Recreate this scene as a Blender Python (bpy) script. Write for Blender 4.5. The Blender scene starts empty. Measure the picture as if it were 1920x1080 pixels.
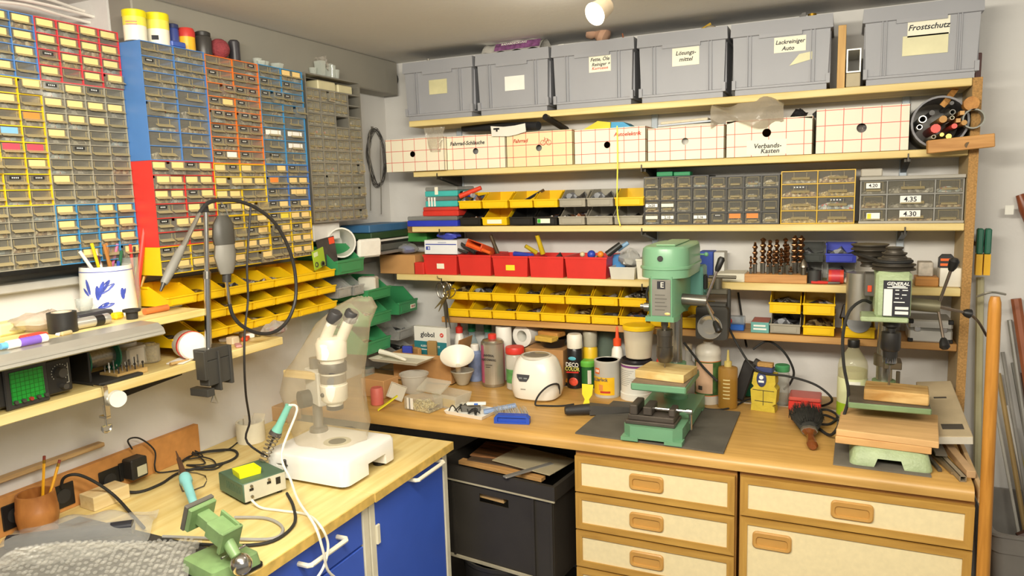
import bpy, bmesh, math, random
from mathutils import Vector, Matrix
random.seed(11)
R = math.radians
S = bpy.context.scene
COL = S.collection

# ---------------------------------------------------------------- camera
F_PX, YAW, PITCH, ROLL = 1354.5, -0.43267, -0.13529, -0.02927
CAM = Vector((1.9565, -2.888, 1.70))
_fw = Vector((math.sin(YAW) * math.cos(PITCH), math.cos(YAW) * math.cos(PITCH), math.sin(PITCH)))
_rt = Vector((math.cos(YAW), -math.sin(YAW), 0))
_up = _rt.cross(_fw)
RT = math.cos(ROLL) * _rt + math.sin(ROLL) * _up
UP = -math.sin(ROLL) * _rt + math.cos(ROLL) * _up
FW = _fw
cd = bpy.data.cameras.new('camera')
cd.sensor_width = 36
cd.lens = 36 * F_PX / 1920
cd.clip_start = 0.02
cam = bpy.data.objects.new('camera', cd)
COL.objects.link(cam)
m = Matrix((RT, UP, -FW)).transposed().to_4x4()
m.translation = CAM
cam.matrix_world = m
S.camera = cam

# ---------------------------------------------------------------- world, lights, exposure
w = bpy.data.worlds.new('world')
S.world = w
w.use_nodes = True
w.node_tree.nodes['Background'].inputs[0].default_value = (1.0, 0.95, 0.86, 1)
w.node_tree.nodes['Background'].inputs[1].default_value = 0.28
def light(name, kind, loc, power, color, target=None, **kw):
    l = bpy.data.lights.new(name, kind)
    l.energy = power
    l.color = color
    for k, v in kw.items():
        setattr(l, k, v)
    o = bpy.data.objects.new(name, l)
    COL.objects.link(o)
    o.location = loc
    if target is not None:
        o.rotation_euler = (Vector(target) - Vector(loc)).to_track_quat('-Z', 'Y').to_euler()
    return o
WARM = (1.0, 0.93, 0.79)
light('fluorescent_lamp_offscreen', 'AREA', (1.25, -2.35, 2.17), 42, WARM, (1.0, -1.0, 1.0), shape='RECTANGLE', size=1.2, size_y=0.16)
light('fluorescent_lamp_offscreen', 'AREA', (2.35, -2.75, 2.17), 27, WARM, (1.7, -0.4, 1.2), shape='RECTANGLE', size=1.2, size_y=0.16)
S.view_settings.view_transform = 'Standard'
S.view_settings.look = 'None'
S.view_settings.exposure = 0.12
S.view_settings.gamma = 1.0
S.view_settings.use_curve_mapping = False
S.cycles.transparent_max_bounces = 16

# ---------------------------------------------------------------- measuring: a picture point on a real plane
def ray(px, py):
    return (px - 960) / F_PX * RT - (py - 540) / F_PX * UP + FW
def Wp(px, py, ax, val):
    d = ray(px, py)
    return CAM + d * ((val - CAM[ax]) / d[ax])
def Wx(px, py, X): return Wp(px, py, 0, X)
def Wy(px, py, Y): return Wp(px, py, 1, Y)
def Wz(px, py, Z): return Wp(px, py, 2, Z)
def mpp(P): return (Vector(P) - CAM).dot(FW) / F_PX

# ---------------------------------------------------------------- materials
def lin(c):
    if isinstance(c, str):
        c = tuple(int(c[i:i + 2], 16) / 255 for i in (0, 2, 4))
    return tuple((v / 12.92 if v <= 0.04045 else ((v + 0.055) / 1.055) ** 2.4) for v in c[:3]) + (1,)
MATS = {}
def newmat(name):
    mt = bpy.data.materials.new(name)
    mt.use_nodes = True
    MATS[name] = mt
    nt = mt.node_tree
    return mt, nt, nt.nodes['Principled BSDF']
def M(col, r=0.45, metal=0, nv=0.10, ns=14, bump=0, bs=60, coat=0, sub=None):
    """plain coloured material with a little procedural unevenness"""
    key = 'm_%s_%s_%s_%s_%s_%s' % (col, r, metal, nv, ns, bump)
    if key in MATS: return MATS[key]
    mt, nt, b = newmat(key)
    b.inputs['Roughness'].default_value = r
    b.inputs['Metallic'].default_value = metal
    c = lin(col)
    tc = nt.nodes.new('ShaderNodeTexCoord')
    if nv:
        n = nt.nodes.new('ShaderNodeTexNoise'); n.inputs['Scale'].default_value = ns; n.inputs['Detail'].default_value = 5
        nt.links.new(tc.outputs['Object'], n.inputs['Vector'])
        rp = nt.nodes.new('ShaderNodeValToRGB')
        rp.color_ramp.elements[0].position = 0.3; rp.color_ramp.elements[1].position = 0.7
        rp.color_ramp.elements[0].color = tuple(v * (1 - nv) for v in c[:3]) + (1,)
        rp.color_ramp.elements[1].color = tuple(min(1, v * (1 + nv * 0.6)) for v in c[:3]) + (1,)
        nt.links.new(n.outputs['Fac'], rp.inputs['Fac'])
        nt.links.new(rp.outputs['Color'], b.inputs['Base Color'])
    else:
        b.inputs['Base Color'].default_value = c
    if bump:
        n2 = nt.nodes.new('ShaderNodeTexNoise'); n2.inputs['Scale'].default_value = bs; n2.inputs['Detail'].default_value = 6
        nt.links.new(tc.outputs['Object'], n2.inputs['Vector'])
        bp = nt.nodes.new('ShaderNodeBump'); bp.inputs['Strength'].default_value = bump; bp.inputs['Distance'].default_value = 0.01
        nt.links.new(n2.outputs['Fac'], bp.inputs['Height'])
        nt.links.new(bp.outputs['Normal'], b.inputs['Normal'])
    return mt
def wood(c1, c2, axis=0, r=0.5, sc=6, stretch=12, knots=False, blotch=0.0):
    key = 'wood_%s_%s_%s_%s_%s' % (c1, c2, axis, sc, blotch)
    if key in MATS: return MATS[key]
    mt, nt, b = newmat(key)
    b.inputs['Roughness'].default_value = r
    tc = nt.nodes.new('ShaderNodeTexCoord'); mp = nt.nodes.new('ShaderNodeMapping')
    s = [sc * stretch] * 3; s[axis] = sc
    mp.inputs['Scale'].default_value = s
    nt.links.new(tc.outputs['Object'], mp.inputs['Vector'])
    n = nt.nodes.new('ShaderNodeTexNoise'); n.inputs['Scale'].default_value = 1.0; n.inputs['Detail'].default_value = 7; n.inputs['Distortion'].default_value = 0.4
    nt.links.new(mp.outputs['Vector'], n.inputs['Vector'])
    rp = nt.nodes.new('ShaderNodeValToRGB')
    rp.color_ramp.elements[0].position = 0.32; rp.color_ramp.elements[0].color = lin(c2)
    rp.color_ramp.elements[1].position = 0.68; rp.color_ramp.elements[1].color = lin(c1)
    nt.links.new(n.outputs['Fac'], rp.inputs['Fac'])
    out = rp.outputs['Color']
    if blotch:
        n2 = nt.nodes.new('ShaderNodeTexNoise'); n2.inputs['Scale'].default_value = 5; n2.inputs['Detail'].default_value = 6
        nt.links.new(tc.outputs['Object'], n2.inputs['Vector'])
        r2 = nt.nodes.new('ShaderNodeValToRGB')
        r2.color_ramp.elements[0].position = 0.35; r2.color_ramp.elements[0].color = (1 - blotch, 1 - blotch, 1 - blotch * 1.1, 1)
        r2.color_ramp.elements[1].position = 0.6; r2.color_ramp.elements[1].color = (1, 1, 1, 1)
        nt.links.new(n2.outputs['Fac'], r2.inputs['Fac'])
        mx = nt.nodes.new('ShaderNodeMix'); mx.data_type = 'RGBA'; mx.blend_type = 'MULTIPLY'; mx.inputs[0].default_value = 1
        nt.links.new(out, mx.inputs[6]); nt.links.new(r2.outputs['Color'], mx.inputs[7]); out = mx.outputs[2]
    nt.links.new(out, b.inputs['Base Color'])
    return mt
def clear(col='e8e6dc', op=0.22, r=0.08, bump=0, bs=40):
    """clear or milky plastic: see-through with a glossy skin"""
    key = 'clear_%s_%s_%s_%s' % (col, op, r, bump)
    if key in MATS: return MATS[key]
    mt, nt, b = newmat(key)
    b.inputs['Base Color'].default_value = lin(col)
    b.inputs['Roughness'].default_value = r
    tr = nt.nodes.new('ShaderNodeBsdfTransparent')
    c = lin(col); tr.inputs['Color'].default_value = tuple(0.75 + 0.25 * v for v in c[:3]) + (1,)
    lw = nt.nodes.new('ShaderNodeLayerWeight'); lw.inputs['Blend'].default_value = 0.35
    ma = nt.nodes.new('ShaderNodeMath'); ma.operation = 'MULTIPLY_ADD'; ma.use_clamp = True
    ma.inputs[1].default_value = 0.3; ma.inputs[2].default_value = op
    nt.links.new(lw.outputs['Facing'], ma.inputs[0])
    mx = nt.nodes.new('ShaderNodeMixShader')
    nt.links.new(ma.outputs[0], mx.inputs[0]); nt.links.new(tr.outputs[0], mx.inputs[1]); nt.links.new(b.outputs[0], mx.inputs[2])
    nt.links.new(mx.outputs[0], nt.nodes['Material Output'].inputs['Surface'])
    if bump:
        tc = nt.nodes.new('ShaderNodeTexCoord')
        n2 = nt.nodes.new('ShaderNodeTexNoise'); n2.inputs['Scale'].default_value = bs; n2.inputs['Detail'].default_value = 4
        nt.links.new(tc.outputs['Object'], n2.inputs['Vector'])
        bp = nt.nodes.new('ShaderNodeBump'); bp.inputs['Strength'].default_value = bump; bp.inputs['Distance'].default_value = 0.01
        nt.links.new(n2.outputs['Fac'], bp.inputs['Height']); nt.links.new(bp.outputs['Normal'], b.inputs['Normal']); nt.links.new(bp.outputs['Normal'], lw.inputs['Normal'])
    return mt
def speck(cols, sc=120, r=0.45, metal=0.0):
    """a heap of small parts: voronoi cells in several colours"""
    key = 'speck_%s_%s' % ('_'.join(cols), sc)
    if key in MATS: return MATS[key]
    mt, nt, b = newmat(key)
    b.inputs['Roughness'].default_value = r; b.inputs['Metallic'].default_value = metal
    tc = nt.nodes.new('ShaderNodeTexCoord'); v = nt.nodes.new('ShaderNodeTexVoronoi'); v.inputs['Scale'].default_value = sc
    nt.links.new(tc.outputs['Object'], v.inputs['Vector'])
    sp = nt.nodes.new('ShaderNodeSeparateColor'); nt.links.new(v.outputs['Color'], sp.inputs[0])
    rp = nt.nodes.new('ShaderNodeValToRGB'); rp.color_ramp.interpolation = 'CONSTANT'
    e = rp.color_ramp.elements
    while len(e) < len(cols): e.new(0.5)
    for i, c in enumerate(cols):
        e[i].position = i / len(cols); e[i].color = lin(c)
    nt.links.new(sp.outputs[0], rp.inputs['Fac']); nt.links.new(rp.outputs['Color'], b.inputs['Base Color'])
    bp = nt.nodes.new('ShaderNodeBump'); bp.inputs['Strength'].default_value = 0.6; bp.inputs['Distance'].default_value = 0.004; bp.invert = True
    nt.links.new(v.outputs['Distance'], bp.inputs['Height']); nt.links.new(bp.outputs['Normal'], b.inputs['Normal'])
    return mt
CHROME = M('d2d0cb', 0.18, 1, 0.06); STEEL = M('9a968e', 0.35, 1, 0.15); DARKST = M('4a4640', 0.45, 0.6, 0.2)
BLACK = M('1c1b1a', 0.45); RUBBER = M('262523', 0.75); WHITE = M('f1efe6', 0.4, nv=0.04); CREAM = M('f2eccf', 0.5, nv=0.05)

# ---------------------------------------------------------------- mesh builder
class MB:
    def __init__(s):
        s.v = []; s.f = []; s.m = []; s.s = []; s.M = Matrix()
    def at(s, loc=(0, 0, 0), rx=0, ry=0, rz=0):
        s.M = Matrix.Translation(loc) @ Matrix.Rotation(R(rz), 4, 'Z') @ Matrix.Rotation(R(ry), 4, 'Y') @ Matrix.Rotation(R(rx), 4, 'X'); return s
    def add(s, vs, fs, mi=0, sm=False):
        b = len(s.v); s.v += [tuple(s.M @ Vector(v)) for v in vs]
        s.f += [tuple(b + i for i in f) for f in fs]; s.m += [mi] * len(fs); s.s += [sm] * len(fs); return s
    def box(s, x0, x1, y0, y1, z0, z1, b=0, mi=0):
        if b <= 0:
            return s.add([(x, y, z) for z in (z0, z1) for y in (y0, y1) for x in (x0, x1)],
                         [(0, 2, 3, 1), (4, 5, 7, 6), (0, 1, 5, 4), (2, 6, 7, 3), (0, 4, 6, 2), (1, 3, 7, 5)], mi)
        b = min(b, (x1 - x0) * .49, (y1 - y0) * .49, (z1 - z0) * .49)
        vs = []; ids = {}
        for i in (0, 1):
            for j in (0, 1):
                for k in (0, 1):
                    X = (x0, x1)[i]; Y = (y0, y1)[j]; Z = (z0, z1)[k]
                    dx = (b, -b)[i]; dy = (b, -b)[j]; dz = (b, -b)[k]
                    for a, p in enumerate(((X, Y + dy, Z + dz), (X + dx, Y, Z + dz), (X + dx, Y + dy, Z))):
                        ids[i, j, k, a] = len(vs); vs.append(p)
        fs = []
        for a in range(3):
            o = [q for q in range(3) if q != a]
            for e in (0, 1):
                q = []
                for (u, v) in ((0, 0), (1, 0), (1, 1), (0, 1)):
                    t = [0, 0, 0]; t[a] = e; t[o[0]] = u; t[o[1]] = v; q.append(ids[t[0], t[1], t[2], a])
                fs.append(tuple(q) if (e == 1) == (a != 1) else tuple(q[::-1]))
            for u in (0, 1):
                for v in (0, 1):
                    t0 = [0, 0, 0]; t0[o[0]] = u; t0[o[1]] = v; t1 = list(t0); t1[a] = 1
                    fs.append((ids[(*t0, o[0])], ids[(*t1, o[0])], ids[(*t1, o[1])], ids[(*t0, o[1])]))
        for i in (0, 1):
            for j in (0, 1):
                for k in (0, 1):
                    fs.append((ids[i, j, k, 0], ids[i, j, k, 1], ids[i, j, k, 2]))
        return s.add(vs, fs, mi)
    def lathe(s, prof, n=20, c=(0, 0, 0), mi=0, cap=True):
        vs = []; fs = []
        for (r, z) in prof:
            for i in range(n):
                a = 2 * math.pi * i / n; vs.append((c[0] + r * math.cos(a), c[1] + r * math.sin(a), c[2] + z))
        for j in range(len(prof) - 1):
            for i in range(n):
                k = (i + 1) % n; fs.append((j * n + i, j * n + k, (j + 1) * n + k, (j + 1) * n + i))
        if cap:
            if prof[0][0] > 1e-6: fs.append(tuple(range(n))[::-1])
            if prof[-1][0] > 1e-6: fs.append(tuple((len(prof) - 1) * n + i for i in range(n)))
        return s.add(vs, fs, mi, True)
    def cyl(s, p0, p1, r0, r1=None, n=14, mi=0, prof=None):
        """cylinder / cone between two points; prof = [(t, radius)...] for a turned shape"""
        p0 = Vector(p0); p1 = Vector(p1); d = p1 - p0; L = d.length
        if r1 is None: r1 = r0
        K = s.M; s.M = K @ Matrix.Translation(p0) @ d.to_track_quat('Z', 'Y').to_matrix().to_4x4()
        s.lathe([(r, t * L) for (t, r) in prof] if prof else [(r0, 0), (r1, L)], n, mi=mi); s.M = K; return s
    def tube(s, pts, r, n=7, mi=0, smooth=4, closed=False):
        P = [Vector(p) for p in pts]
        if smooth and len(P) > 2:
            Q = []; N = len(P)
            for i in range(N if closed else N - 1):
                g = lambda k: P[k % N] if closed else P[max(0, min(N - 1, k))]
                a, b, c, d = g(i - 1), g(i), g(i + 1), g(i + 2)
                for q in range(smooth):
                    t = q / smooth
                    Q.append(0.5 * ((2 * b) + (c - a) * t + (2 * a - 5 * b + 4 * c - d) * t * t + (3 * b - a - 3 * c + d) * t ** 3))
            if not closed: Q.append(P[-1])
            P = Q
        N = len(P); vs = []; fs = []
        up = Vector((0.13, 0.31, 0.94)); prev = None
        for i in range(N):
            t = (P[(i + 1) % N] - P[i - 1]) if closed else (P[min(N - 1, i + 1)] - P[max(0, i - 1)])
            if t.length < 1e-9: t = Vector((0, 0, 1))
            t.normalize()
            a = (up if prev is None else prev); a = a - t * a.dot(t)
            if a.length < 1e-4: a = t.orthogonal()
            a.normalize(); prev = a; bb = t.cross(a)
            rr = r if not callable(r) else r(i / max(1, N - 1))
            for k in range(n):
                an = 2 * math.pi * k / n; vs.append(P[i] + (a * math.cos(an) + bb * math.sin(an)) * rr)
        for i in range(N if closed else N - 1):
            j = (i + 1) % N
            for k in range(n):
                l = (k + 1) % n; fs.append((i * n + k, i * n + l, j * n + l, j * n + k))
        if not closed:
            fs.append(tuple(range(n))[::-1]); fs.append(tuple((N - 1) * n + k for k in range(n)))
        return s.add(vs, fs, mi, True)
    def prism(s, poly, a, b, axis='y', mi=0):
        """extrude a 2D outline: axis y -> (x,z), z -> (x,y), x -> (y,z)"""
        n = len(poly)
        def p3(u, v, w): return {'y': (u, w, v), 'z': (u, v, w), 'x': (w, u, v)}[axis]
        vs = [p3(u, v, a) for u, v in poly] + [p3(u, v, b) for u, v in poly]
        fs = [tuple(range(n)), tuple(range(n, 2 * n))[::-1]] + [(i, i + n, (i + 1) % n + n, (i + 1) % n) for i in range(n)]
        if axis == 'z': fs = [f[::-1] for f in fs]
        return s.add(vs, fs, mi)
    def sph(s, c, r, n=12, mi=0, sc=(1, 1, 1)):
        h = max(4, n // 2); vs = [(c[0], c[1], c[2] - r * sc[2])]; fs = []
        for j in range(1, h):
            p = math.pi * j / h
            for i in range(n):
                a = 2 * math.pi * i / n
                vs.append((c[0] + r * sc[0] * math.sin(p) * math.cos(a), c[1] + r * sc[1] * math.sin(p) * math.sin(a), c[2] - r * sc[2] * math.cos(p)))
        vs.append((c[0], c[1], c[2] + r * sc[2])); T = len(vs) - 1
        for i in range(n):
            k = (i + 1) % n; fs.append((0, 1 + k, 1 + i)); fs.append((T, 1 + (h - 2) * n + i, 1 + (h - 2) * n + k))
            for j in range(h - 2):
                fs.append((1 + j * n + i, 1 + j * n + k, 1 + (j + 1) * n + k, 1 + (j + 1) * n + i))
        return s.add(vs, fs, mi, True)
    def ring(s, x, z, y, r, n=12, mi=0):  # thin disc facing -y
        return s.add([(x + r * math.cos(2 * math.pi * i / n), y, z + r * math.sin(2 * math.pi * i / n)) for i in range(n)], [tuple(range(n))], mi)
    def loft(s, rings, mi=0, cap=True, sm=True):
        """rings: lists of equally many points"""
        n = len(rings[0]); vs = [p for r_ in rings for p in r_]; fs = []
        for j in range(len(rings) - 1):
            for i in range(n):
                k = (i + 1) % n; fs.append((j * n + i, j * n + k, (j + 1) * n + k, (j + 1) * n + i))
        if cap: fs.append(tuple(range(n))[::-1]); fs.append(tuple((len(rings) - 1) * n + i for i in range(n)))
        return s.add(vs, fs, mi, sm)
    def sheet(s, fn, nu, nv, mi=0):
        vs = [fn(i / nu, j / nv) for j in range(nv + 1) for i in range(nu + 1)]
        fs = [(j * (nu + 1) + i, j * (nu + 1) + i + 1, (j + 1) * (nu + 1) + i + 1, (j + 1) * (nu + 1) + i) for j in range(nv) for i in range(nu)]
        return s.add(vs, fs, mi, True)
    def mesh(s, name, mats, ang=38):
        me = bpy.data.meshes.new(name); me.from_pydata(s.v, [], s.f)
        for q in (mats if isinstance(mats, (list, tuple)) else [mats]): me.materials.append(q)
        me.polygons.foreach_set('material_index', s.m); me.polygons.foreach_set('use_smooth', [True] * len(s.f) if any(s.s) else s.s)
        me.update()
        if any(s.s): me.set_sharp_from_angle(angle=R(ang))
        return me
    def obj(s, name, mats, parent=None, loc=None, rz=0):
        return link(name, s.mesh(name, mats), parent, loc, rz)
def link(name, me, parent=None, loc=None, rz=0):
    o = bpy.data.objects.new(name, me); COL.objects.link(o)
    if parent is not None: o.parent = parent
    if loc is not None: o.location = loc
    if rz: o.rotation_euler = (0, 0, R(rz))
    return o
def carve(o, cutter):
    """cut a real opening into a part"""
    mats = list(o.data.materials)
    c = link('cutter', cutter.mesh('cutter', mats[:1]), o.parent)
    for me in (o.data, c.data):
        bm = bmesh.new(); bm.from_mesh(me); bmesh.ops.remove_doubles(bm, verts=bm.verts, dist=1e-6); bmesh.ops.recalc_face_normals(bm, faces=bm.faces); bm.to_mesh(me); bm.free()
    md = o.modifiers.new('cut', 'BOOLEAN'); md.object = c; md.operation = 'DIFFERENCE'; md.solver = 'EXACT'
    new = bpy.data.meshes.new_from_object(o.evaluated_get(bpy.context.evaluated_depsgraph_get()))
    o.modifiers.clear(); o.data = new; new.set_sharp_from_angle(angle=R(38))
    bpy.data.objects.remove(c)
def tag(o, label, cat, group=None, kind=None):
    o['label'] = label; o['category'] = cat
    if group: o['group'] = group
    if kind: o['kind'] = kind
    return o
def thing(name, label, cat, loc=(0, 0, 0), rz=0, group=None):
    o = link(name, None, None, loc, rz); return tag(o, label, cat, group)
def struct(o, label=None):
    o['kind'] = 'structure'
    if label: o['label'] = label
    return o
def solo(mb, name, mats, label, cat, loc=(0, 0, 0), rz=0, group=None):
    return tag(mb.obj(name, mats, None, loc, rz), label, cat, group)
def copytree(o, parent=None):
    c = o.copy(); COL.objects.link(c); c.parent = parent
    for ch in list(o.children): copytree(ch, c)
    return c
TEXTS = []
def text(parent, name, body, size, mat, loc, rx=90, rz=0, ry=0, align='CENTER', shear=0, ext=0.0002, sx=1.0):
    cu = bpy.data.curves.new(name, 'FONT'); cu.body = body; cu.size = size; cu.extrude = ext; cu.shear = shear; cu.offset = .018 * size
    cu.align_x = align; cu.align_y = 'CENTER'; cu.resolution_u = 2
    cu.materials.append(mat)
    o = bpy.data.objects.new(name, cu); COL.objects.link(o); o.parent = parent
    o.location = loc; o.rotation_euler = (R(rx), R(ry), R(rz)); o.scale = (sx, 1, 1)
    TEXTS.append(o); return o
def bar(parent, x, y, z, w, h, mat):
    """a line of print too small to read"""
    return MB().box(x - w / 2, x + w / 2, y - .0003, y + .0003, z - h / 2, z + h / 2).obj('print_line', mat, parent)
INK = M('23222a', 0.7, nv=0); INKRED = M('c8402f', 0.7, nv=0); PAPER = M('f3efd9', 0.7, nv=0.04); BEIGE = M('f0d491', 0.6, nv=0.05)
# ================================================================ the room
CEIL = 2.285
WALLW = M('dcdad6', 0.85, nv=0.06, ns=3, bump=0.12, bs=35)
WALLB = WALLW
struct(MB().box(-0.30, 4.2, -4.6, 0.12, -0.06, 0).obj('floor', M('8b8780', 0.8, nv=0.15, ns=4)))
struct(MB().box(-0.30, 4.2, -4.6, 0.12, CEIL, CEIL + 0.06).obj('ceiling', M('dcdad6', 0.9, nv=0.04, ns=2, bump=0.08)))
struct(MB().box(-0.30, 4.2, 0, 0.12, 0, CEIL).obj('wall_back', WALLB))
wl = MB().box(-0.30, 0, -1.387, 0, 0, CEIL).box(-0.30, 0, -4.6, -1.387, 0, 1.475).box(-0.30, -0.21, -4.6, -1.387, 1.475, CEIL)
struct(wl.obj('wall_left', WALLW))
struct(MB().box(-0.21, 0.035, -2.9, -1.388, 1.475, 1.497, .003).obj('trim_1', M('b9b6ae', 0.6)), 'grey sill of the wall niche under the drawer units')
# lamp fixtures that light the room, above and behind the viewpoint
for lx, ly in ((1.25, -2.35), (2.35, -2.75)):
    t = thing('ceiling_light', 'white fluorescent batten lamp on the ceiling %s' % ('facing the desk' if lx < 2 else 'facing the kitchen cabinets'), 'lamp', (lx, ly, CEIL), 0, 'fluorescent ceiling lamps')
    MB().box(-0.62, 0.62, -0.05, 0.05, -0.06, 0, .006).obj('lamp_body', WHITE, t)
    MB().cyl((-0.6, 0, -0.074), (0.6, 0, -0.074), 0.013).obj('tube', M('fbf6e6', 0.3, nv=0), t)
# grey duct below the ceiling
d = thing('ceiling_duct', 'grey rectangular duct running along the left wall under the ceiling', 'duct', (0, 0, 2.14))
MB().box(0.0, 0.097, -1.383, -0.032, 0, CEIL - 2.141, .004).obj('casing', M('8f8b80', 0.6, nv=0.08, ns=3), d)
MB().cyl((0.05, -0.031, 0.075), (0.05, -0.008, 0.075), 0.036, n=18).obj('end_fitting', BLACK, d)

# ---------------------------------------------------------------- wall shelves
PINE = wood('ecd99a', 'd8bb72', 0, 0.55, 2.2, 16)
PINE_Y = wood('ecd99a', 'd8bb72', 1, 0.55, 2.2, 16)
BROWNW = wood('c99a5c', 'ad7c42', 0, 0.5, 3, 14)
SHELVES = {1: (0.262, 2.302, 2.000, .024), 2: (0.272, 2.302, 1.789, .024), 3: (0.252, 2.302, 1.553, .023), 4: (0.16, 2.302, 1.345, .026), 5: (0.372, 2.302, 1.160, .024)}
words = {1: 'topmost pine wall shelf carrying the grey plastic boxes', 2: 'pine wall shelf carrying the red-gridded cartons', 3: 'pine wall shelf carrying the small-parts drawer blocks',
         4: 'pine wall shelf carrying the red bins and twist drills', 5: 'lowest brown wall shelf carrying yellow bins above the counter'}
for k, (x0, x1, zt, th) in SHELVES.items():
    d = 0.215 if k < 5 else 0.2
    solo(MB().box(0, x1 - x0, -d, -0.002, -th, 0, .002), 'wall_shelf', BROWNW if k == 5 else PINE, words[k], 'shelf', (x0, 0, zt))
CHIP = M('b58a50', 0.8, nv=0.35, ns=180, bump=0.3, bs=200)
t = thing('shelf_side_panel', 'tall beige chipboard side panel closing the right end of the shelves', 'panel', (2.303, 0, 0.9))
MB().box(0, 0.026, -0.212, -0.002, 0, 1.10, .001).obj('board', M('c9b184', 0.6, nv=0.08, ns=6), t)
MB().box(0, 0.026, -0.2165, -0.212, 0, 1.10).obj('edge', CHIP, t)
GAL = M('b9c4cf', 0.5, 0.1)
for i, px in enumerate((868, 1228, 1688)):
    x = Wy(px, 440, -0.01).x
    solo(MB().box(-.012, .012, -0.014, -0.001, 0, 0.92, .002), 'shelf_rail', GAL, ['pale metal slotted rail on the wall behind the left end of the shelves', 'pale metal slotted rail on the wall behind the middle of the shelves', 'pale metal slotted rail on the wall near the chipboard side panel'][i], 'rail', (x, 0, 1.12))
    for k, wd in ((2, 'red-gridded carton shelf'), (3, 'drawer block shelf'), (4, 'red bin shelf')):
        zt, th = SHELVES[k][2:]
        z = zt - th - 0.001
        b = MB().prism([(-0.014, 0), (-0.19, 0), (-0.19, -0.012), (-0.014, -0.045)], -.009, .009, 'x').prism([(-.217, 0), (-.217, .014), (-.22, .014), (-.22, -.012), (-.18, -.012), (-.18, 0)], -.002, .002, 'x')
        solo(b, 'shelf_bracket', DARKST, 'dark steel bracket under the %s on the %s rail' % (wd, ('left', 'middle', 'right')[i]), 'bracket', (x + .0, 0, z), 0, 'shelf brackets')

# ---------------------------------------------------------------- kitchen counter
OAK = wood('cda25c', 'b68c48', 0, 0.38, 3, 14, blotch=.12)
CT = 0.90
prof = [(-0.205, 0), (-0.752, 0), (-0.767, -.004), (-0.7755, -.013), (-0.778, -.022), (-.777, -.038), (-0.205, -.038)]
c = MB(); n = len(prof)
c.add([(0, y, z) for y, z in prof] + [(2.283, y, z) for y, z in prof], [(i, i + n, (i + 1) % n + n, (i + 1) % n) for i in range(n)] + [tuple(range(n))[::-1], tuple(range(n, 2 * n))], 0, True)
t = thing('worktop', 'worn oak-look counter top with rounded front edge under the shelves', 'worktop', (0.002, 0, CT))
c.obj('top', OAK, t)
MB().box(0, 2.283, -0.205, -0.198, -.03, .002).obj('edge_strip', M('b9b5ab', .35, .8), t)
MB().box(0, 2.283, -0.198, -0.001, -.03, -.006).obj('filler_board', M('b89a68', 0.7, nv=.2), t)
MB().box(2.292, 2.303, -.777, -.22, -.04, .0, .001).obj('end_plank', wood('d9b98a', 'c29d6a', 1), t)
FRAME_H = wood('c09548', 'a87d38', 0, 0.4, 5, 12); FRAME_V = wood('c09548', 'a87d38', 2, 0.4, 5, 12)
LINEN = M('e6d5a8', 0.65, nv=0.05, ns=70)
GRIP = M('c2924c', 0.35, nv=0.1)
def rrect(w, h, r, y, cx=0, cz=0, k=4):
    P = []
    for (sx, sz, a0) in ((1, 1, 0), (-1, 1, 90), (-1, -1, 180), (1, -1, 270)):
        for i in range(k + 1):
            a = R(a0 + 90 * i / k); P.append((cx + sx * (w / 2 - r) + r * math.cos(a), y, cz + sz * (h / 2 - r) + r * math.sin(a)))
    return P
def grip(w=.108, h=.052):
    b = MB(); b.loft([rrect(w, h, .012, .001), rrect(w, h, .012, -.004), rrect(w - .006, h - .006, .011, -.007), rrect(w - .02, h - .024, .009, -.006, 0, -.003), rrect(w - .024, h - .028, .008, -.001, 0, -.004)], cap=False)
    b.add(rrect(w - .024, h - .028, .008, -.001, 0, -.004), [tuple(range(20))]); return b
GRIPME = grip().mesh('handle', GRIP)
def front(cab, kind, x0, x1, z0, z1, gx=None, gz=None):
    fw = .021; w = x1 - x0; h = z1 - z0
    o = link(kind, None, cab, (x0, -.018, z0))
    b = MB()
    for (p, q) in (([(0, 0), (w, 0), (w - fw, fw), (fw, fw)], 0), ([(fw, h - fw), (w - fw, h - fw), (w, h), (0, h)], 0), ([(0, 0), (fw, fw), (fw, h - fw), (0, h)], 1), ([(w - fw, fw), (w, 0), (w, h), (w - fw, h - fw)], 1)):
        b.prism(p, 0, .018, 'y', q)
    me = b.mesh(kind, [FRAME_H, FRAME_V]); o.data if False else None
    COL.objects.unlink(o); bpy.data.objects.remove(o)
    o = link(kind, me, cab, (x0, -.018, z0))
    MB().box(fw, w - fw, .005, .018, fw, h - fw).obj('panel', LINEN, o)
    link('handle', GRIPME, o, (gx - x0 if gx is not None else w / 2 - .01, .004, gz - z0 if gz is not None else h / 2))
YF = -0.757
def cabinet(x0, x1, label):
    t = thing('base_cabinet', label, 'cabinet', (0, YF, 0))
    FB = M('a5763a', .5, nv=.12)
    MB().box(x0, x1, 0.0, .52, .08, .858).obj('body', FB, t)
    MB().box(x0 + .02, x1 - .02, 0.05, .5, 0, .08).obj('plinth', M('4a3a2a', .7), t)
    return t
u = cabinet(1.184, 1.690, 'oak framed kitchen cabinet with four stacked drawers')
for z0, z1 in ((.722, .842), (.594, .716), (.464, .588), (.30, .458)): front(u, 'drawer', 1.186, 1.686, z0, z1, 1.42)
u = cabinet(1.698, 2.290, 'oak framed kitchen cabinet with one drawer over a door')
za = Wy(1390, 968, YF - .018).z; zb = Wy(1833, 947, YF - .018).z
front(u, 'drawer', 1.702, 2.288, za + .004, .846, 2.0)
front(u, 'door', 1.702, 2.288, .10, za - .002, Wy(1447, 1017, YF - .018).x, Wy(1447, 1017, YF - .018).z)

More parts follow.
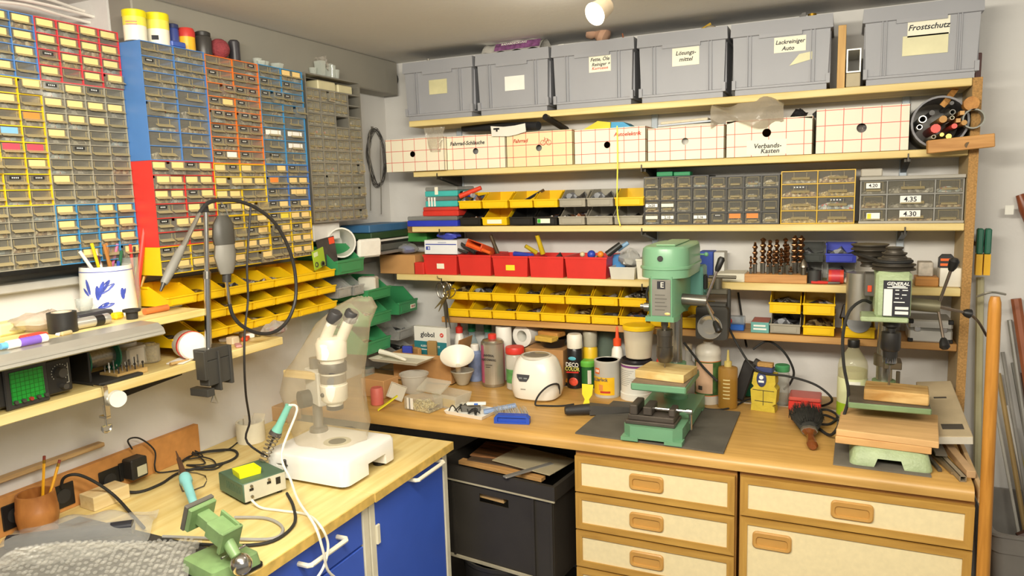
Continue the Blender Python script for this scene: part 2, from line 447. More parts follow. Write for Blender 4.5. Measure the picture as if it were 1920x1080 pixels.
# ---------------------------------------------------------------- left desk and blue cabinets
DK = 0.855
DW = wood('e9d595', 'd9bd76', 1, 0.5, 2.5, 14, blotch=.12)
XE = Wz(850, 828, DK).x; YE = Wz(850, 828, DK).y
sm = Wz(700, 925, DK); YS = sm.y
DE = M('d8b45f', .6, nv=.25, ns=30)
for (y0, y1, x1, lb) in ((YS + .001, YE, XE, 'pine desk top section under the microscope and next to the counter'), (-2.9, YS - .001, XE - .004, 'pine desk top section carrying the soldering station and rubber mat')):
    t = thing('desk_top', lb, 'worktop', (0, 0, DK))
    MB().box(0.002, x1 - .004, y0, y1, -.027, 0, .001).obj('board', DW, t)
    MB().box(x1 - .004, x1, y0, y1, -.027, -.0005).obj('edge_band', DE, t)
BLUE = M('3c60c8', .45, nv=.08, ns=5); FRM = M('e3dcc4', .5, nv=.1)
BX = XE - .03
def bluecab(y0, y1, label, parts):
    t = thing('base_cabinet', label, 'cabinet', (BX, 0, 0))
    MB().box(-.5, -.02, y0 + .01, y1 - .01, .06, DK - .03).obj('body', M('28408f', .5), t)
    for ya, yb in ((y0, y0 + .026), (y1 - .026, y1)): MB().box(-.02, .004, ya, yb, 0, DK - .029, .002).obj('frame_post', FRM, t)
    MB().box(-.02, .002, y0 + .026, y1 - .026, DK - .04, DK - .029).obj('frame_rail', FRM, t)
    for kind, z0, z1, hy0, hy1, hz in parts:
        o = MB().box(-.018, 0, 0, y1 - y0 - .056, 0, z1 - z0, .002).obj(kind, BLUE, t, (0.001, y0 + .028, z0))
        a, b_ = hy0 - y0 - .028, hy1 - y0 - .028
        MB().tube([(0, a, hz - z0), (.03, a, hz - z0), (.036, a + .006, hz - z0), (.036, b_ - .006, hz - z0), (.03, b_, hz - z0), (0, b_, hz - z0)], .0065, 8, smooth=0).obj('handle', M('efe8d2', .4, nv=.05), o)
        if kind == 'door': MB().box(.001, .009, -.004, .012, z1 - z0 - .13, z1 - z0 - .07, .002).obj('hinge', FRM, o)
    return t
h0 = Wx(782, 897, BX + .036); h1 = Wx(833, 870, BX + .036)
bluecab(YS + .003, YE - .004, 'blue door cabinet with white frame beside the black crate', [('door', .08, DK - .042, h0.y, h1.y, (h0.z + h1.z) / 2)])
g0 = Wx(580, 1056, BX + .036); g1 = Wx(652, 1016, BX + .036); dz = Wx(690, 1015, BX).z
bluecab(-1.75, YS - .003, 'blue cabinet with drawer over door beneath the soldering station', [('drawer', dz + .003, DK - .042, g0.y, g1.y, (g0.z + g1.z) / 2), ('door', .08, dz - .003, g0.y, g1.y, dz - .06)])
# back board with sockets on the desk
bp = Wx(378, 800, .022); bz = Wx(375, 797, .022).z
t = thing('back_board', 'orange-brown hardboard strip with sockets along the desk rear', 'board', (0, 0, DK))
BY1 = Wx(376, 845, .022).y
MB().box(.001, .022, -2.6, BY1, .0005, Wx(372, 795, .022).z - DK, .001).obj('board', M('c58a4a', .75, nv=.12, ns=40), t)
for (px, py) in ((205, 900), (118, 930), (28, 965)):
    q = Wx(px, py, .024)
    s_ = MB().box(.022, .027, -.032, .032, -.033, .033, .002).obj('socket', BLACK, t, (0, q.y, q.z - DK))
    MB().cyl((.027, 0, 0), (.0285, 0, 0), .02, n=16).obj('socket_face', M('2c2b2a', .6), s_)
# ================================================================ small-parts drawer units
CLR = clear('c4c0b2', 0.10, 0.12); LIP = clear('bdae84', 0.5, 0.3); SMOKE = clear('8f8c80', 0.34, 0.1)
DYMO = M('1e1d1c', .4, nv=0); LABM = {'L': M('f2d08a', .7, nv=.04), 'D': DYMO, 'P': M('f5ece2', .7, nv=0), 'R': M('e8485a', .6), 'O': M('f08a3c', .6), 'Y': M('e9d64a', .6), 'B': M('7db4dc', .6), 'N': M('f2f0ea', .6, nv=0)}
CONT = [speck(['8d8674', 'b8b09a', '6f6a5c', 'd8d2bd'], 140), speck(['a8925a', 'c8ad66', '7a6a42', 'd9cfa8'], 160), speck(['77756f', 'a9a79f', '55534e', 'c9c7be'], 110), speck(['8a6a4a', 'b99a6a', 'd6c9a8', '5a4a3a'], 150), speck(['9fb0b8', 'd0d4d0', '6a7074', 'c04a3a'], 120)]
_dm = {}
def drawer_mesh(w, h, dp, lipz, lipmat, body, style):
    k = (round(w, 4), round(h, 4), dp, style, body.name)
    if k in _dm: return _dm[k]
    b = MB()
    b.box(0, w, 0.0, .0015, 0, h)                      # clear front
    b.box(0, .0012, .0015, dp, 0, h * .8).box(w - .0012, w, .0015, dp, 0, h * .8).box(0, w, .0015, dp, 0, .0012)
    if style == 'lip':                                  # drooping pull tongue across the front
        z = h * lipz
        pts = [(0, z + .003), (-.010, z - .003), (-.0105, z - .0045), (0, z + .0005)]
        b.prism(pts, w * .10, w * .97, 'x', 1)
        b.prism([(0, z + .0005), (-.005, z - .0035), (0, z - .005)], w * .40, w * .52, 'x', 1)
        b.box(w * .08, w * .10, -.0015, 0, z, h * .93, 0, 1).box(w * .88, w * .90, -.0015, 0, z, h * .93, 0, 1)
    elif style == 'tab':                                # wide drawer with a centre pull
        z = h * .45
        b.prism([(0, z + .003), (-.010, z - .004), (-.0105, z - .0055), (0, z)], w * .28, w * .80, 'x', 1)
        b.box(w * .34, w * .355, -.002, 0, z, h * .9, 0, 1).box(w * .70, w * .715, -.002, 0, z, h * .9, 0, 1)
    else:                                               # cup pull
        z = h * .28
        b.prism([(0, z + .004), (-.007, z + .001), (-.007, z - .003), (0, z - .003)], w * .2, w * .8, 'x', 1)
        b.box(w * .12, w * .14, -.001, 0, z, h * .9, 0, 1).box(w * .86, w * .88, -.001, 0, z, h * .9, 0, 1).box(w * .12, w * .88, -.001, 0, h * .88, h * .92, 0, 1)
    _dm[k] = b.mesh('drawer', [body, lipmat]); return _dm[k]
_cm = {}
def heap_mesh(w, d, h, mat, v):
    k = (round(w, 3), round(d, 3), round(h, 3), mat.name, v)
    if k in _cm: return _cm[k]
    rr = random.Random(v * 7 + 3)
    g = [[rr.uniform(.3, 1) * h for _ in range(5)] for _ in range(4)]
    def f(u, t):
        i = min(4, int(round(u * 4))); j = min(3, int(round(t * 3)))
        z = g[j][i] * (1.0 if 0 < i < 4 else .7)
        return (u * w, t * d, z)
    b = MB().sheet(f, 4, 3)
    n = 5
    b.add([(0, 0, 0), (w, 0, 0), (w, d, 0), (0, d, 0)] + [f(i / 4, 0) for i in range(5)], [(0, 1, 8, 7, 6, 5, 4), (0, 1, 2, 3)], 0)
    _cm[k] = b.mesh('contents', mat); return _cm[k]
_lm = {}
def card_mesh(w, h, c, tick):
    k = (round(w, 4), round(h, 4), c)
    if k in _lm: return _lm[k]
    b = MB().box(0, w, -.0008, 0, 0, h)
    if c == 'D':
        for i in range(4): b.box(w * (.18 + .17 * i), w * (.27 + .17 * i), -.0010, -.0008, h * .3, h * .7, 0, 1)
    _lm[k] = b.mesh('label_card', [LABM[c], M('e8e8e0', .5, nv=0)]); return _lm[k]
def unit(name, label, cat, loc, rz, w, h, dp, rows, shell, style='lip', wall=.0022, group=None, body=None, fill=.75, seed=1, colw=None, rec=.004, vwall=None):
    rr = random.Random(seed)
    t = thing(name, label, cat, loc, rz, group)
    nr = len(rows); ch = h / nr
    vw = vwall or wall
    b = MB().box(0, vw, 0, dp, 0, h).box(w - vw, w, 0, dp, 0, h).box(vw, w - vw, 0, dp, 0, wall).box(vw, w - vw, 0, dp, h - wall, h).box(vw, w - vw, dp - .002, dp, wall, h - wall)
    ncell = max(len(r_.split('|')) for r_ in rows)
    fr = colw or [1 / ncell] * ncell
    xs = [0]
    for q in fr: xs.append(xs[-1] + q * w)
    for i in range(1, nr): b.box(vw, w - vw, 0, dp - .002, i * ch - wall / 2, i * ch + wall / 2)
    for i in range(1, ncell): b.box(xs[i] - vw / 2, xs[i] + vw / 2, 0.0003, dp - .002, wall, h - wall)
    b.obj('housing', shell, t)
    for ri, row in enumerate(rows):
        z0 = h - (ri + 1) * ch + wall * .6; hh = ch - wall * 1.2
        for ci, cell in enumerate(row.split('|')):
            x0 = xs[ci] + vw * .7; cw = xs[ci + 1] - xs[ci] - vw * 1.4
            wide = cell.startswith('W')
            cs = cell[1:] or '.' if wide else cell
            if wide: cs = cs[0]
            n = len(cs); dw = cw / n
            for di, c in enumerate(cs):
                if c == 'x': continue
                dx = x0 + di * dw + .0004
                me = drawer_mesh(dw - .0008, hh, dp * .9, .46, LIP, body or CLR, 'tab' if wide else style)
                o = link('drawer', me, t, (dx, rec - (rr.random() < .06) * .012, z0))
                ww = dw - .0008
                if c in LABM:
                    if c == 'D': q = (ww * .25, hh * .68, ww * .5, hh * .22)
                    elif c == 'N': q = (ww * .14, hh * .42, ww * .7, hh * .42)
                    else: q = (ww * .12, hh * .50, ww * .74, hh * .43)
                    link('label_card', card_mesh(q[2], q[3], c, 0), o, (q[0], -.0003, q[1]))
                if rr.random() < fill:
                    v = rr.randrange(4)
                    link('contents', heap_mesh(ww - .004, dp * .6, hh * rr.choice((.3, .45, .6)), rr.choice(CONT), v), o, (.002, .003, .0015))
    return t
def lw(px, py, X): return Wx(px, py, X)
XC = .18
yC = lw(268, 150, XC).y; yD = lw(391, 200, XC).y; yE = lw(493, 250, XC).y; yR = lw(577, 300, XC).y
ZT, ZB = 2.139, 1.484; RH = (ZT - ZB) / 16
SB = M('4f7fc0', .4, nv=.1, ns=8); SLB = M('3f8fc8', .4, nv=.1, ns=8); SR = M('d83a34', .4, nv=.08); SO = M('f07a2a', .4, nv=.06); SY = M('f0c81e', .4, nv=.06); SDB = M('4a78c4', .4, nv=.06); SG = M('a5a08e', .45, nv=.08); SRD = M('dc4048', .4, nv=.06)
G1 = 'drawer blocks hung on the left wall'
def stackL(y0, y1, X, dp, top, blocks):
    r0 = 0
    for rows, shell, lab, kw in blocks:
        h = len(rows) * kw.pop('rh', RH)
        top -= h
        unit('drawer_block', lab, 'drawer unit', (X, y0 + .0006, top), 90, y1 - y0 - .0012, h - .0006, dp, rows, shell, group=G1, seed=int(abs(y0) * 100) + len(rows), **kw)
stackL(yC, yD, XC, .176, ZT, [
    (['..|..', 'D.|..', '..|..', '..|W', '..|W', 'W|W', 'W|W', 'W|W'], SB, 'blue drawer block below the yellow-lidded tins', {}),
    (['LL|DL', 'LL|LL', 'LL|DL', 'D.|LL', 'DL|L.', '..|LL'], SR, 'red drawer block with cream labels under the tall blue block', {}),
    (['D.|.L', '.L|LL'], SY, 'low yellow drawer block under the red block with cream labels', {})])
stackL(yD, yE, XC, .176, ZT - .004, [
    (['..|.D', 'D.|DD', '.D|DD', 'DL|D.', 'DD|DD', 'DD|DD', 'DD|D.', 'DP|D.'], SO, 'orange drawer block with black tape labels', {}),
    (['LD|L.', 'LL|LL', 'LL|..', 'DL|L.'], SY, 'yellow drawer block directly under the orange block', {}),
    (['LD|.L', 'L.|DL', 'LL|LL', '.L|.L'], SY, 'yellow drawer block below another yellow one, behind the hanging rotary tool', {})])
stackL(yE, yR, XC, .176, ZT - .002, [
    (['..|LL', 'D.|D.', 'DD|D.', '..|..', '..|W', 'WN|WN', 'W|WN', 'WD|W'], SLB, 'tall light blue drawer block beside the grey metal cabinet', {}),
    (['.L|D.', 'O.|LL', 'D.|WL', 'DL|DL'], SDB, 'darker blue drawer block holding one orange drawer', {}),
    (['DY|LL', 'DL|DL', 'DL|LL', '..|LL'], SY, 'yellow drawer block below the darker blue one', {})])
XB = .10
yBl = lw(70, 100, XB).y; yBr = lw(231, 160, XB).y
yBw = yBr - yBl; RB = (2.166 - 1.538) / 16
stackL(yBl, yBr, XB, .2, 2.166, [
    (['L|L|L|L', 'L|L|L|L', 'D|L|L|L', 'L|.|L|L'], SRD, 'red drawer block at the top of the niche with cream labels', dict(rh=RB)),
    (['D|L|D|.', 'L|L|L|L', 'L|L|L|.', 'L|.|.|.', '.|D|.|.', '.|.|.|.', 'L|.|.|.', '.|.|.|.'], SG, 'tall grey drawer block under the red one in the niche', dict(rh=RB, wall=.0016)),
    (['L|.|L|L', 'L|.|L|L', 'L|.|L|L', '.|L|.|L'], SLB, 'blue drawer block behind the painted pen pot', dict(rh=RB))])
stackL(yBl - yBw * 1.0, yBl, XB, .2, 2.166, [
    (['L|L|L|L', 'L|L|L|L', 'L|L|.|L', 'L|.|L|.'], SB, 'blue drawer block at the niche top beside the red one', dict(rh=RB)),
    (['L|.|L|L', '.|L|L|.', '.|.|.|O', '.|.|B|.', '.|L|R|R', '.|.|.|L', '.|.|D|D', '.|.|.|.'], SY, 'tall yellow drawer block with red and orange labels in the niche', dict(rh=RB)),
    (['.|.|.|.', '.|.|.|.', '.|.|.|.', '.|.|.|.'], SG, 'grey unlabelled drawer block under the tall yellow one', dict(rh=RB, wall=.0016, fill=1))])

# grey metal cabinet with clear drawers on the left wall
XF = .15
fy0 = lw(588, 400, XF).y; fy1 = lw(682, 300, XF).y; fz0 = 1.596; fz1 = 2.148
GM = M('9b978c', .4, .5, .08)
t = unit('parts_cabinet', 'grey metal cabinet of clear drawers beside the coiled wire', 'drawer unit', (XF, fy0, fz0), 90, fy1 - fy0, fz1 - fz0 - .052, .148,
         ['..|..|..|xx', '..|..|..|xx', '..|..|xx|..'] + ['..|..|..|..'] * 8, GM, 'cup', .005, None, clear('e0dccc', .08, .1), .95, 5, vwall=.006)
b = MB(); w_ = fy1 - fy0; h0 = fz1 - fz0 - .052
b.box(0, .006, 0, .11, h0, h0 + .052).box(w_ - .006, w_, 0, .11, h0, h0 + .052).box(.006, w_ - .006, 0, .11, h0 + .047, h0 + .052).box(.006, w_ - .006, .108, .11, h0, h0 + .047)
b.obj('top_compartment', GM, t)
for i, (a, c_, hh) in enumerate(((.09, .195, .036), (.21, .30, .033))):
    yy = fy0 + a * w_ / .33
    solo(MB().box(0, .06, 0, (c_ - a) * w_ / .33, 0, hh, .004), 'storage_box', M('d9d0a6', .5, nv=.1), ['cream box in the open top compartment of the metal cabinet, the wider one', 'cream box in the open top compartment of the metal cabinet, the narrower one'][i], 'box', (XF - .075, yy, fz1 - .0465 - .005))

# drawer blocks on the third shelf
S3 = SHELVES[3][2] + .0005
def unitY(label, px0, px1, pyt, pyb, Y, rows, shell, **kw):
    a = Wy(px0, (pyt + pyb) / 2, Y).x; b_ = Wy(px1, (pyt + pyb) / 2, Y).x
    h = Wy((px0 + px1) / 2, pyt, Y).z - S3
    return unit('drawer_block', label, 'drawer unit', (a, Y, S3), 0, b_ - a - .001, h, .16, rows, shell, **kw), b_ - a - .001, h
DKS = M('3b3936', .45, nv=.08)
YS3 = -.19
G2 = 'drawer blocks on the third shelf'
u1, uw, uh = unitY('black drawer block with printed size labels beside the grey bins', 1207, 1329, 330, 418, YS3, ['.|.|.|.', '.|.|.|.', '.|.|.|.', '.|.|.|.'], DKS, style='cup', body=clear('dcd8cc', .1, .1), seed=31, group=G2, wall=.004, fill=.9)
WLAB = M('f4f2ea', .6, nv=0)
for ci, ri, tx in ((0, 2, '2x20'), (1, 3, '2.10'), (3, 3, '2.16'), (1, 2, ''), (0, 3, '')):
    x = uw * (ci + .5) / 4; z = uh * (3.5 - ri) / 4 + .005
    MB().box(-uw * .095, uw * .095, -.0025, -.0015, -.006, .006).obj('size_label', WLAB if tx else PAPER, u1, (x, .001, z))
    if tx: text(u1, 'lettering', tx, .013, INK, (x, -.0018, z - .0005))
u2, uw, uh = unitY('black drawer block with two orange labels next to the yellow drawer block', 1330, 1462, 329, 418, YS3, ['.|.|.|.', '.|.|.|.', '.|.|.|.', 'D|O|O|.'], DKS, style='cup', body=clear('dcd8cc', .1, .1), seed=34, group=G2, wall=.004, fill=.9)
u3, uw, uh = unitY('yellow framed block of eight wide clear drawers', 1464, 1604, 319, 419, YS3, ['W|W', 'WD|W', 'W|WD', 'W|W'], M('d9ae1c', .4), seed=36, body=clear('e6e2d4', .1, .1), group=G2, wall=.003, fill=1)
u4, uw, uh = unitY('grey drawer block with large printed labels near the side panel', 1612, 1808, 336, 412, YS3, ['.|W|.', '.|W|.', '.|W|.'], M('8f8d86', .5), style='cup', colw=[.27, .46, .27], body=clear('d8d2c0', .12, .12), seed=38, group=G2, wall=.004, fill=1)
MB().box(-.002, uw + .002, -.012, .16, uh, uh + .012, .002).obj('lid', M('a5a196', .5), u4)
MB().box(-.002, uw + .002, -.012, .02, -.0, .008, .001).obj('foot_rail', M('a5a196', .5), u4)
for cx, ri, tx, s_ in ((.5, 1, '4.35', .02), (.5, 2, '4.30', .02), (.13, 0, '4.20', .014)):
    x = uw * cx; z = uh * (2.5 - ri) / 3 + .006
    MB().box(-s_ * 1.5, s_ * 1.5, -.0025, -.0015, -s_ * .62, s_ * .62).obj('size_label', WLAB, u4, (x, .001, z))
    text(u4, 'lettering', tx, s_ * 1.1, INK, (x, -.0018, z))
q = MB().box(-.02, .02, -.0025, -.0015, -.011, .011); q.box(-.018, -.006, -.0028, -.0025, -.009, .009, 0, 1)
q.obj('size_label', [WLAB, M('e6dc28', .5)], u4, (uw * .14, .001, uh / 6))
solo(MB().box(0, .065, 0, .05, 0, .026, .003), 'switch_box', M('b7b1a2', .5), 'small grey box on top of the grey drawer block', 'box', (Wy(1614, 330, -.17).x, -.17, S3 + uh + .0125))
# ================================================================ left wall shelves (lower, upper with lamp strip)
LX, LZ = .28, 1.240
solo(MB().box(0.002, LX, -2.6, Wx(530, 628, LX).y, -.025, 0, .002), 'wall_shelf', PINE_Y, 'pine shelf on the left wall carrying the oscilloscope', 'shelf', (0, 0, LZ))
UX, UZ = .30, 1.388
yU = Wx(385, 578, UX).y
t = thing('wall_shelf', 'short pine shelf with aluminium lamp strip holding the pen pot', 'shelf', (0, 0, UZ))
MB().box(0.002, UX, -2.6, yU, -.02, 0, .002).obj('board', PINE_Y, t)
yS = Wx(300, 612, UX + .07).y
ALU = M('b9b5aa', .35, .6, .05)
MB().prism([(UX + .001, .003), (UX + .065, .001), (UX + .083, -.012), (UX + .088, -.026), (UX + .08, -.03), (UX + .001, -.026)], -2.6, yS, 'y').obj('lamp_strip', ALU, t)
MB().prism([(UX + .0665, .0015), (UX + .0845, -.0115), (UX + .0865, -.018), (UX + .083, -.012)], -2.59, yS - .002, 'y').obj('rounded_edge', ALU, t)
for dy in (-.12, -1.0): MB().prism([(.0, -.021), (UX - .03, -.021), (UX - .03, -.03), (0, -.11)], yU + dy - .002, yU + dy + .002, 'y').obj('bracket', DARKST, t)
solo(MB().prism([(.0, -.0005), (LX - .03, -.0005), (LX - .03, -.012), (0, -.10)], -.003, .003, 'y'), 'shelf_bracket', DARKST, 'dark steel bracket under the oscilloscope shelf', 'bracket', (0, Wx(335, 700, LX - .04).y, LZ - .025))

# ================================================================ open-fronted bins
_bm = {}
def bin_mesh(w, h, d, mat, th=.0022):
    k = (round(w, 4), round(h, 4), round(d, 4), mat.name)
    if k in _bm: return _bm[k]
    b = MB(); tp = w * .05
    side = [(0, .004), (d, 0), (d, h), (d * .42, h), (d * .08, h * .5), (-.004, h * .5)]
    for x, s_ in ((0, 1), (w - th, -1)):
        b.prism(side, x, x + th, 'x')
    b.box(th, w - th, 0.002, d, 0.003, .003 + th).box(th, w - th, d - th, d, .003, h)
    b.prism([(-.004, h * .5), (0, .004), (th, .004), (-.001, h * .5)], th, w - th, 'x')
    b.box(-.003, w + .003, -.006, .004, h * .44, h * .52, .001)                         # front lip
    b.box(-.003, .0, d * .42, d, h - .006, h).box(w, w + .003, d * .42, d, h - .006, h)    # stacking rims
    b.box(w * .12, w * .88, -.0035, -.001, h * .12, h * .40, 0)                            # label ledge
    _bm[k] = b.mesh('body', mat); return _bm[k]
HEAPS = [speck(['4a4743', '8b8780', '2e2c2a', 'b9b5ac'], 70), speck(['6d5a3a', 'a08a5a', '3a3128', 'c9bb90'], 60), speck(['2a2a2c', '55565a', '1a1a1a', '8a8c90'], 50), speck(['8a5a3a', '5a6a8a', 'c9c4b8', '3a3a38'], 55)]
def bin_(label, w, h, d, mat, loc, rz=0, group=None, fill=None, seed=0, name='storage_bin', card=None):
    t = thing(name, label, 'bin', loc, rz, group)
    link('body', bin_mesh(w, h, d, mat), t)
    if fill is not None:
        rr = random.Random(seed)
        link('contents', heap_mesh(w - .008, d * .82, h * fill, HEAPS[seed % 4], seed % 5), t, (.004, .012, .006))
    if card: MB().box(w * .2, w * .8, -.0046, -.0036, h * .14, h * .38).obj('label_card', card, t)
    return t
YEL = M('f4c715', .35, nv=.05, ns=6); GRN = M('3c8f5a', .38, nv=.06, ns=6); BLK = M('23221f', .4); GREYB = M('a29c8c', .4); REDB = M('d8352f', .35, nv=.06); CLB = clear('d4d4cf', .22, .1)
BLUEB = M('3b48b8', .35)
# left rack, three rows of yellow bins
t = thing('louvre_panel', 'grey louvred wall panel behind the yellow and green bins', 'panel', (0.001, 0, 1.15))
MB().box(0, .006, -1.5, -.12, 0.1, .32).obj('sheet', M('b3b1aa', .6), t)
for k in range(4): MB().box(.006, .012, -1.5, -.14, .118 + .06 * k, .122 + .06 * k).obj('louvre', M('b3b1aa', .6), t)
XR = .205
pxs = (311, 371, 418, 471, 512, 548, 590, 628)
ys = [Wx(p, 549 - (p - 311) * .115, XR).y for p in pxs]
short7 = ['empty end bin', 'screw bin', 'grey roll bin', 'tape roll bin', 'bin of black parts', 'nearly empty bin', 'green packet bin']
names7 = ['empty', 'with screws', 'holding a grey roll', 'holding shiny tape rolls', 'holding black and red parts', 'nearly empty', 'holding a green packet']
wb = (ys[-1] - ys[0]) / 7
for r_ in range(3):
    for i in range(7):
        if r_ == 1 and i == 0: continue
        z = 1.392 - .0605 * r_
        bin_(('upper-row yellow bin on the left rack, %s' % names7[i]) if r_ == 0 else ('yellow %s-row bin on the left rack, in line under the %s' % (('middle', 'lower')[r_ - 1], short7[i])),
             wb - .008, .0595, .18, YEL, (XR - .0, ys[0] + i * wb + .004, z), 90, 'yellow bins on the left rack, %s row' % ('upper', 'middle', 'lower')[r_], (None, .5, .6, .55, .5, None, .4)[i] if r_ == 0 else ((i * 3 + r_) % 4) * .15 or None, i + 3 * r_)
# green and clear bins next to the corner
def binX(label, px, py, X, w, h, d, mat, fill=None, seed=0, **kw):
    """px,py = lower left corner of the bin front on plane X"""
    p = Wx(px, py, X)
    return bin_(label, w, h, d, mat, p, 90, None, fill, seed, **kw), p
GX = .207
binX('green bin at the top of the corner stack, with a cream bowl leaning on it', 633, 518, GX, .165, .112, .19, GRN, .5, 1)
binX('clear bin hanging under the top green bin', 633, 562, GX - .01, .085, .085, .18, CLB, .5, 2)
binX('clear bin between two green bins in the corner stack', 664, 556, GX - .01, .066, .085, .18, CLB, .5, 2)
binX('green bin with a white plastic box stuck in it', 690, 567, GX, .16, .094, .19, GRN, .3, 0)
binX('green bin holding clear plastic tubes', 691, 615, GX, .16, .097, .19, GRN, .4, 3)
g4, p4 = binX('green bin with a printed label on its front, closest to the wall corner', 748, 592, GX - .03, .15, .11, .165, GRN, None, 0)
MB().box(.09, .13, -.0055, -.004, .018, .036).obj('label_card', PAPER, g4); bar(g4, .105, -.0058, .027, .02, .010, M('c98a80', .6, nv=0)); bar(g4, .121, -.0058, .027, .005, .011, INK)
binX('green bin with a brown paper scrap, low in the corner stack', 690, 668, GX, .16, .108, .19, GRN, .4, 1)
binX('clear bin under the labelled green bin', 748, 640, GX - .03, .13, .093, .165, CLB, .5, 2)
binX('clear bin low in the corner behind the shield packet', 746, 669, GX - .03, .12, .058, .165, CLB, .6, 2)
p = Wx(693, 545, GX - .0)
solo(MB().box(0, .075, 0, .06, 0, .07, .006), 'plastic_box', M('d6d2c4', .35), 'small white plastic box standing in a green bin', 'box', (p.x - .07, p.y + .015, p.z - .02), 20)

# back shelves
def binY(label, px0, px1, Y, base, h, mat, d=.16, fill=None, seed=0, group=None, py=None, **kw):
    py = py or 420
    a = Wy(px0, py, Y).x; b_ = Wy(px1, py, Y).x
    return bin_(label, b_ - a - .007, h, d, mat, (a + .0035, Y, base), 0, group, fill, seed, **kw)
z3 = SHELVES[3][2] + .0006; hb = .069
lowrow = [(862, 903, BLK, 'black bin holding orange-handled tool beneath a yellow bin', .5, 3), (904, 952, YEL, 'yellow bin with paper label between two black bins on the drawer block shelf', None, 0), (955, 1001, BLK, 'empty black bin on the drawer block shelf', None, 0), (1002, 1046, BLK, 'black bin with a green and white sticker', .5, 3), (1047, 1098, GREYB, 'grey bin holding orange and green packs under a grey bin', .6, 3), (1099, 1150, GREYB, 'grey bin of foil-wrapped parts in the lower row', .5, 2), (1151, 1206, GREYB, 'grey bin under the strapped yellow bin', .5, 2)]
toprow = [(860, 903, YEL, 'yellow bin holding a red tool and glue tube, beside the turquoise boxes', .8, 3), (904, 953, YEL, 'yellow bin with a cardboard divider on top of a yellow bin', None, 0), (955, 1000, YEL, 'yellow bin with a grey ruler sticking out', .4, 2), (1000, 1047, YEL, 'yellow bin next to the grey bin, upper row', None, 0), (1048, 1099, GREYB, 'grey bin of shiny parts next to the yellow bins', .8, 2), (1100, 1151, GREYB, 'grey bin of shiny parts next to the strapped yellow bin', .8, 2), (1152, 1208, YEL, 'yellow bin with a yellow strap hanging in front', .3, 1)]
for (a, b_, mt, lb, fl, sd) in lowrow: binY(lb, a, b_, -.2, z3, hb, mt, .17, fl, sd, 'bins on the drawer block shelf', card=PAPER if 'paper label' in lb else None)
for (a, b_, mt, lb, fl, sd) in toprow: binY(lb, a, b_, -.21, z3 + hb + .0008, hb, mt, .17, fl, sd, 'bins on the drawer block shelf', py=385)
o = [x for x in COL.objects if x.get('label', '').startswith('black bin with a green')][0]
MB().box(.012, .066, -.0062, -.0045, .010, .028).box(.013, .026, -.0066, -.0062, .011, .027, 0, 1).obj('sticker', [PAPER, M('3fae3a', .5)], o)
z5 = SHELVES[5][2] + .0006
edges = (840, 880, 923, 967, 1013, 1060, 1108, 1160, 1213)
w8 = ['holding dark cables', 'full of screws', 'empty, next to the screws', 'with a coiled black wire', 'with pale wooden pieces', 'holding clips', 'with a chrome fitting', 'holding a brush']
l8 = ['empty, behind the shears', 'with a few silver screws', 'holding white cable ends', 'with grey plugs', 'empty, next to the grey plugs', 'holding a cloth ball', 'with light grey nuts', 'holding small tins']
for r_ in range(2):
    for i in range(8):
        binY('yellow bin in the %s row over the counter, %s' % (('lower', 'upper')[r_], (l8, w8)[r_][i]), edges[i], edges[i + 1], -.195, z5 + r_ * .0745, .074, YEL, .17, ((None, .35, .3, .4, None, .5, .35, .5), (.6, .7, None, .55, .45, .3, .35, .6))[r_][i], i + r_, 'yellow bins on the lowest shelf', py=590)
for r_ in range(2): binY('yellow bin %s behind the green drill press column' % ('under another', 'on top of another')[r_], 1218, 1270, -.185, z5 + r_ * .0745, .074, YEL, .16, .4, 1, 'yellow bins on the lowest shelf', py=590)
binY('yellow bin behind the magnifier lamp', 1272, 1328, -.185, z5, .085, YEL, .16, .4, 1, 'yellow bins on the lowest shelf', py=600)
binY('grey metal bin of blue-grey foil under a yellow bin', 1442, 1502, -.19, z5, .072, GREYB, .17, .75, 2, py=620)
binY('yellow bin of chrome bits on the grey metal bin', 1441, 1503, -.195, z5 + .073, .082, YEL, .17, .5, 0, py=580)
binY('yellow bin with brown pouches under another yellow bin', 1504, 1566, -.195, z5, .072, YEL, .17, .6, 1, py=620)
binY('yellow bin holding brown tools, on the bin with pouches', 1504, 1567, -.2, z5 + .073, .085, YEL, .17, .4, 3, py=580)
binY('yellow bin with a round steel disc, beside the second drill press', 1576, 1642, -.2, z5, .08, YEL, .17, .5, 2, py=625)
# red and pale bins on shelf four: plain tubs
def tub(label, px0, px1, pyt, pyb, Y, d, mat, base, tap=.88, fill=None, seed=0, group=None, card=None):
    a = Wy(px0, (pyt + pyb) / 2, Y).x; b_ = Wy(px1, (pyt + pyb) / 2, Y).x; w = b_ - a - .003; h = abs(Wy((px0 + px1) / 2, pyt, Y).z - base); cx = (a + b_) / 2
    t = thing('storage_tub', label, 'bin', (cx, Y + d / 2, base), 0, group)
    def rc(k, z, ins=0): return [(sx * (w / 2 * k - ins), sy * (d / 2 * k - ins), z) for sx, sy in ((-1, -1), (1, -1), (1, 1), (-1, 1))]
    b = MB().loft([rc(tap, 0), rc(1, h * .9), rc(1.03, h * .91), rc(1.03, h), rc(1, h, .002), rc(tap, .003, .002)], sm=False)
    b.obj('body', mat, t)
    if fill: link('contents', heap_mesh(w * tap - .01, d * tap - .01, h * fill, HEAPS[seed % 4], seed % 5), t, (-w * tap / 2 + .005, -d * tap / 2 + .005, .004))
    if card: MB().box(-card[0], card[0], -d / 2 * .95 - .002, -d / 2 * .95, h * .3, h * .7).obj('label_card', card[1], t)
    return t
z4 = SHELVES[4][2] + .0006
GT = 'red tubs on the fourth shelf'
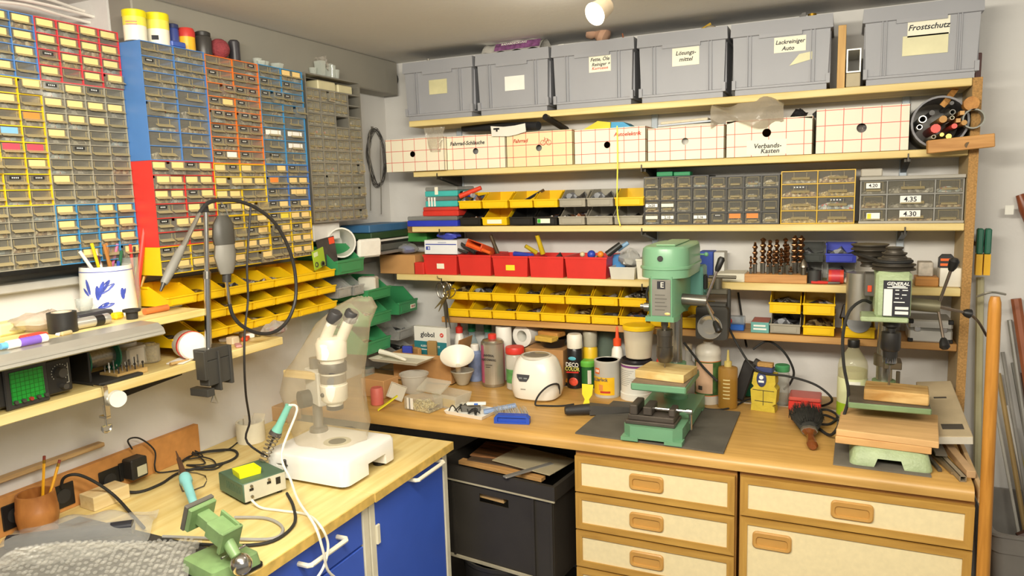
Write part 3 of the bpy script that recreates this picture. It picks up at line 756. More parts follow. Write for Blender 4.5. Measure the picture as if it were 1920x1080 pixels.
tub('red tub under the white glove box, with a small paper label', 794, 857, 478, 513, -.205, .17, REDB, z4, .93, None, 0, GT, (.018, PAPER))
tub('red tub holding orange-handled pliers', 859, 921, 478, 515, -.207, .17, REDB, z4, .93, .9, 2, GT)
tub('red tub with a yellow note on its front', 923, 990, 480, 518, -.209, .17, REDB, z4, .93, .95, 0, GT, (.02, M('f2dc2e', .6)))
tub('red tub full of dark sockets between two red tubs', 992, 1057, 481, 520, -.211, .17, REDB, z4, .95, 1.0, 2, GT)
tub('large red tub with coloured balls, beside the pale tray', 1059, 1138, 482, 525, -.214, .18, REDB, z4, .93, .9, 3, GT)
tub('small pale grey tray holding grey tools', 1142, 1191, 501, 526, -.212, .11, M('d8d5c8', .4), z4, .9, .9, 0)
tub('cream tub behind the green drill press head', 1192, 1250, 486, 522, -.19, .13, M('e6e2d2', .4), z4, .92, .8, 3)
binY('blue bin of dark fittings on a clear bin', 1547, 1608, -.13, z4 + .066, .066, BLUEB, .12, .7, 2, py=470)
binY('clear bin of small parts under the blue bin', 1549, 1607, -.13, z4, .065, CLB, .12, .6, 2, py=500)
binY('smoky clear bin with dark parts behind the twist drills', 1482, 1546, -.125, z4 + .066, .066, clear('6a6e6a', .35, .1), .12, .6, 2, py=470)
binY('clear bin of pale parts under the smoky bin', 1484, 1544, -.125, z4, .065, CLB, .12, .6, 0, py=500)

# ================================================================ grey stacking boxes on the top shelf
GB = M('9c9da2', .5, nv=.05, ns=5)
z1 = SHELVES[1][2] + .0006
def greybox(px0, px1, pyt, label, note=None, lab=None, h=.238):
    Y = -.222
    a = Wy(px0, 110, Y).x; b_ = Wy(px1, 110, Y).x; w = b_ - a - .004; d = .2
    t = thing('stacking_box', label, 'box', ((a + b_) / 2, Y + d / 2, z1), 0, 'grey boxes on the top shelf')
    def rc(hw, hd, z): return [(sx * hw, sy * hd, z) for sx, sy in ((-1, -1), (1, -1), (1, 1), (-1, 1))]
    W, D = w / 2, d / 2
    b = MB().loft([rc(W - .016, D - .012, 0), rc(W - .016, D - .012, .018), rc(W - .009, D - .006, .019), rc(W - .009, D - .006, .026), rc(W - .013, D - .010, .028), rc(W - .008, D - .007, h - .045), rc(W, D, h - .043), rc(W - .002, D - .002, h), rc(W - .008, D - .008, h), rc(W - .016, D - .014, .03)], sm=False)
    b.obj('body', GB, t)
    r_ = MB()
    for sx in (-1, 1):
        x = sx * W * .62
        for dx in (-.005, .006): r_.box(x + dx - .0015, x + dx + .0015, -D + .002, -D + .013, .026, h - .043)
        r_.box(sx * (W - .012) - .006, sx * (W - .012) + .006, -D + .001, -D + .02, .019, .05)
    r_.box(-W * .42, W * .42, -D - .001, -D + .01, h - .055, h - .043)
    for sx in (-1, 1): r_.box(sx * (W - .010) - .004, sx * (W - .010) + .004, -D + .03, -D + .034, .03, h - .05)
    r_.obj('ribs', GB, t)
    if lab:
        x, z, lw_, lh_, mat_ = lab
        MB().box(-lw_ / 2, lw_ / 2, -.0012, 0, -lh_ / 2, lh_ / 2).obj('label_card', mat_, t, (x, -D + .0075, z))
        for (tx, dx, dz, sz, ink) in note or (): text(t, 'lettering', tx, sz, ink, (x + dx, -D + .006, z + dz), shear=.25)
    return t, w
YP = M('e4dfb6', .7, nv=.1); WP = M('efeee6', .7, nv=.05)
greybox(752, 886, 110, 'grey stacking box with a blank yellowed label, closest to the ceiling duct', None, (-.0, .13, .085, .058, M('d3cda0', .7, nv=.15)))
greybox(889, 1030, 95, 'grey stacking box with a torn blank label under a foil bag', None, (.01, .115, .085, .055, WP))
greybox(1032, 1190, 80, 'grey stacking box labelled in black and red handwriting', [('Fette, Öle', 0, .016, .018, INK), ('Reiniger +', .004, -.002, .017, INK), ('Korrosion', .0, -.016, .015, INKRED)], (.03, .155, .085, .058, PAPER))
greybox(1193, 1365, 65, 'grey stacking box labelled in two handwritten lines, without tape scraps below', [('Lösungs-', 0, .012, .02, INK), ('mittel', .0, -.010, .02, INK)], (.015, .15, .095, .062, PAPER))
b5, _ = greybox(1368, 1562, 45, 'grey stacking box with a handwritten label and a torn scrap beneath', [('Lackreiniger', 0, .008, .0185, INK), ('Auto', -.006, -.013, .019, INK)], (.03, .155, .10, .05, PAPER))
MB().prism([(-.02, -.02), (.05, -.005), (.05, .02), (.01, .015)], -.0012, 0, 'y').obj('paper_scrap', YP, b5, (.05, -.0925, .105))
b6, _ = greybox(1614, 1843, 15, 'grey stacking box beside the aluminium tube with a one-word label over a blank one', [('Frostschutz', 0, 0, .024, INK)], (.02, .165, .115, .055, PAPER))
MB().box(-.065, .06, -.0012, 0, -.03, .03).obj('old_label', YP, b6, (.015, -.0925, .112))

# ================================================================ red-gridded cartons on shelf two
def gridmat(cx, cz, base='f3ead0', hole=None):
    """white carton board printed with thin red lines"""
    key = 'grid_%.3f_%.3f_%s' % (cx, cz, base)
    mt, nt, bs = newmat(key)
    bs.inputs['Roughness'].default_value = .6
    tc = nt.nodes.new('ShaderNodeTexCoord'); sp = nt.nodes.new('ShaderNodeSeparateXYZ'); nt.links.new(tc.outputs['Object'], sp.inputs[0])
    outs = []
    for ax, per, off in (('X', cx, .5), ('Z', cz, .22)):
        a = nt.nodes.new('ShaderNodeMath'); a.operation = 'MULTIPLY_ADD'; a.inputs[1].default_value = 1 / per; a.inputs[2].default_value = off; nt.links.new(sp.outputs[ax], a.inputs[0])
        f = nt.nodes.new('ShaderNodeMath'); f.operation = 'FRACT'; nt.links.new(a.outputs[0], f.inputs[0])
        l = nt.nodes.new('ShaderNodeMath'); l.operation = 'LESS_THAN'; l.inputs[1].default_value = .0024 / per; nt.links.new(f.outputs[0], l.inputs[0]); outs.append(l)
    mxm = nt.nodes.new('ShaderNodeMath'); mxm.operation = 'MAXIMUM'; nt.links.new(outs[0].outputs[0], mxm.inputs[0]); nt.links.new(outs[1].outputs[0], mxm.inputs[1])
    mx = nt.nodes.new('ShaderNodeMix'); mx.data_type = 'RGBA'; mx.inputs[6].default_value = lin(base); mx.inputs[7].default_value = lin('d9685a')
    nt.links.new(mxm.outputs[0], mx.inputs[0]); nt.links.new(mx.outputs[2], bs.inputs['Base Color'])
    return mt
z2 = SHELVES[2][2] + .0006
HOLE = M('b98a55', .8, nv=.1, ns=30)
def carton(px0, px1, pyt, Y, label, base='f3ead0', notes=(), inner=HOLE, hx=.5, hz=.52, hr=.0125, card=None):
    a = Wy(px0, 290, Y).x; b_ = Wy(px1, 290, Y).x; w = b_ - a - .002; h = Wy((px0 + px1) / 2, pyt, Y).z - z2; d = .2
    t = thing('carton', label, 'box', (a, Y, z2), 0, 'red-gridded cartons on the second shelf')
    gm = gridmat(w / 5.0, h / 2.9, base)
    b = MB(); n = 24; cx, cz = w * hx, h * hz
    circ = [(cx + hr * math.cos(2 * math.pi * i / n), 0, cz + hr * math.sin(2 * math.pi * i / n)) for i in range(n)]
    def edge(i):
        ang = 2 * math.pi * i / n; c, s_ = math.cos(ang), math.sin(ang); k = min((w - cx if c > 0 else cx) / max(1e-6, abs(c)), (h - cz if s_ > 0 else cz) / max(1e-6, abs(s_)))
        return (cx + c * k, 0, cz + s_ * k)
    out = [edge(i) for i in range(n)]
    b.add(circ + out, [(i, (i + 1) % n, (i + 1) % n + n, i + n) for i in range(n)])
    for (X, Z) in ((w, h), (0, h), (0, 0), (w, 0)):
        near = sorted(range(n), key=lambda i: (out[i][0] - X) ** 2 + (out[i][2] - Z) ** 2)[:2]
        b.add([out[near[0]], out[near[1]], (X, 0, Z)], [(0, 1, 2)])
    b.box(0, .002, 0, d, 0, h).box(w - .002, w, 0, d, 0, h).box(.002, w - .002, 0.0005, d, h - .002, h).box(.002, w - .002, .0005, d, 0, .002).box(.002, w - .002, d - .002, d, .002, h - .002)
    b.obj('carton_board', gm, t)
    iy = .03 if inner is not HOLE else d - .008
    MB().box(.004, w - .004, iy, iy + .004, .004, h - .004).obj('inside', inner, t)
    if card: MB().box(card[0] - card[2] / 2, card[0] + card[2] / 2, -.0012, -.0002, card[1] - card[3] / 2, card[1] + card[3] / 2).obj('label_card', PAPER, t)
    for (tx, x, z, sz, ink) in notes: text(t, 'lettering', tx, sz, ink, (x * w, -.0016, z * h), shear=.2)
    return t
YC = -.222
carton(723, 834, 259, YC - .02, 'red-gridded carton jutting past the shelf end by the coiled wire', hx=.47)
carton(838, 949, 253, YC, 'red-gridded carton with a two-word black pen label and grey finger hole', notes=[('Fahrrad-Schläuche', .36, .77, .0215, INK)], inner=M('8c8a8a', .6), hx=.5)
carton(950, 1075, 246, YC, 'yellowed red-gridded carton with a bicycle doodle', 'ecdcae', [('Fahrrad', .22, .75, .02, INKRED)], M('8c8a86', .6))
carton(1077, 1212, 240, YC, 'red-gridded carton marked in red pen, under the yellow strap', notes=[('Autoelektrik', .75, .8, .02, INKRED)], hx=.47)
carton(1214, 1359, 237, YC, 'red-gridded carton with a white finger hole, open brown top', inner=M('dcd8cc', .6), hx=.5, hz=.55)
carton(1361, 1524, 222, YC, 'red-gridded carton with a taped-on two-line paper label', notes=[('Verbands-', .49, .27, .022, INK), ('Kasten', .52, .13, .022, INK)], hx=.48, hz=.62, hr=.0145, card=(.135, .03, .13, .05))
carton(1528, 1705, 200, YC, 'large worn red-gridded carton next to the tube full of rods', 'eae2cc', (), speck(['2a2420', 'c9c0b0', '5a4a40'], 60), .5, .53, .015)
b = [x for x in COL.objects if x.get('label', '').startswith('yellowed red-gridded')][0]
w = .2
dood = MB()
for cx in (.158, .183): dood.tube([(cx + .010 * math.cos(a * .6283), -.0014, .088 + .010 * math.sin(a * .6283)) for a in range(10)], .0009, 4, 0, 1, True)
dood.tube([(.158, -.0014, .088), (.166, -.0014, .103), (.179, -.0014, .103), (.183, -.0014, .088)], .0009, 4, 0, 0).tube([(.166, -.0014, .103), (.171, -.0014, .088), (.179, -.0014, .103)], .0009, 4, 0, 0).tube([(.166, -.0014, .103), (.165, -.0014, .110)], .0009, 4, 0, 0)
dood.obj('bicycle_doodle', INKRED, b)
# ================================================================ drill presses
PG = M('6d9c78', .35, nv=.08, ns=8); PG2 = M('a3b389', .45, nv=.15, ns=20, bump=.25, bs=120)
LAM = wood('e3c489', 'c9a262', 0, .6, 8, 6)
# rubber mat
b = MB().prism([(1.175, -.735), (1.65, -.755), (1.645, -.335), (1.19, -.352)], .0005, .006, 'z')
solo(b, 'rubber_mat', M('5b574f', .75, nv=.22, ns=9), 'worn grey rubber mat under the green drill press', 'mat', (0, 0, CT))
PX_, PY_ = 1.43, -.56
t = thing('drill_press', 'green bench drill press with belt cover standing on the rubber mat', 'drill press', (PX_, PY_, CT + .006))
b = MB(); W_ = .092
b.prism([(-W_ + .025, -.19), (W_ - .025, -.19), (W_, -.165), (W_, .23), (-W_, .23), (-W_, -.165)], .008, .048, 'z')
b.prism([(-W_ - .004, -.194), (-W_ * .45, -.194), (-W_ * .45, -.186), (-W_ - .004, -.15)], 0, .012, 'z').prism([(W_ * .45, -.194), (W_ + .004, -.194), (W_ + .004, -.15), (W_ * .45, -.186)], 0, .012, 'z').box(-W_, W_, .19, .23, 0, .009)
b.obj('base', PG, t)
MB().cyl((0, .175, .048), (0, .175, .56), .0225, n=24).obj('column', M('aaa79f', .25, .9, .06), t)
MB().lathe([(.042, .048), (.042, .06), (.034, .068), (.034, .09), (.0, .09)], 24, (0, .175, 0)).obj('column_flange', PG, t)
tb = MB().box(-.085, .092, -.115, .12, .142, .166, .004).cyl((0, .175, .13), (0, .175, .175), .036, n=20).box(-.03, .03, .11, .16, .138, .165)
o = tb.obj('table', PG, t)
MB().box(-.083, .09, -.113, .118, .166, .1675).obj('table_surface', M('8a7a66', .6, .2, .25), o)
# head casting
hb = MB().prism([(-.034, -.048), (.034, -.048), (.045, -.03), (.045, .20), (-.045, .20), (-.045, -.03)], .372, .505, 'z')
hb.prism([(-.052, -.05), (.04, -.05), (.048, -.03), (.048, .02), (-.052, .02)], .358, .374, 'z').cyl((0, .175, .36), (0, .175, .50), .042, n=20)
hd = hb.obj('head', PG, t)
MB().box(-.03, .03, -.0505, -.048, .378, .495).obj('type_plate', M('8e8a80', .4, .4, .15), hd)
MB().box(-.013, .013, -.0515, -.0505, .465, .490).obj('logo', INK, hd)
text(hd, 'lettering', 'E', .024, M('c9c5ba', .5, nv=0), (.003, -.0518, .4775), ext=.0003)
for i in range(5): MB().box(-.02, .012 + .006 * (i % 2), -.0512, -.0505, .396 + .012 * i, .3985 + .012 * i).obj('plate_line', M('5a564e', .6, nv=0), hd)
MB().sph((.02, -.051, .385), .006, 8, sc=(1.6, .3, .8)).obj('rating_mark', M('d8c47a', .4), hd)
MB().cyl((-.045, -.02, .40), (-.062, -.02, .40), .014, n=16).cyl((-.062, -.02, .402), (-.075, -.02, .402), .008, n=12).obj('depth_lock', STEEL, hd)
# belt cover: rounded front, long box going back
def cov(s_, z):
    P = []
    r_ = .078 * s_
    for i in range(13):
        a = R(180 + 180 * i / 12); P.append((r_ * math.cos(a), .02 + r_ * math.sin(a) * .95, z))
    P += [(.078 * s_, .20, z), (.068 * s_, .255, z), (-.068 * s_, .255, z), (-.078 * s_, .20, z)]
    return P
cv = MB().loft([cov(1, .498), cov(1.0, .524), cov(1.06, .526), cov(1.06, .533), cov(1.0, .535), cov(.99, .575), cov(.94, .592), cov(.84, .598)])
c_ = cv.obj('belt_cover', M('7aa884', .3, nv=.05, ns=6), t)
MB().box(-.03, .035, .0, .24, .598, .604, .003).obj('cover_ridge', M('88ae86', .35), c_)
MB().cyl((-.002, -.0545, .563), (-.002, -.058, .563), .009, n=16).obj('plug', M('2c2a28', .5), c_)
MB().cyl((.078, .19, .555), (.098, .19, .555), .003).sph((.1, .19, .555), .008, 10).obj('latch_knob', M('6aa078', .3), c_)
# motor behind
MB().box(.03, .085, .21, .30, .375, .51, .006).cyl((.058, .26, .44), (.09, .26, .44), .03, n=18).obj('motor', M('6aa296', .4), t)
MB().box(.086, .097, .22, .245, .43, .48, .002).obj('switch', BLACK, t)
# chuck
ck = MB().lathe([(.012, .358), (.012, .335), (.0095, .334), (.0095, .325), (.026, .324), (.027, .305), (.024, .304), (.024, .268), (.027, .267), (.0275, .235), (.02, .215), (.015, .214), (.0, .213)][::-1], 22)
k = ck.obj('chuck', M('6d675d', .3, .85, .2), t)
MB().cyl((0, 0, .175), (0, 0, .215), .0022, n=8).obj('drill_bit', STEEL, k)
# feed hub and levers
hub = MB().cyl((.045, .06, .418), (.125, .06, .414), .019, n=16).obj('feed_hub', M('7b776e', .35, .7), t)
for e, kn in (((.168, .07, .55), 1), ((.175, -.02, .335), 1), ((.13, .15, .36), 0)):
    e = Vector(e); s0 = Vector((.12, .06, .414)); dd = (e - s0)
    l = MB().cyl(s0, e, .0048, n=8).obj('feed_lever', M('b9aca6', .2, .9), hub)
    if kn: MB().cyl(s0 + dd * .72, s0 + dd * 1.06, .008, n=12, prof=[(0, .0065), (.2, .0095), (.85, .0115), (1, .007)]).obj('knob', BLACK, l)
MB().tube([(-.04, .10, .47), (-.075, .09, .45), (-.08, .09, .41), (-.05, .1, .39)], .0045, 7).obj('cable', RUBBER, t)
# work block on its table
solo(MB().at((0, 0, 0), 0, 0, -8).box(-.082, .083, -.065, .07, 0, .027, .0015), 'wood_block', wood('e6cf92', 'c9a45e', 0, .7, 9, 3, blotch=.35), 'drilled pale wood block on the green drill press table', 'block', (PX_ + .005, PY_ - .005, CT + .006 + .1685))
# machine vice on the base
VX, VY = PX_ - .005, PY_ - .12
t = thing('machine_vice', 'dark steel machine vice lying on the green drill press base', 'vice', (VX, VY, CT + .006 + .0485))
DVS = M('5a524a', .5, .5, .25)
MB().box(-.082, .075, -.055, .05, 0, .012, .002).box(-.075, .07, -.045, .045, .012, .028, .002).box(-.07, -.045, -.045, .05, .028, .06, .003).box(.05, .07, -.03, .03, .028, .052, .003).obj('body', DVS, t)
MB().box(-.028, .0, -.042, .042, .029, .056, .003).obj('moving_jaw', DVS, t)
s = MB().cyl((.0, 0, .042), (.105, 0, .042), .006, n=10).obj('screw', CHROME, t)
MB().cyl((.1, 0, .042), (.118, 0, .042), .009, n=12).cyl((.112, 0, .048), (.114, 0, -.015), .005, n=10).obj('handle', CHROME, s)

# ---------------------------------------------------------------- second drill press
QX, QY = 2.093, -.50
solo(MB().prism([(1.948, -.735), (2.19, -.742), (2.185, -.3), (1.955, -.29)], .0005, .004, 'z'), 'rubber_mat', M('6a655b', .8, nv=.2, ns=10), 'thin grey mat under the pale green drill press', 'mat', (0, 0, CT))
t = thing('drill_press', 'pale green bench drill press with open belt pulleys near the side panel', 'drill press', (QX, QY, CT + .004))
def r4(hx, y0, y1, z, c=.02):
    P = []
    for (x, y, a0) in ((hx - c, y1 - c, 0), (-hx + c, y1 - c, 90), (-hx + c, y0 + c, 180), (hx - c, y0 + c, 270)):
        for i in range(4): P.append((x + c * math.cos(R(a0 + 30 * i)), y + c * math.sin(R(a0 + 30 * i)), z))
    return P
bs = MB().loft([r4(.103, -.222, .23, .0), r4(.103, -.222, .23, .006), r4(.093, -.205, .22, .04), r4(.086, -.198, .21, .047)], sm=True)
o = bs.obj('base', PG2, t)
carve(o, MB().prism([(-.045, -.01), (.038, -.01), (.026, .022), (-.032, .022)], -.25, -.06, 'y'))
MB().cyl((-.005, .18, .047), (-.005, .18, .53), .0235, n=24).obj('column', M('b5b0a2', .25, .9, .08), t)
tb = MB().box(-.11, .105, -.10, .10, .127, .145, .003).cyl((-.005, .18, .11), (-.005, .18, .15), .035, n=18).box(-.035, .03, .09, .16, .115, .142).obj('table', M('7c9468', .5, nv=.15), t)
MB().box(-.108, .103, -.098, .098, .145, .1462).obj('table_surface', M('6b6358', .55, .4, .3), tb)
hb = MB().box(-.048, .045, -.058, .12, .395, .53, .008).box(-.085, .04, -.066, .04, .383, .397, .003).cyl((-.005, .18, .40), (-.005, .18, .52), .04, n=18)
hd = hb.obj('head', PG2, t)
lp = MB().box(-.028, .042, -.0595, -.058, .40, .505).obj('type_plate', INK, hd)
MB().box(-.026, -.004, -.0602, -.0595, .402, .48).box(.004, .038, -.0602, -.0595, .407, .416).box(.004, .038, -.0602, -.0595, .421, .429).obj('plate_field', M('e8e6dc', .5, nv=0), lp)
LW = M('f0eee6', .5, nv=0)
text(lp, 'lettering', 'GENERAL', .0135, LW, (.009, -.0600, .4955), shear=.2)
for i, (x, z, w_) in enumerate(((.012, .4885, .034), (.008, .4845, .052), (.008, .4775, .010), (.028, .4775, .014), (.008, .466, .010), (.026, .464, .012), (.008, .454, .010), (.019, .454, .003), (.014, .4425, .028))): bar(lp, x, -.0600, z, w_, .0026, LW)
# pulleys
def pulley(name, c, radii, z0, th, rev=False):
    p = []; z = z0
    for r_ in radii:
        p += [(r_, z), (r_, z + .003), (r_ * .86, z + th * .5), (r_, z + th - .003), (r_, z + th)]; z += th
    return MB().lathe(p + [(.012, z)], 30, c).obj(name, M('4b453c', .45, .4, .2), t)
pulley('spindle_pulley', (0, 0, 0), [.058, .045, .034, .024], .531, .0165)
pulley('motor_pulley', (-.06, .17, 0), [.026, .036, .046, .055], .520, .018)
MB().tube([(-.046, -.005, .556), (-.05, .03, .556), (-.105, .17, .562), (-.1, .2, .562), (-.06, .215, .562), (-.02, .19, .562), (.03, .035, .556), (.046, .0, .556), (.03, -.034, .556), (-.01, -.046, .556), (-.035, -.03, .556)], .005, 6, closed=True).obj('belt', RUBBER, t)
MB().cyl((-.085, .17, .35), (-.085, .17, .50), .040, n=22).obj('motor', M('b9b4a8', .35, .8, .1), t)
mo = MB().box(-.075, -.045, .05, .12, .44, .51, .003).obj('switch_box', M('5c574f', .5), t)
MB().box(-.066, -.054, .047, .05, .455, .475, .001).obj('switch', M('e2502a', .4), mo)
ck = MB().lathe([(.018, .383), (.024, .375), (.024, .362), (.012, .355), (.012, .345), (.026, .343), (.0275, .33), (.0275, .295), (.024, .288), (.021, .287), (.019, .25), (.011, .245), (.0, .2449)][::-1], 24)
k = ck.obj('chuck', M('4a4845', .35, .75, .1), t)
MB().lathe([(.0, .244), (.0115, .2445), (.0192, .2505), (.0205, .2865), (.0, .287)], 20).obj('chuck_sleeve', CHROME, k)
MB().cyl((0, 0, .178), (0, 0, .246), .003, n=8).obj('drill_bit', STEEL, k)
MB().cyl((-.005, .18, .2), (-.005, .18, .235), .032, n=18).box(-.01, .04, .10, .17, .205, .228, .002).cyl((.03, .10, .2), (.03, .10, .16), .006).obj('column_clamp', M('8a7f6a', .35, .8, .15), t)
hub = MB().cyl((.045, .03, .425), (.125, .03, .42), .019, n=16).obj('feed_hub', M('6f6a52', .5, .4), t)
for e in ((.15, .0, .55), (.135, -.03, .32), (.20, .05, .40)):
    e = Vector(e); s0 = Vector((.12, .03, .42)); dd = e - s0
    l = MB().cyl(s0, e, .0045, n=8).obj('feed_lever', M('a39384', .25, .9), hub)
    MB().cyl(s0 + dd * .84, s0 + dd * 1.12, .01, n=12, prof=[(0, .007), (.3, .012), (.8, .014), (1, .008)]).obj('knob', BLACK, l)
a = (-.055, .06, .42)
MB().tube([a, (-.08, .03, .43), (-.115, .0, .40), (-.13, -.02, .33), (-.125, -.03, .24), (-.11, -.03, .16), (-.115, -.03, .10), (-.14, -.05, .04), (-.16, .0, .0055), (-.19, .06, .003)], .0048, 7).obj('power_cable', RUBBER, t)
# blocks and planks
solo(MB().at((0, 0, 0), 0, 0, -4).box(-.083, .085, -.055, .05, 0, .034, .003), 'wood_block', wood('e2bd7c', 'b98742', 0, .7, 9, 4, blotch=.4), 'splintered wood block on the pale green drill press table', 'block', (QX + .018, QY - .02, CT + .004 + .147))
z = CT + .004 + .0478
solo(MB().at((0, 0, 0), 0, 0, -3).box(-.125, .115, -.125, .13, 0, .02, .0015), 'plank', wood('dcae72', 'c4935a', 0, .6, 5, 7), 'lower pale plank lying on the pale green drill press base', 'plank', (QX - .01, QY - .075, z))
solo(MB().at((0, 0, 0), 0, 0, -5).box(-.125, .13, -.13, .13, 0, .019, .0015), 'plank', wood('e0b67c', 'cba06a', 0, .6, 5, 7), 'upper pale plank with dark knots stacked on another plank', 'plank', (QX - .004, QY - .068, z + .0203))
# ================================================================ things on the counter
def turned(name, label, cat, px, py, z, parts, group=None, n=22, back=None, Y=None):
    """a turned thing standing on height z: profiles are (radius, height) in picture pixels at its place.
    py is its visible foot, or with Y given (foot hidden) its top on the plane Y"""
    if Y is None:
        P = Wz(px, py, z); s_ = mpp(P); yy = P.y + (parts[0][1][0][0] * s_ if back is None else back); k = 1
        x = Wy(px, py, yy).x
    else:
        P = Wy(px, py, Y); s_ = mpp(P); x = P.x; yy = Y
        k = (P.z - z) / s_ / max(h for p_ in parts for r_, h in p_[1])
    t = thing(name, label, cat, (x, yy, z + .0006), 0, group)
    for (pn, prof, mat) in parts:
        MB().lathe([(r_ * s_, h * s_ * k) for r_, h in prof], n).obj(pn, mat, t)
    return t, s_
def boxpx(px0, px1, pyt, pyb, Y, d, bev=.002):
    a = Wy(px0, (pyt + pyb) / 2, Y); b_ = Wy(px1, (pyt + pyb) / 2, Y); m_ = (px0 + px1) / 2
    return a.x, b_.x, Wy(m_, pyb, Y).z, Wy(m_, pyt, Y).z
def block(name, label, cat, px0, px1, pyt, pyb, Y, d, mat, base=None, rz=0, bev=.002, group=None):
    """a box whose front face spans the given picture points on plane Y"""
    x0, x1, z0, z1 = boxpx(px0, px1, pyt, pyb, Y, d)
    if base is not None: z1 = base + (z1 - z0) if base > 5 else z1; z0 = base
    w = x1 - x0; h = z1 - z0
    return solo(MB().box(-w / 2, w / 2, 0, d, 0, h, bev), name, mat, label, cat, ((x0 + x1) / 2, Y, z0), rz, group), w, h
ZC = CT
GLASS = clear('cfd8cf', .14, .04); MILK = clear('ece8da', .5, .25); AMBER = clear('b98a3a', .55, .08)
DKGREEN = M('1f6a3e', .4); ORANGE = M('f0562a', .4); REDP = M('d63a30', .4); YLID = M('f2c81c', .35); CARDB = M('b98a55', .8, nv=.1, ns=30)
def lbl(t, tx, size, ink, x, y, z, **kw): return text(t, 'lettering', tx, size, ink, (x, y, z), **kw)
# thinner tin
t, s_ = turned('solvent_tin', 'tall metal thinner tin with pink stripe and red cap', 'tin', 926, 728, ZC, [('tin', [(21, 0), (22, 2), (22, 84), (20, 86), (19, 88), (8, 90)], M('a79f8e', .3, .7, .15)), ('cap', [(7, 89), (8, 90), (8, 98), (7, 99)], REDP)])
MB().lathe([(22.3 * s_, 8 * s_), (22.3 * s_, 80 * s_)], 22, cap=False).obj('pink_print', M('b85a7a', .4, nv=.1), t).scale = (1, 1, 1)
g = MB(); 
for i in range(12):
    a0, a1 = R(250 + 9 * i), R(259 + 9 * i); rr = 22.8 * s_
    g.add([(rr * math.cos(a0), rr * math.sin(a0), 6 * s_), (rr * math.cos(a1), rr * math.sin(a1), 6 * s_), (rr * math.cos(a1), rr * math.sin(a1), 82 * s_), (rr * math.cos(a0), rr * math.sin(a0), 82 * s_)], [(0, 1, 2, 3)])
g.obj('print_panel', M('b9b1a0', .3, .6, .1), t)
lbl(t, 'UNIVERSAL', .0125, INK, .006, -23.4 * s_, 62 * s_, sx=.8); lbl(t, 'VERDÜNNUNG', .0125, INK, .006, -23.4 * s_, 54 * s_, sx=.75)
bar(t, .006, -23.2 * s_, 44 * s_, .03, .0022, INK); bar(t, .002, -23.2 * s_, 40 * s_, .02, .002, INK)
# red-lidded jar
t, s_ = turned('jar', 'clear jar of white powder with red lid and green label', 'jar', 965, 650, ZC, [('glass', [(15, 0), (17, 2), (17, 52), (14, 56)], MILK), ('lid', [(17.5, 56), (18, 57), (18, 64), (17, 66)], REDP)], Y=-.30)
MB().lathe([(17.3 * s_, 14 * s_), (17.3 * s_, 40 * s_)], 22, cap=False).obj('label', M('5fa05a', .5, nv=.3, ns=40), t)
# ultrasonic cleaner
P = Wz(1009, 755, ZC); s_ = mpp(P)
t = thing('ultrasonic_cleaner', 'white rounded ultrasonic cleaner with round window and dark display', 'cleaner', (Wy(1009, 755, P.y + 36 * s_).x, P.y + 36 * s_, ZC + .0006))
def sq(r_, z, k=3.2, sy=.85, y0=0):
    Q = []
    for i in range(28):
        a = 2 * math.pi * i / 28; c, s1 = math.cos(a), math.sin(a); m_ = (abs(c) ** k + abs(s1) ** k) ** (-1 / k)
        Q.append((r_ * s_ * c * m_, r_ * s_ * s1 * m_ * sy + y0, z * s_))
    return Q
MB().loft([sq(36, 0), sq(43, 4), sq(47, 18), sq(47, 34), sq(44, 54), sq(39, 70), sq(34, 78), sq(28, 82)]).obj('housing', M('eeeade', .3, nv=.03), t)
MB().at((0, -3 * s_, 82.2 * s_)).lathe([(29 * s_, -3 * s_), (29 * s_, 1.5 * s_), (26 * s_, 1.8 * s_), (25 * s_, 0), (0, .0005)], 26).obj('lid_ring', M('d8d4c8', .3), t)
MB().at((0, -3 * s_, 83 * s_)).lathe([(25 * s_, 0), (24 * s_, 1 * s_), (0, 1.4 * s_)], 26).obj('window', clear('a5a294', .5, .05), t)
yd = -38.6 * s_
MB().at((-13 * s_, yd, 47 * s_), -9).prism([(-13 * s_, 5 * s_), (13 * s_, 5 * s_), (12 * s_, -1 * s_), (7 * s_, -8 * s_), (-7 * s_, -8 * s_), (-12 * s_, -1 * s_)], -.0025, .006, 'y').obj('display', M('44464a', .2, nv=0), t)
[bar(t, (-13 + dx_) * s_, yd - .0032, 45 * s_, 7 * s_, 3 * s_, M('8a9090', .5, nv=0)) for dx_ in (-5, 5)]
bar(t, -13 * s_, -40.2 * s_, 24 * s_, 10 * s_, 2 * s_, M('9a968c', .5, nv=0))
MB().tube([(44 * s_, 0, 10 * s_), (50 * s_, -20 * s_, 34 * s_), (40 * s_, -44 * s_, 36 * s_), (24 * s_, -52 * s_, 20 * s_), (18 * s_, -56 * s_, .004), (34 * s_, -56 * s_, .003), (66 * s_, -46 * s_, .003), (84 * s_, -30 * s_, .004)], .0035, 6).obj('cable', RUBBER, t)
# funnels
P = Wz(868, 705, ZC); s_ = mpp(P)
t, _ = turned('funnel', 'grey plastic funnel standing under the white funnel', 'funnel', 868, 724, ZC, [('cone', [(7, 0), (11, 3), (21, 26), (22.5, 27), (22, 29), (19, 27), (9, 5), (5, 3)], M('c3c1b2', .4))])
b = MB().lathe([(r_ * s_, h * s_) for r_, h in [(4, -26), (5, -8), (28, 14), (30, 15), (30, 17), (27, 15), (4, -5), (3, -26)]], 26, cap=False)
o = solo(b, 'funnel', M('efeadb', .4, nv=.03), 'large white plastic funnel tipped over the grey funnel', 'funnel', (t.location.x + .008, t.location.y - .05, ZC + 46 * s_)); o.rotation_euler = (R(24), R(12), 0)
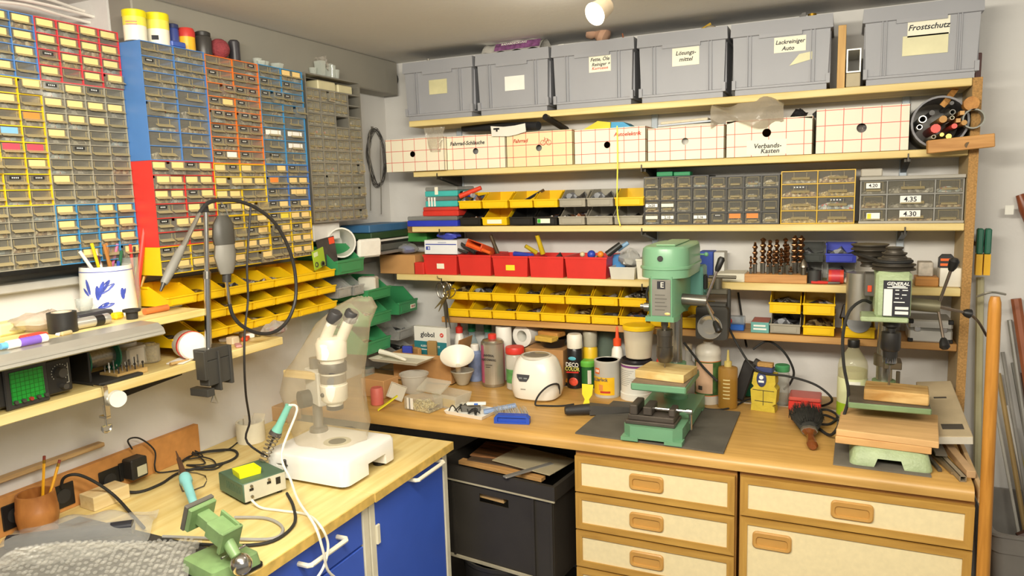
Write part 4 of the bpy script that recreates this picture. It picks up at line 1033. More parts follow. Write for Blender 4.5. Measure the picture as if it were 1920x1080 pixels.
# glue bottles with tips
def gluebottle(label, px, py, h, r_, tip, Y):
    return turned('glue_bottle', label, 'bottle', px, py, ZC, [('bottle', [(r_ * .9, 0), (r_, 2), (r_ * .95, h * .5), (r_ * .8, h * .66), (r_ * .5, h * .72)], M('f1ede2', .35, nv=.03)), ('tip', [(r_ * .62, h * .72), (r_ * .62, h * .82), (r_ * .3, h * .84), (r_ * .16, h), (r_ * .05, h * 1.02)], tip)], Y=Y)
gluebottle('white glue bottle with red cone tip behind the scissors', 860, 593, 110, 11, REDP, -.13)
t, s_ = gluebottle('white glue bottle with orange tip beside the yellow-lidded bucket', 1157, 612, 100, 12.5, ORANGE, -.20)
for px, lab in ((884, 'clear glass bottle with dark green cap beside the glue bottle'), (914, 'round clear glass flask with green cap')):
    turned('glass_bottle', lab, 'bottle', px, 604, ZC, [('glass', [(13, 0), (14, 2), (14, 30), (6, 48), (5.5, 56)], clear('b9d2d8', .2, .05)), ('cap', [(7, 54), (7.5, 55), (7.5, 66), (7, 67)], DKGREEN)], Y=-.075)
turned('tape_roll', 'white tape roll standing on end beside the paper roll', 'roll', 944, 612, ZC, [('roll', [(14.5, 0), (15, 1), (15, 56), (14.5, 57), (6, 57), (6, 54)], WHITE)], Y=-.17)
x = Wy(985, 631, -.16); s_ = mpp(x)
block('cardboard_box', 'brown cardboard box under the white paper roll', 'box', 961, 983, 654, 712, -.16, .12, CARDB, ZC + .0006)
solo(MB().lathe([(20 * s_, 0), (21 * s_, .001), (21 * s_, 44 * s_), (20 * s_, 44.5 * s_), (11 * s_, 44.5 * s_), (11 * s_, 0)], 26).at(), 'paper_roll', WHITE, 'white paper roll lying with its open end to the front', 'roll', (x.x, -.06, x.z), 0).rotation_euler = (R(90), 0, R(-10))
block('cardboard_box', 'low cardboard box under the black bowl', 'box', 985, 1056, 655, 712, -.21, .105, CARDB, ZC + .0006)
xb = Wy(1028, 652, -.2); s_ = mpp(xb)
t = thing('bowl', 'black plastic bowl on the cardboard box', 'bowl', (xb.x, -.145, Wy(1020, 655, -.21).z + .0012))
MB().lathe([(20 * s_, 0), (28 * s_, 16 * s_), (30 * s_, 17 * s_), (30 * s_, 18 * s_), (26 * s_, 16 * s_), (18 * s_, 2 * s_)], 26).obj('shell', M('201f20', .25), t)
b = MB().box(-.05, .05, -.032, .032, 0, .022, .004)
solo(b, 'sanding_block', wood('c9924a', 'a06a30', 0, .6), 'brown wooden brush block lying across the black bowl', 'block', (xb.x - .004, -.15, Wy(1020, 655, -.21).z + 19.5 * s_ + .001), -14)
block('sponge', 'yellow sponge piece on top of the brown wooden block', 'sponge', 1000, 1036, 632, 641, -.225, .05, M('d9b24a', .9, nv=.15, bump=.4, bs=150), None, -14)
turned('cable_drum', 'yellow-green reel behind the black bowl', 'reel', 1038, 609, ZC, [('reel', [(21, 0), (21, 60), (19, 62), (8, 62)], M('b9b04a', .6, nv=.2))], Y=-.052)
turned('glass_jar', 'wide green-tinted glass jar behind the glue bottle', 'jar', 1138, 620, ZC, [('glass', [(20, 0), (22, 3), (22, 46), (17, 54), (17, 58), (19, 60), (19, 66), (17, 67), (15, 60), (14, 54), (19, 46), (19, 3)], clear('8fa090', .3, .05))], Y=-.06)
# spray cans
t, s_ = turned('spray_can', 'black spray can with colourful print and white cap', 'can', 1077, 626, ZC, [('can', [(14.5, 0), (15, 1), (15, 62), (13, 66)], M('1d1c1e', .3)), ('cap', [(14, 66), (14.5, 67), (14.5, 86), (12, 89)], M('efead8', .4))], Y=-.20)
for tx, z, c, sz in (('DECO', 46, 'e9e6da', 10), ('COLOR', 38, 'd8d46a', 9)): lbl(t, tx, sz * s_ * 1.15, M(c, .4, nv=0), 0, -15.6 * s_, z * s_, sx=.8)
MB().prism([(-12 * s_, 30 * s_), (12 * s_, 31 * s_), (12 * s_, 33.5 * s_), (-12 * s_, 32.5 * s_)], -15.4 * s_, -13 * s_, 'y').obj('red_stripe', REDP, t)
MB().at((2 * s_, -15.0 * s_, 14 * s_)).sph((0, 0, 0), 9 * s_, 12, sc=(1, .12, .9)).obj('splash', M('e0523a', .4, nv=.6, ns=30), t)
MB().at((0, -15.0 * s_, 58 * s_)).sph((0, 0, 0), 6 * s_, 10, sc=(1.3, .1, .6)).obj('blue_mark', M('5ab4c8', .4), t)
t, s_ = turned('spray_can', 'yellow spray can with grey cap and blue word mark', 'can', 1106, 620, ZC, [('can', [(13.5, 0), (14, 1), (14, 52), (12, 55)], M('e9bf28', .35)), ('cap', [(13, 55), (13.5, 56), (13.5, 74), (12, 77)], M('b3ad98', .4))], Y=-.14)
MB().lathe([(14.2 * s_, 46 * s_), (14.2 * s_, 50 * s_)], 22, cap=False).obj('red_band', REDP, t)
MB().box(-9 * s_, 9 * s_, -14.6 * s_, -12 * s_, 39 * s_, 46 * s_).obj('word_field', M('2a3a9a', .4, nv=0), t)
lbl(t, 'biloxxi', 7 * s_, WHITE, 0, -14.9 * s_, 42.5 * s_, sx=.8); bar(t, 0, -14.3 * s_, 33 * s_, 11 * s_, 3 * s_, M('8a7430', .5, nv=0)); bar(t, 0, -14.3 * s_, 27 * s_, 17 * s_, 3 * s_, M('8a7430', .5, nv=0))
# paint cans
t, s_ = turned('paint_can', 'clear varnish paint can with yellow label and silver lid', 'can', 1139, 748, ZC, [('can', [(24, 0), (24.5, 2), (24.5, 66), (25, 67), (25, 69)], M('c9c6bc', .35, .12, .06)), ('lid', [(25, 69), (24, 70), (21, 70), (20, 68), (5, 68)], M('c6c3b8', .35, .2))])
def wrap(t, s_, r_, a0, a1, z0, z1, mat, name, n=14):
    g = MB(); vs = []
    for i in range(n + 1):
        a = R(a0 + (a1 - a0) * i / n); vs += [(r_ * s_ * math.cos(a), r_ * s_ * math.sin(a), z0 * s_), (r_ * s_ * math.cos(a), r_ * s_ * math.sin(a), z1 * s_)]
    g.add(vs, [(2 * i, 2 * i + 2, 2 * i + 3, 2 * i + 1) for i in range(n)], 0, True); return g.obj(name, mat, t)
wrap(t, s_, 24.8, 205, 320, 6, 40, M('f0bd24', .4), 'label_panel'); wrap(t, s_, 24.9, 225, 252, 46, 57, M('e8702c', .4), 'logo_square')
[wrap(t, s_, 25.05, 230 + 7 * q_, 235 + 7 * q_, 49, 54, WHITE, 'logo_mark', 2) for q_ in range(3)]; lbl(t, 'Klarlack', 9.5 * s_, M('55525a', .5, nv=0), -5 * s_, -25.3 * s_, 36 * s_, sx=.85)
wrap(t, s_, 25.0, 255, 300, 10, 14, M('c03a2a', .5), 'red_mark'); wrap(t, s_, 25.0, 248, 268, 15, 26, M('e0924a', .5), 'picture_mark')
t, s_ = turned('paint_can', 'white paint can with dark lid and purple rim band', 'can', 1193, 754, ZC, [('can', [(30, 0), (30, 12), (28.5, 13), (28.5, 68), (30, 70)], M('eceadf', .4, nv=.03)), ('lid', [(30.5, 70), (30.5, 74), (28, 77), (26, 77), (25, 75), (5, 75)], M('242226', .3))])
wrap(t, s_, 28.8, 180, 360, 63, 67, M('7a3a7a', .4), 'rim_band')
for i in range(9): wrap(t, s_, 28.8, 200, 250 + (i * 37) % 30, 28 + 3.6 * i, 29.1 + 3.6 * i, M('a9a6a0', .6, nv=0), 'print_line', 6)
t, s_ = turned('tub', 'small green tub with bright green lid beside the varnish can', 'tub', 1103, 730, ZC, [('tub', [(13, 0), (13.5, 2), (13.5, 42)], M('2c6a34', .4)), ('lid', [(15, 42), (15.5, 43), (15.5, 50), (13, 53)], M('6cc04a', .4))])
wrap(t, s_, 13.8, 285, 315, 10, 36, M('dcd8c8', .5), 'barcode_panel', 5)
P = Wz(1072, 722, ZC)
t = thing('sanding_pad', 'oval orange and black sanding pad lying beside the cleaner', 'pad', (P.x, P.y + .02, ZC + .0006))
MB().lathe([(.036, 0), (.036, .012)], 24).obj('pad', M('2d2b28', .7), t); MB().lathe([(.036, .012), (.034, .022), (.026, .027)], 24).obj('orange_top', M('e2962e', .5), t)
# bucket with yellow lid, standing on the white can
wc = [x for x in COL.objects if x.get('label', '').startswith('white paint can with dark')][0]
zc_ = CT + 78 * mpp(wc.location)
turned('bucket', 'translucent bucket of beige powder with yellow lid', 'bucket', 1197, 608, zc_, [('bucket', [(23, 0), (24, 1), (28, 58)], clear('e8dcc4', .62, .3)), ('powder', [(22, 1), (25, 36), (5, 38)], M('e3d6ae', .9, nv=.08)), ('lid', [(29, 57), (30, 58), (30, 63), (28, 64), (27, 66), (5, 67)], YLID)], Y=wc.location.y)
turned('spray_bottle', 'red and white bottle behind the drill press table', 'bottle', 1241, 650, ZC, [('bottle', [(10, 0), (11, 1), (11, 12)], WHITE), ('red_body', [(11, 12), (11, 70), (8, 80)], REDP), ('nozzle', [(6, 80), (6, 98), (4, 99)], WHITE)], Y=-.27)
# pump bottle and amber bottle
t, s_ = turned('pump_bottle', 'large cream bottle with plant-print label beside the amber bottle', 'bottle', 1327, 760, ZC, [('bottle', [(23, 0), (24, 2), (24, 84), (23, 90), (24, 93), (24, 100), (20, 108), (9, 114), (9, 118)], M('d6cfc0', .4, nv=.08))])
wrap(t, s_, 24.3, 180, 360, 18, 82, M('4a6a38', .5, nv=.5, ns=40), 'plant_label'); wrap(t, s_, 24.5, 215, 300, 22, 80, M('d8b08e', .5, nv=.08), 'skin_panel')
for z in (17, 82): wrap(t, s_, 24.6, 180, 360, z, z + 1.5, M('d8763a', .5), 'orange_line')
wrap(t, s_, 24.8, 235, 255, 28, 36, M('4a443c', .6), 'barcode', 4)
t, s_ = turned('oil_bottle', 'amber oil bottle with pointed cream nozzle', 'bottle', 1364, 768, ZC, [('bottle', [(17, 0), (18, 1), (18, 74), (17, 77), (8, 79)], AMBER), ('oil', [(16, 1), (17, 2), (17, 50), (3, 50)], clear('8a5a24', .6, .1)), ('nozzle', [(7, 78), (7, 88), (3, 90), (1.5, 110)], M('c9b56a', .4))])
for i in range(6): wrap(t, s_, 18.2, 250, 290, 20 + 7 * i, 22 + 7 * i, M('d8c890', .5, nv=0), 'print_line', 4)
# transformer block
x0, x1, z0, z1 = boxpx(1410, 1453, 700, 773, -.40, .05)
P = Wz(1431, 772, ZC); s_ = mpp(P)
t = thing('sanding_sponge_holder', 'yellow notched foam block with blue strap mark, standing on end', 'block', (P.x, P.y, ZC + .0006), -8)
YF_ = M('c9b23a', .85, nv=.15, ns=25, bump=.3, bs=90)
MB().prism([(-23 * s_, 0), (21 * s_, 0), (20 * s_, 10 * s_), (16 * s_, 13 * s_), (22 * s_, 17 * s_), (24 * s_, 44 * s_), (19 * s_, 50 * s_), (21 * s_, 55 * s_), (20 * s_, 72 * s_), (-18 * s_, 74 * s_), (-22 * s_, 52 * s_), (-18 * s_, 47 * s_), (-24 * s_, 40 * s_), (-22 * s_, 14 * s_)], 0, .045, 'y').obj('foam', YF_, t)
MB().box(-20 * s_, 19 * s_, -.001, 0, 40 * s_, 41 * s_).box(-16 * s_, 17 * s_, -.001, 0, 19 * s_, 20 * s_).box(-1 * s_, 0 * s_, -.001, 0, 12 * s_, 41 * s_).obj('cuts', INK, t)
MB().box(-17 * s_, 15 * s_, .002, .04, 74 * s_, 84 * s_, .003).at((-4 * s_, -.002, 62 * s_)).sph((0, 0, 0), 10 * s_, 14, sc=(.9, .2, 1.5)).obj('blue_clamp', M('3d4670', .45), t)
MB().at((-4 * s_, -.006, 66 * s_)).cyl((0, .003, 0), (0, 0, 0), 4 * s_, n=12).box(-5 * s_, 5 * s_, -.0, .002, -10 * s_, -6 * s_).obj('white_mark', WHITE, t)
MB().box(-14 * s_, 14 * s_, .008, .034, 84 * s_, 92 * s_, .002).obj('bristles', M('b98f52', .9, nv=.2, bump=.5, bs=200), t)
turned('glass_jar', 'ribbed clear jar with green lid behind the yellow block', 'jar', 1467, 684, ZC, [('glass', [(12, 0), (13, 2), (13, 44), (11, 48)], clear('d3d6cc', .28, .06)), ('lid', [(13, 47), (13.5, 48), (13.5, 55), (12, 56)], M('4c9a62', .4))], Y=-.17)
t, w, h = None, 0, 0
x0, x1, z0, z1 = boxpx(1479, 1540, 722, 756, -.24, .09)
t = thing('tin_box', 'flat red metal tin box with hinged lid behind the dusting brush', 'box', ((x0 + x1) / 2, -.25, ZC + .0006))
hw = (x1 - x0) / 2
MB().box(-hw, hw, 0, .1, 0, .034, .003).obj('base', M('d8382e', .35), t); MB().box(-hw, hw, -.001, .1, .036, .05, .004).obj('lid', M('c85a4e', .35), t); MB().box(-.012, .012, -.004, 0, .026, .042, .001).obj('catch', M('c83a30', .3), t)
x0, x1, z0, z1 = boxpx(1372, 1402, 640, 705, -.2, .05)
t = thing('power_adapter', 'black slanted power adapter leaning by the wall with a thick cable', 'adapter', ((x0 + x1) / 2 - .01, -.20, ZC + .0006))
b = MB().at((0, 0, 0), 0, 17, 0).box(-.022, .022, 0, .045, 0.01, .155, .004); b.obj('housing', M('2d2b2a', .5), t)
MB().at((.055, .01, .12), 0, 30, 0).box(-.014, .014, 0, .03, -.005, .04, .003).obj('plug', M('4a4743', .5), t)
def cable(label, pts, r_=.004, mat=None, name='cable'):
    return solo(MB().tube(pts, r_, 7, smooth=6), name, mat or RUBBER, label, 'cable')
def onz(px, py, z=ZC + .005): return Wz(px, py, z)
def ony(px, py, Y): return Wy(px, py, Y)
cable('black cable hanging in a loop from the slanted adapter to the counter', [ony(1412, 655, -.19), ony(1440, 640, -.17), ony(1470, 660, -.15), ony(1488, 695, -.14), ony(1482, 718, -.13), ony(1470, 730, -.11)], .0042)
cable('black cable running behind the yellow foam block across the red tin', [ony(1360, 600, -.22), ony(1385, 650, -.27), ony(1420, 695, -.30), ony(1480, 706, -.29), ony(1530, 722, -.29), ony(1560, 748, -.29), onz(1545, 760), onz(1515, 762)], .004)
cable('black cable coiled on the counter beside the clear bottle', [onz(1520, 772), onz(1550, 768), onz(1570, 780), onz(1555, 795), onz(1530, 792), onz(1545, 778), onz(1575, 790)], .004)
cable('thin black cable lying on the counter behind the green drill press', [onz(1290, 745), onz(1310, 762), onz(1340, 768), onz(1372, 764), onz(1400, 750), onz(1430, 745)], .003)
cable('thick black cable coming down beside the drill press column', [ony(1282, 642, -.25), ony(1300, 665, -.26), ony(1320, 690, -.3), ony(1345, 715, -.33)], .0045)
cable('black cable hanging down the wall from the red bin shelf', [ony(1384, 548, -.02), ony(1390, 590, -.02), ony(1396, 630, -.03), ony(1400, 650, -.1)], .004)
block('green_case', 'small dark green plastic case behind the amber oil bottle', 'case', 1390, 1411, 702, 740, -.12, .05, M('1f7a52', .4), CT + .0006)
turned('bottle', 'cloudy white bottle with narrow neck behind the drill press column', 'bottle', 1291, 645, ZC, [('bottle', [(18, 0), (19, 2), (19, 50), (7, 62), (6, 84)], clear('d8d4c8', .5, .15)), ('cap', [(7, 82), (7, 92), (6, 93)], M('c9b89a', .5))], Y=-.14)
turned('aerosol_can', 'white aerosol can with white cap behind the thinner tin', 'can', 890, 645, ZC, [('can', [(13, 0), (14, 2), (14, 62), (8, 68)], M('8a9cc4', .35, nv=.3, ns=30)), ('cap', [(7, 67), (8, 68), (8, 80), (6, 82)], WHITE)], Y=-.235)
# dusting brush
P = Wz(1524, 846, ZC)
t = thing('dusting_brush', 'black-bristled dusting brush with brown varnished handle', 'brush', (P.x, P.y, ZC + .0006), 7)
def oval(hx, y, z0, z1): return [(hx * math.cos(q * .7854), y, (z0 + z1) / 2 + (z1 - z0) / 2 * math.sin(q * .7854)) for q in range(8)]
MB().loft([oval(.010, 0, .003, .02), oval(.0155, .008, .001, .025), oval(.016, .03, .001, .026), oval(.0105, .075, .006, .026), oval(.014, .10, .006, .028), oval(.024, .128, .004, .032)]).obj('handle', M('7c4420', .15, nv=.2), t)
MB().loft([oval(.025, .124, .004, .034), oval(.026, .136, .004, .036)]).obj('ferrule', M('8a8478', .4, .6), t)
rr = random.Random(4); b = MB()
b.loft([oval(.024, .134, .005, .034), oval(.036, .16, .004, .05), oval(.047, .20, .003, .062), oval(.046, .24, .004, .066), oval(.03, .265, .01, .056)])
for i in range(900):
    a_ = rr.uniform(0, 6.283); q = rr.uniform(.75, 1.0); y0 = .14 + rr.random() * .1; y1 = y0 + .05 + rr.random() * .02
    f0 = .024 + (y0 - .134) * .33; f1 = min(.052, .026 + (y1 - .134) * .30)
    p0 = Vector((f0 * math.cos(a_) * q, y0, .034 + f0 * .62 * math.sin(a_) * q)); p1 = Vector((f1 * math.cos(a_), y1, max(.002, .036 + f1 * .66 * math.sin(a_))))
    b.add([p0 + Vector((-.0012, 0, 0)), p0 + Vector((.0012, 0, 0)), p0 + Vector((0, 0, .0016)), p1], [(0, 1, 3), (1, 2, 3), (2, 0, 3)])
o = b.obj('bristles', M('33322d', .85, nv=.3, ns=60), t); o['kind'] = 'stuff'
# big clear bottle
t, s_ = turned('bottle', 'large clear spirit bottle with black cap and green label', 'bottle', 1601, 637, ZC, [('bottle', [(24, 0), (26, 3), (26, 92), (24, 102), (10, 122), (9, 126)], clear('e2deb8', .2, .05)), ('cap', [(10, 125), (10.5, 126), (10.5, 137), (10, 138)], BLACK), ('liquid', [(23, 2), (25, 4), (25, 86), (2, 86)], clear('e6e2a8', .25, .1))], Y=-.262)
wrap(t, s_, 26.3, 185, 355, 32, 80, M('e3e6b4', .45), 'label'); wrap(t, s_, 26.4, 185, 355, 8, 32, M('a8cc2e', .4), 'green_label'); wrap(t, s_, 26.6, 262, 292, 48, 60, M('6a675e', .5), 'barcode', 5); wrap(t, s_, 26.5, 250, 300, 42, 76, M('f0efe2', .5), 'white_panel', 6)
# carton and scrap bars on the right end
P = Wz(1775, 820, ZC)
t = thing('flat_carton', 'flat grey-brown carton leaning on scrap metal by the side panel', 'box', (2.247, -.36, ZC + .085), 2)
MB().at((0, 0, 0), 12, -6, 0).box(-.05, .05, -.21, .14, 0, .026, .002).obj('carton', M('bba988', .75, nv=.12), t)
MB().at((0, 0, 0), 12, -6, 0).box(-.048, .048, -.2115, -.21, .002, .024).obj('white_end', M('e3dccb', .6), t)
MB().at((0, 0, 0), 12, -6, 0).box(-.02, .035, -.17, -.14, .026, .0265).obj('dark_print', M('4a443c', .7), t)
MB().at((0, 0, 0), 12, -6, 0).box(-.015, .02, .02, .03, .026, .0265).obj('small_print', M('4a443c', .7), t)
for i, (a, c, wd, hh, mt, lb) in enumerate((((2.20, -.44), (2.262, -.745), .016, .012, 'a79a82', 'hollow square aluminium bar on the counter end'), ((2.155, -.35), (2.25, -.70), .02, .008, '8f7a5a', 'brown flat bar among the scrap on the counter end'), ((2.215, -.40), (2.225, -.62), .03, .006, '7a7468', 'grey flat strip among the scrap on the counter end'), ((2.18, -.5), (2.215, -.69), .010, .010, '5c564c', 'short dark rod among the scrap on the counter end'), ((2.235, -.35), (2.285, -.71), .022, .02, 'c9a57a', 'pale wood batten along the counter end'))):
    a = Vector((*a, 0)); c = Vector((*c, 0)); L = (c - a).length
    b = MB()
    if i == 0: b.box(-wd / 2, -wd / 2 + .002, 0, L, 0, wd).box(wd / 2 - .002, wd / 2, 0, L, 0, wd).box(-wd / 2, wd / 2, 0, L, 0, .002).box(-wd / 2, wd / 2, 0, L, wd - .002, wd)
    else: b.box(-wd / 2, wd / 2, 0, L, 0, hh, .001)
    solo(b, 'scrap_bar', M(mt, .5, .4 if i != 4 else 0, .15), lb, 'bar', (a.x, a.y, ZC + .0006 + (.02 if i in (0, 2) else 0) * (1 if i == 2 else 0)), math.degrees(math.atan2(c.y - a.y, c.x - a.x)) - 90)
# hot tool, spatula, wire brush
P = Wz(1095, 778, ZC)
t = thing('hot_air_tool', 'black pencil-shaped electric tool with tapered shaft lying on the mat', 'tool', (P.x, P.y, ZC + .022), 18)
MB().cyl((-.06, -.02, 0), (.02, 0, 0), .016, .02, 16).cyl((-.066, -.0215, 0), (-.058, -.0195, 0), .013, .016, 16).obj('handle', M('2b2a2a', .55), t)
MB().loft([[(.02, -.02, -.018), (.02, .02, -.018), (.02, .02, .018), (.02, -.02, .018)], [(.19, .012, -.012), (.19, .02, -.012), (.19, .02, .002), (.19, .012, .002)]], sm=False).obj('blade', M('4d4a46', .5, .2), t)
P = Wz(1104, 770, ZC)
t = thing('scraper', 'yellow plastic spatula propped on the black tool', 'scraper', (P.x, P.y - .005, ZC + .045), 0)
MB().at((0, -.012, .008), 78).prism([(-.012, -.045), (.012, -.045), (.014, -.026), (.008, -.006), (.019, .012), (.021, .048), (-.021, .048), (-.019, .012), (-.008, -.006), (-.014, -.026)], -.002, .002, 'z').obj('blade', M('f0d42a', .4), t)
P = Wz(958, 795, ZC)
t = thing('wire_brush', 'blue plastic wire brush lying on its side near the counter edge', 'brush', (P.x, P.y + .012, ZC + .0006), 13)
MB().prism([(-.062, 0), (.062, 0), (.062, .02), (.05, .03), (-.05, .03), (-.062, .02)], -.014, .014, 'y').obj('handle', M('2a50b8', .4), t)
carve(t.children[0], MB().box(-.05, .05, -.03, -.007, .006, .022))
b = MB(); rr = random.Random(3)
for i in range(20):
    for j in range(4):
        x = -.057 + i * .006; y = .012; z = .006 + j * .006
        b.cyl((x, y, z), (x - .014 + rr.uniform(-.003, .003), y + .018 + rr.uniform(-.003, .003), z + .026 + rr.uniform(-.003, .004)), .0009, n=3)
o = b.obj('bristles', M('77736a', .5, .6), t); o['kind'] = 'stuff'
# tray with electronics
P = Wz(880, 778, ZC); s_ = mpp(P)
t = thing('tray', 'shallow white tray filled with cables and small electronics', 'tray', (P.x, P.y + .02, ZC + .0006), -8)
def rr4(hx, hy, z): return [(sx * hx, sy * hy, z) for sx, sy in ((-1, -1), (1, -1), (1, 1), (-1, 1))]
MB().loft([rr4(.078, .05, 0), rr4(.085, .056, .014), rr4(.083, .054, .014), rr4(.075, .047, .003)], sm=False).obj('tray_body', WHITE, t)
rr = random.Random(9); b = MB()
for i in range(10):
    x, y = rr.uniform(-.06, .05), rr.uniform(-.035, .03)
    b.tube([(x, y, .008), (x + rr.uniform(-.03, .03), y + rr.uniform(-.02, .02), .03), (x + rr.uniform(-.03, .03), y + rr.uniform(-.02, .02), .01)], .0022, 5)
o = b.obj('cables', RUBBER, t); o['kind'] = 'stuff'
MB().at((0, 0, .004), 0, 0, 25).box(-.04, .03, .0, .018, 0, .022, .002).obj('grey_adapter', M('6a6862', .5), t)
t2 = thing('measuring_device', 'white and blue handheld device lying on the tray of cables', 'device', (P.x + .02, P.y + .02, ZC + .034), 22)
MB().box(-.035, .035, -.008, .008, 0, .01, .002).obj('housing', WHITE, t2); MB().box(-.008, .006, -.0088, -.008, .002, .008).obj('blue_button', M('3a6ac8', .4), t2)
solo(MB().at((0, 0, 0), 0, -8, 0).box(-.06, .06, -.014, .014, 0, .012, .003), 'handset', M('8fa6cc', .4), 'pale blue handset lying between tray and cleaner', 'device', (P.x + .10, P.y + .05, ZC + .014), 30)
# clear box with brass pins
P = Wz(785, 772, ZC)
t = thing('clear_box', 'clear plastic box of brass pins with a white striped label', 'box', (P.x, P.y + .035, ZC + .0006), -10)
MB().box(-.062, .062, -.04, .04, 0, .05, .004).obj('shell', clear('e3dfcf', .2, .08), t)
o = link('contents', heap_mesh(.112, .07, .03, speck(['b9a45a', 'e0d08a', '8a7a3a', 'f0e6b0'], 200), 2), t, (-.056, -.035, .002))
MB().box(-.045, -.015, -.0412, -.04, .006, .048).box(-.034, -.028, -.0416, -.0412, .006, .048, 0, 1).obj('label_card', [WHITE, M('8a8884', .5)], t)
MB().at((0, .03, .052), 24).box(-.06, .06, -.0, .075, 0, .012, .003).obj('open_lid', clear('e3dfcf', .25, .08), t)
t = thing('clear_box', 'open clear plastic container with yellow card behind the box of pins', 'box', (P.x + .085, P.y + .10, ZC + .0006), -12)
MB().loft([rr4(.05, .035, 0), rr4(.062, .045, .055), rr4(.06, .043, .055), rr4(.048, .033, .003)], sm=False).obj('shell', clear('e3dfcf', .22, .08), t)
MB().box(-.02, .04, -.030, -.028, .006, .035).obj('yellow_card', M('e6c43a', .6), t)
solo(MB().at((0, 0, 0), 0, -32, 0).box(-.045, .045, -.009, .009, 0, .004, .001), 'spatula_strip', M('e9e22e', .4), 'bright yellow plastic strip leaning beside the red candle', 'strip', (Wz(728, 768, ZC).x, Wz(728, 768, ZC).y, ZC + .024), 40)
turned('candle', 'short red candle in front of the small cardboard box', 'candle', 708, 762, ZC, [('wax', [(11, 0), (12, 1), (12, 30), (10, 33), (3, 32)], M('cf6a5e', .5))])
block('cardboard_box', 'small brown cardboard box behind the red candle', 'box', 676, 722, 712, 765, -.60, .09, M('c29460', .8, nv=.08), ZC + .0006, -6)
t = thing('milky_dish', 'milky square plastic dish leaning against the cardboard box', 'dish', (Wz(738, 755, ZC).x, Wz(738, 755, ZC).y + .03, ZC + .035), 10)
MB().at((0, 0, 0), 70, 18, 0).loft([rr4(.032, .028, 0), rr4(.034, .03, .012), rr4(.032, .028, .013), rr4(.030, .026, .004)], sm=False).obj('dish_body', clear('e6e2d2', .6, .3), t)
turned('tub', 'milky round tub half covered by the metal tray', 'tub', 776, 700, ZC, [('tub', [(20, 0), (26, 40), (28, 41), (28, 44), (25, 42), (19, 2)], clear('dcd8cc', .5, .2))], Y=-.47)
turned('jar', 'small clear jar with silver lid behind the cardboard box', 'jar', 690, 689, ZC, [('glass', [(11, 0), (12, 1), (12, 32)], clear('c8d2c8', .3, .06)), ('lid', [(12.5, 32), (12.5, 40), (11, 41)], M('b9b8b0', .3, .7))], Y=-.48)
# carton with packet, tray
x0, x1, z0, z1 = boxpx(738, 846, 664, 722, -.34, .17)
t = thing('open_carton', 'open brown carton holding the moth-protection packet and wood bits', 'box', ((x0 + x1) / 2, -.34, ZC + .0006))
hw = (x1 - x0) / 2; hh = z1 - ZC - .002
MB().box(-hw, hw, 0, .003, 0, hh).box(-hw, hw, .167, .17, 0, hh).box(-hw, -hw + .003, .003, .167, 0, hh).box(hw - .003, hw, .003, .167, 0, hh).box(-hw, hw, .0, .17, 0, .003).obj('carton', CARDB, t)
MB().at((hw, 0, hh), 0, 12, 0).box(0, .003, .05, .17, 0, .06).obj('flap', CARDB, t)
x0, x1, z0, z1 = boxpx(775, 838, 614, 690, -.24, .03)
t = thing('packet', 'teal and white moth-protection packet standing in the carton', 'packet', ((x0 + x1) / 2, -.235, ZC + .005), -4)
hw = (x1 - x0) / 2; hp = z1 - ZC - .005
MB().box(-hw, hw, 0, .03, 0, hp, .001).obj('box', M('eceae0', .5, nv=.03), t); MB().box(-hw, hw, -.0008, 0, .0, hp * .70).obj('teal_panel', M('2e7f86', .5, nv=.04), t)
lbl(t, 'globol', .03, INK, -.012, -.001, hp * .84); lbl(t, 'KLEIDUNGSSCHUTZ', .0115, WHITE, 0, -.0012, hp * .60, sx=.95); bar(t, -.03, -.0012, hp * .53, .035, .004, WHITE)
MB().at((hw * .72, 0, hp * .85)).cyl((0, -.001, 0), (0, 0, 0), .0095, n=18).obj('red_badge', REDP, t); MB().prism([(-.0055, -.006), (-.002, .0045), (.0, -.001), (.0055, .006), (.002, -.0045), (.0, .001)], -.0018, -.001, 'y').obj('badge_bolt', WHITE, t, (hw * .72, 0, hp * .85))
for k, (px0, px1, pt, c, lb, rz) in enumerate(((752, 778, 645, '3a48b0', 'crumpled blue foil pack in the carton', 10), (762, 792, 650, 'b98a50', 'brown cardboard scrap in the carton', -24), (788, 812, 640, 'a8854f', 'upright wooden offcut in the carton', 5))):
    xx = Wy((px0 + px1) / 2, 660, -.3).x
    solo(MB().at((0, 0, 0), 0, 0, rz).box(-.022, .022, -.008, .012, 0, Wy(px0, pt, -.3).z - ZC - .012, .004), ('foil_pack', 'cardboard_scrap', 'wood_offcut')[k], M(c, .6, nv=.15), lb, ('pack', 'scrap', 'offcut')[k], (xx, -.305 + .025 * k, ZC + .006))
P = Wy(748, 676, -.45)
t = thing('metal_tray', 'cream enamel tray laid across the tub and carton', 'tray', (P.x, -.43, P.z - .006), -4)
MB().loft([rr4(.11, .05, 0), rr4(.125, .062, .014), rr4(.123, .06, .015), rr4(.108, .048, .003)], sm=False).obj('tray_body', M('d9d4c0', .4, nv=.06), t)
solo(MB().tube([Vector((-.09, 0, .03)), Vector((-.03, 0, .02)), Vector((.03, -.01, .008)), Vector((.045, -.012, .005))], lambda u: .010 * (1 - .7 * u) + .001, 8), 'bone_folder', M('efeada', .4), 'white curved handle lying on the cream tray', 'handle', (P.x - .01, -.44, P.z))
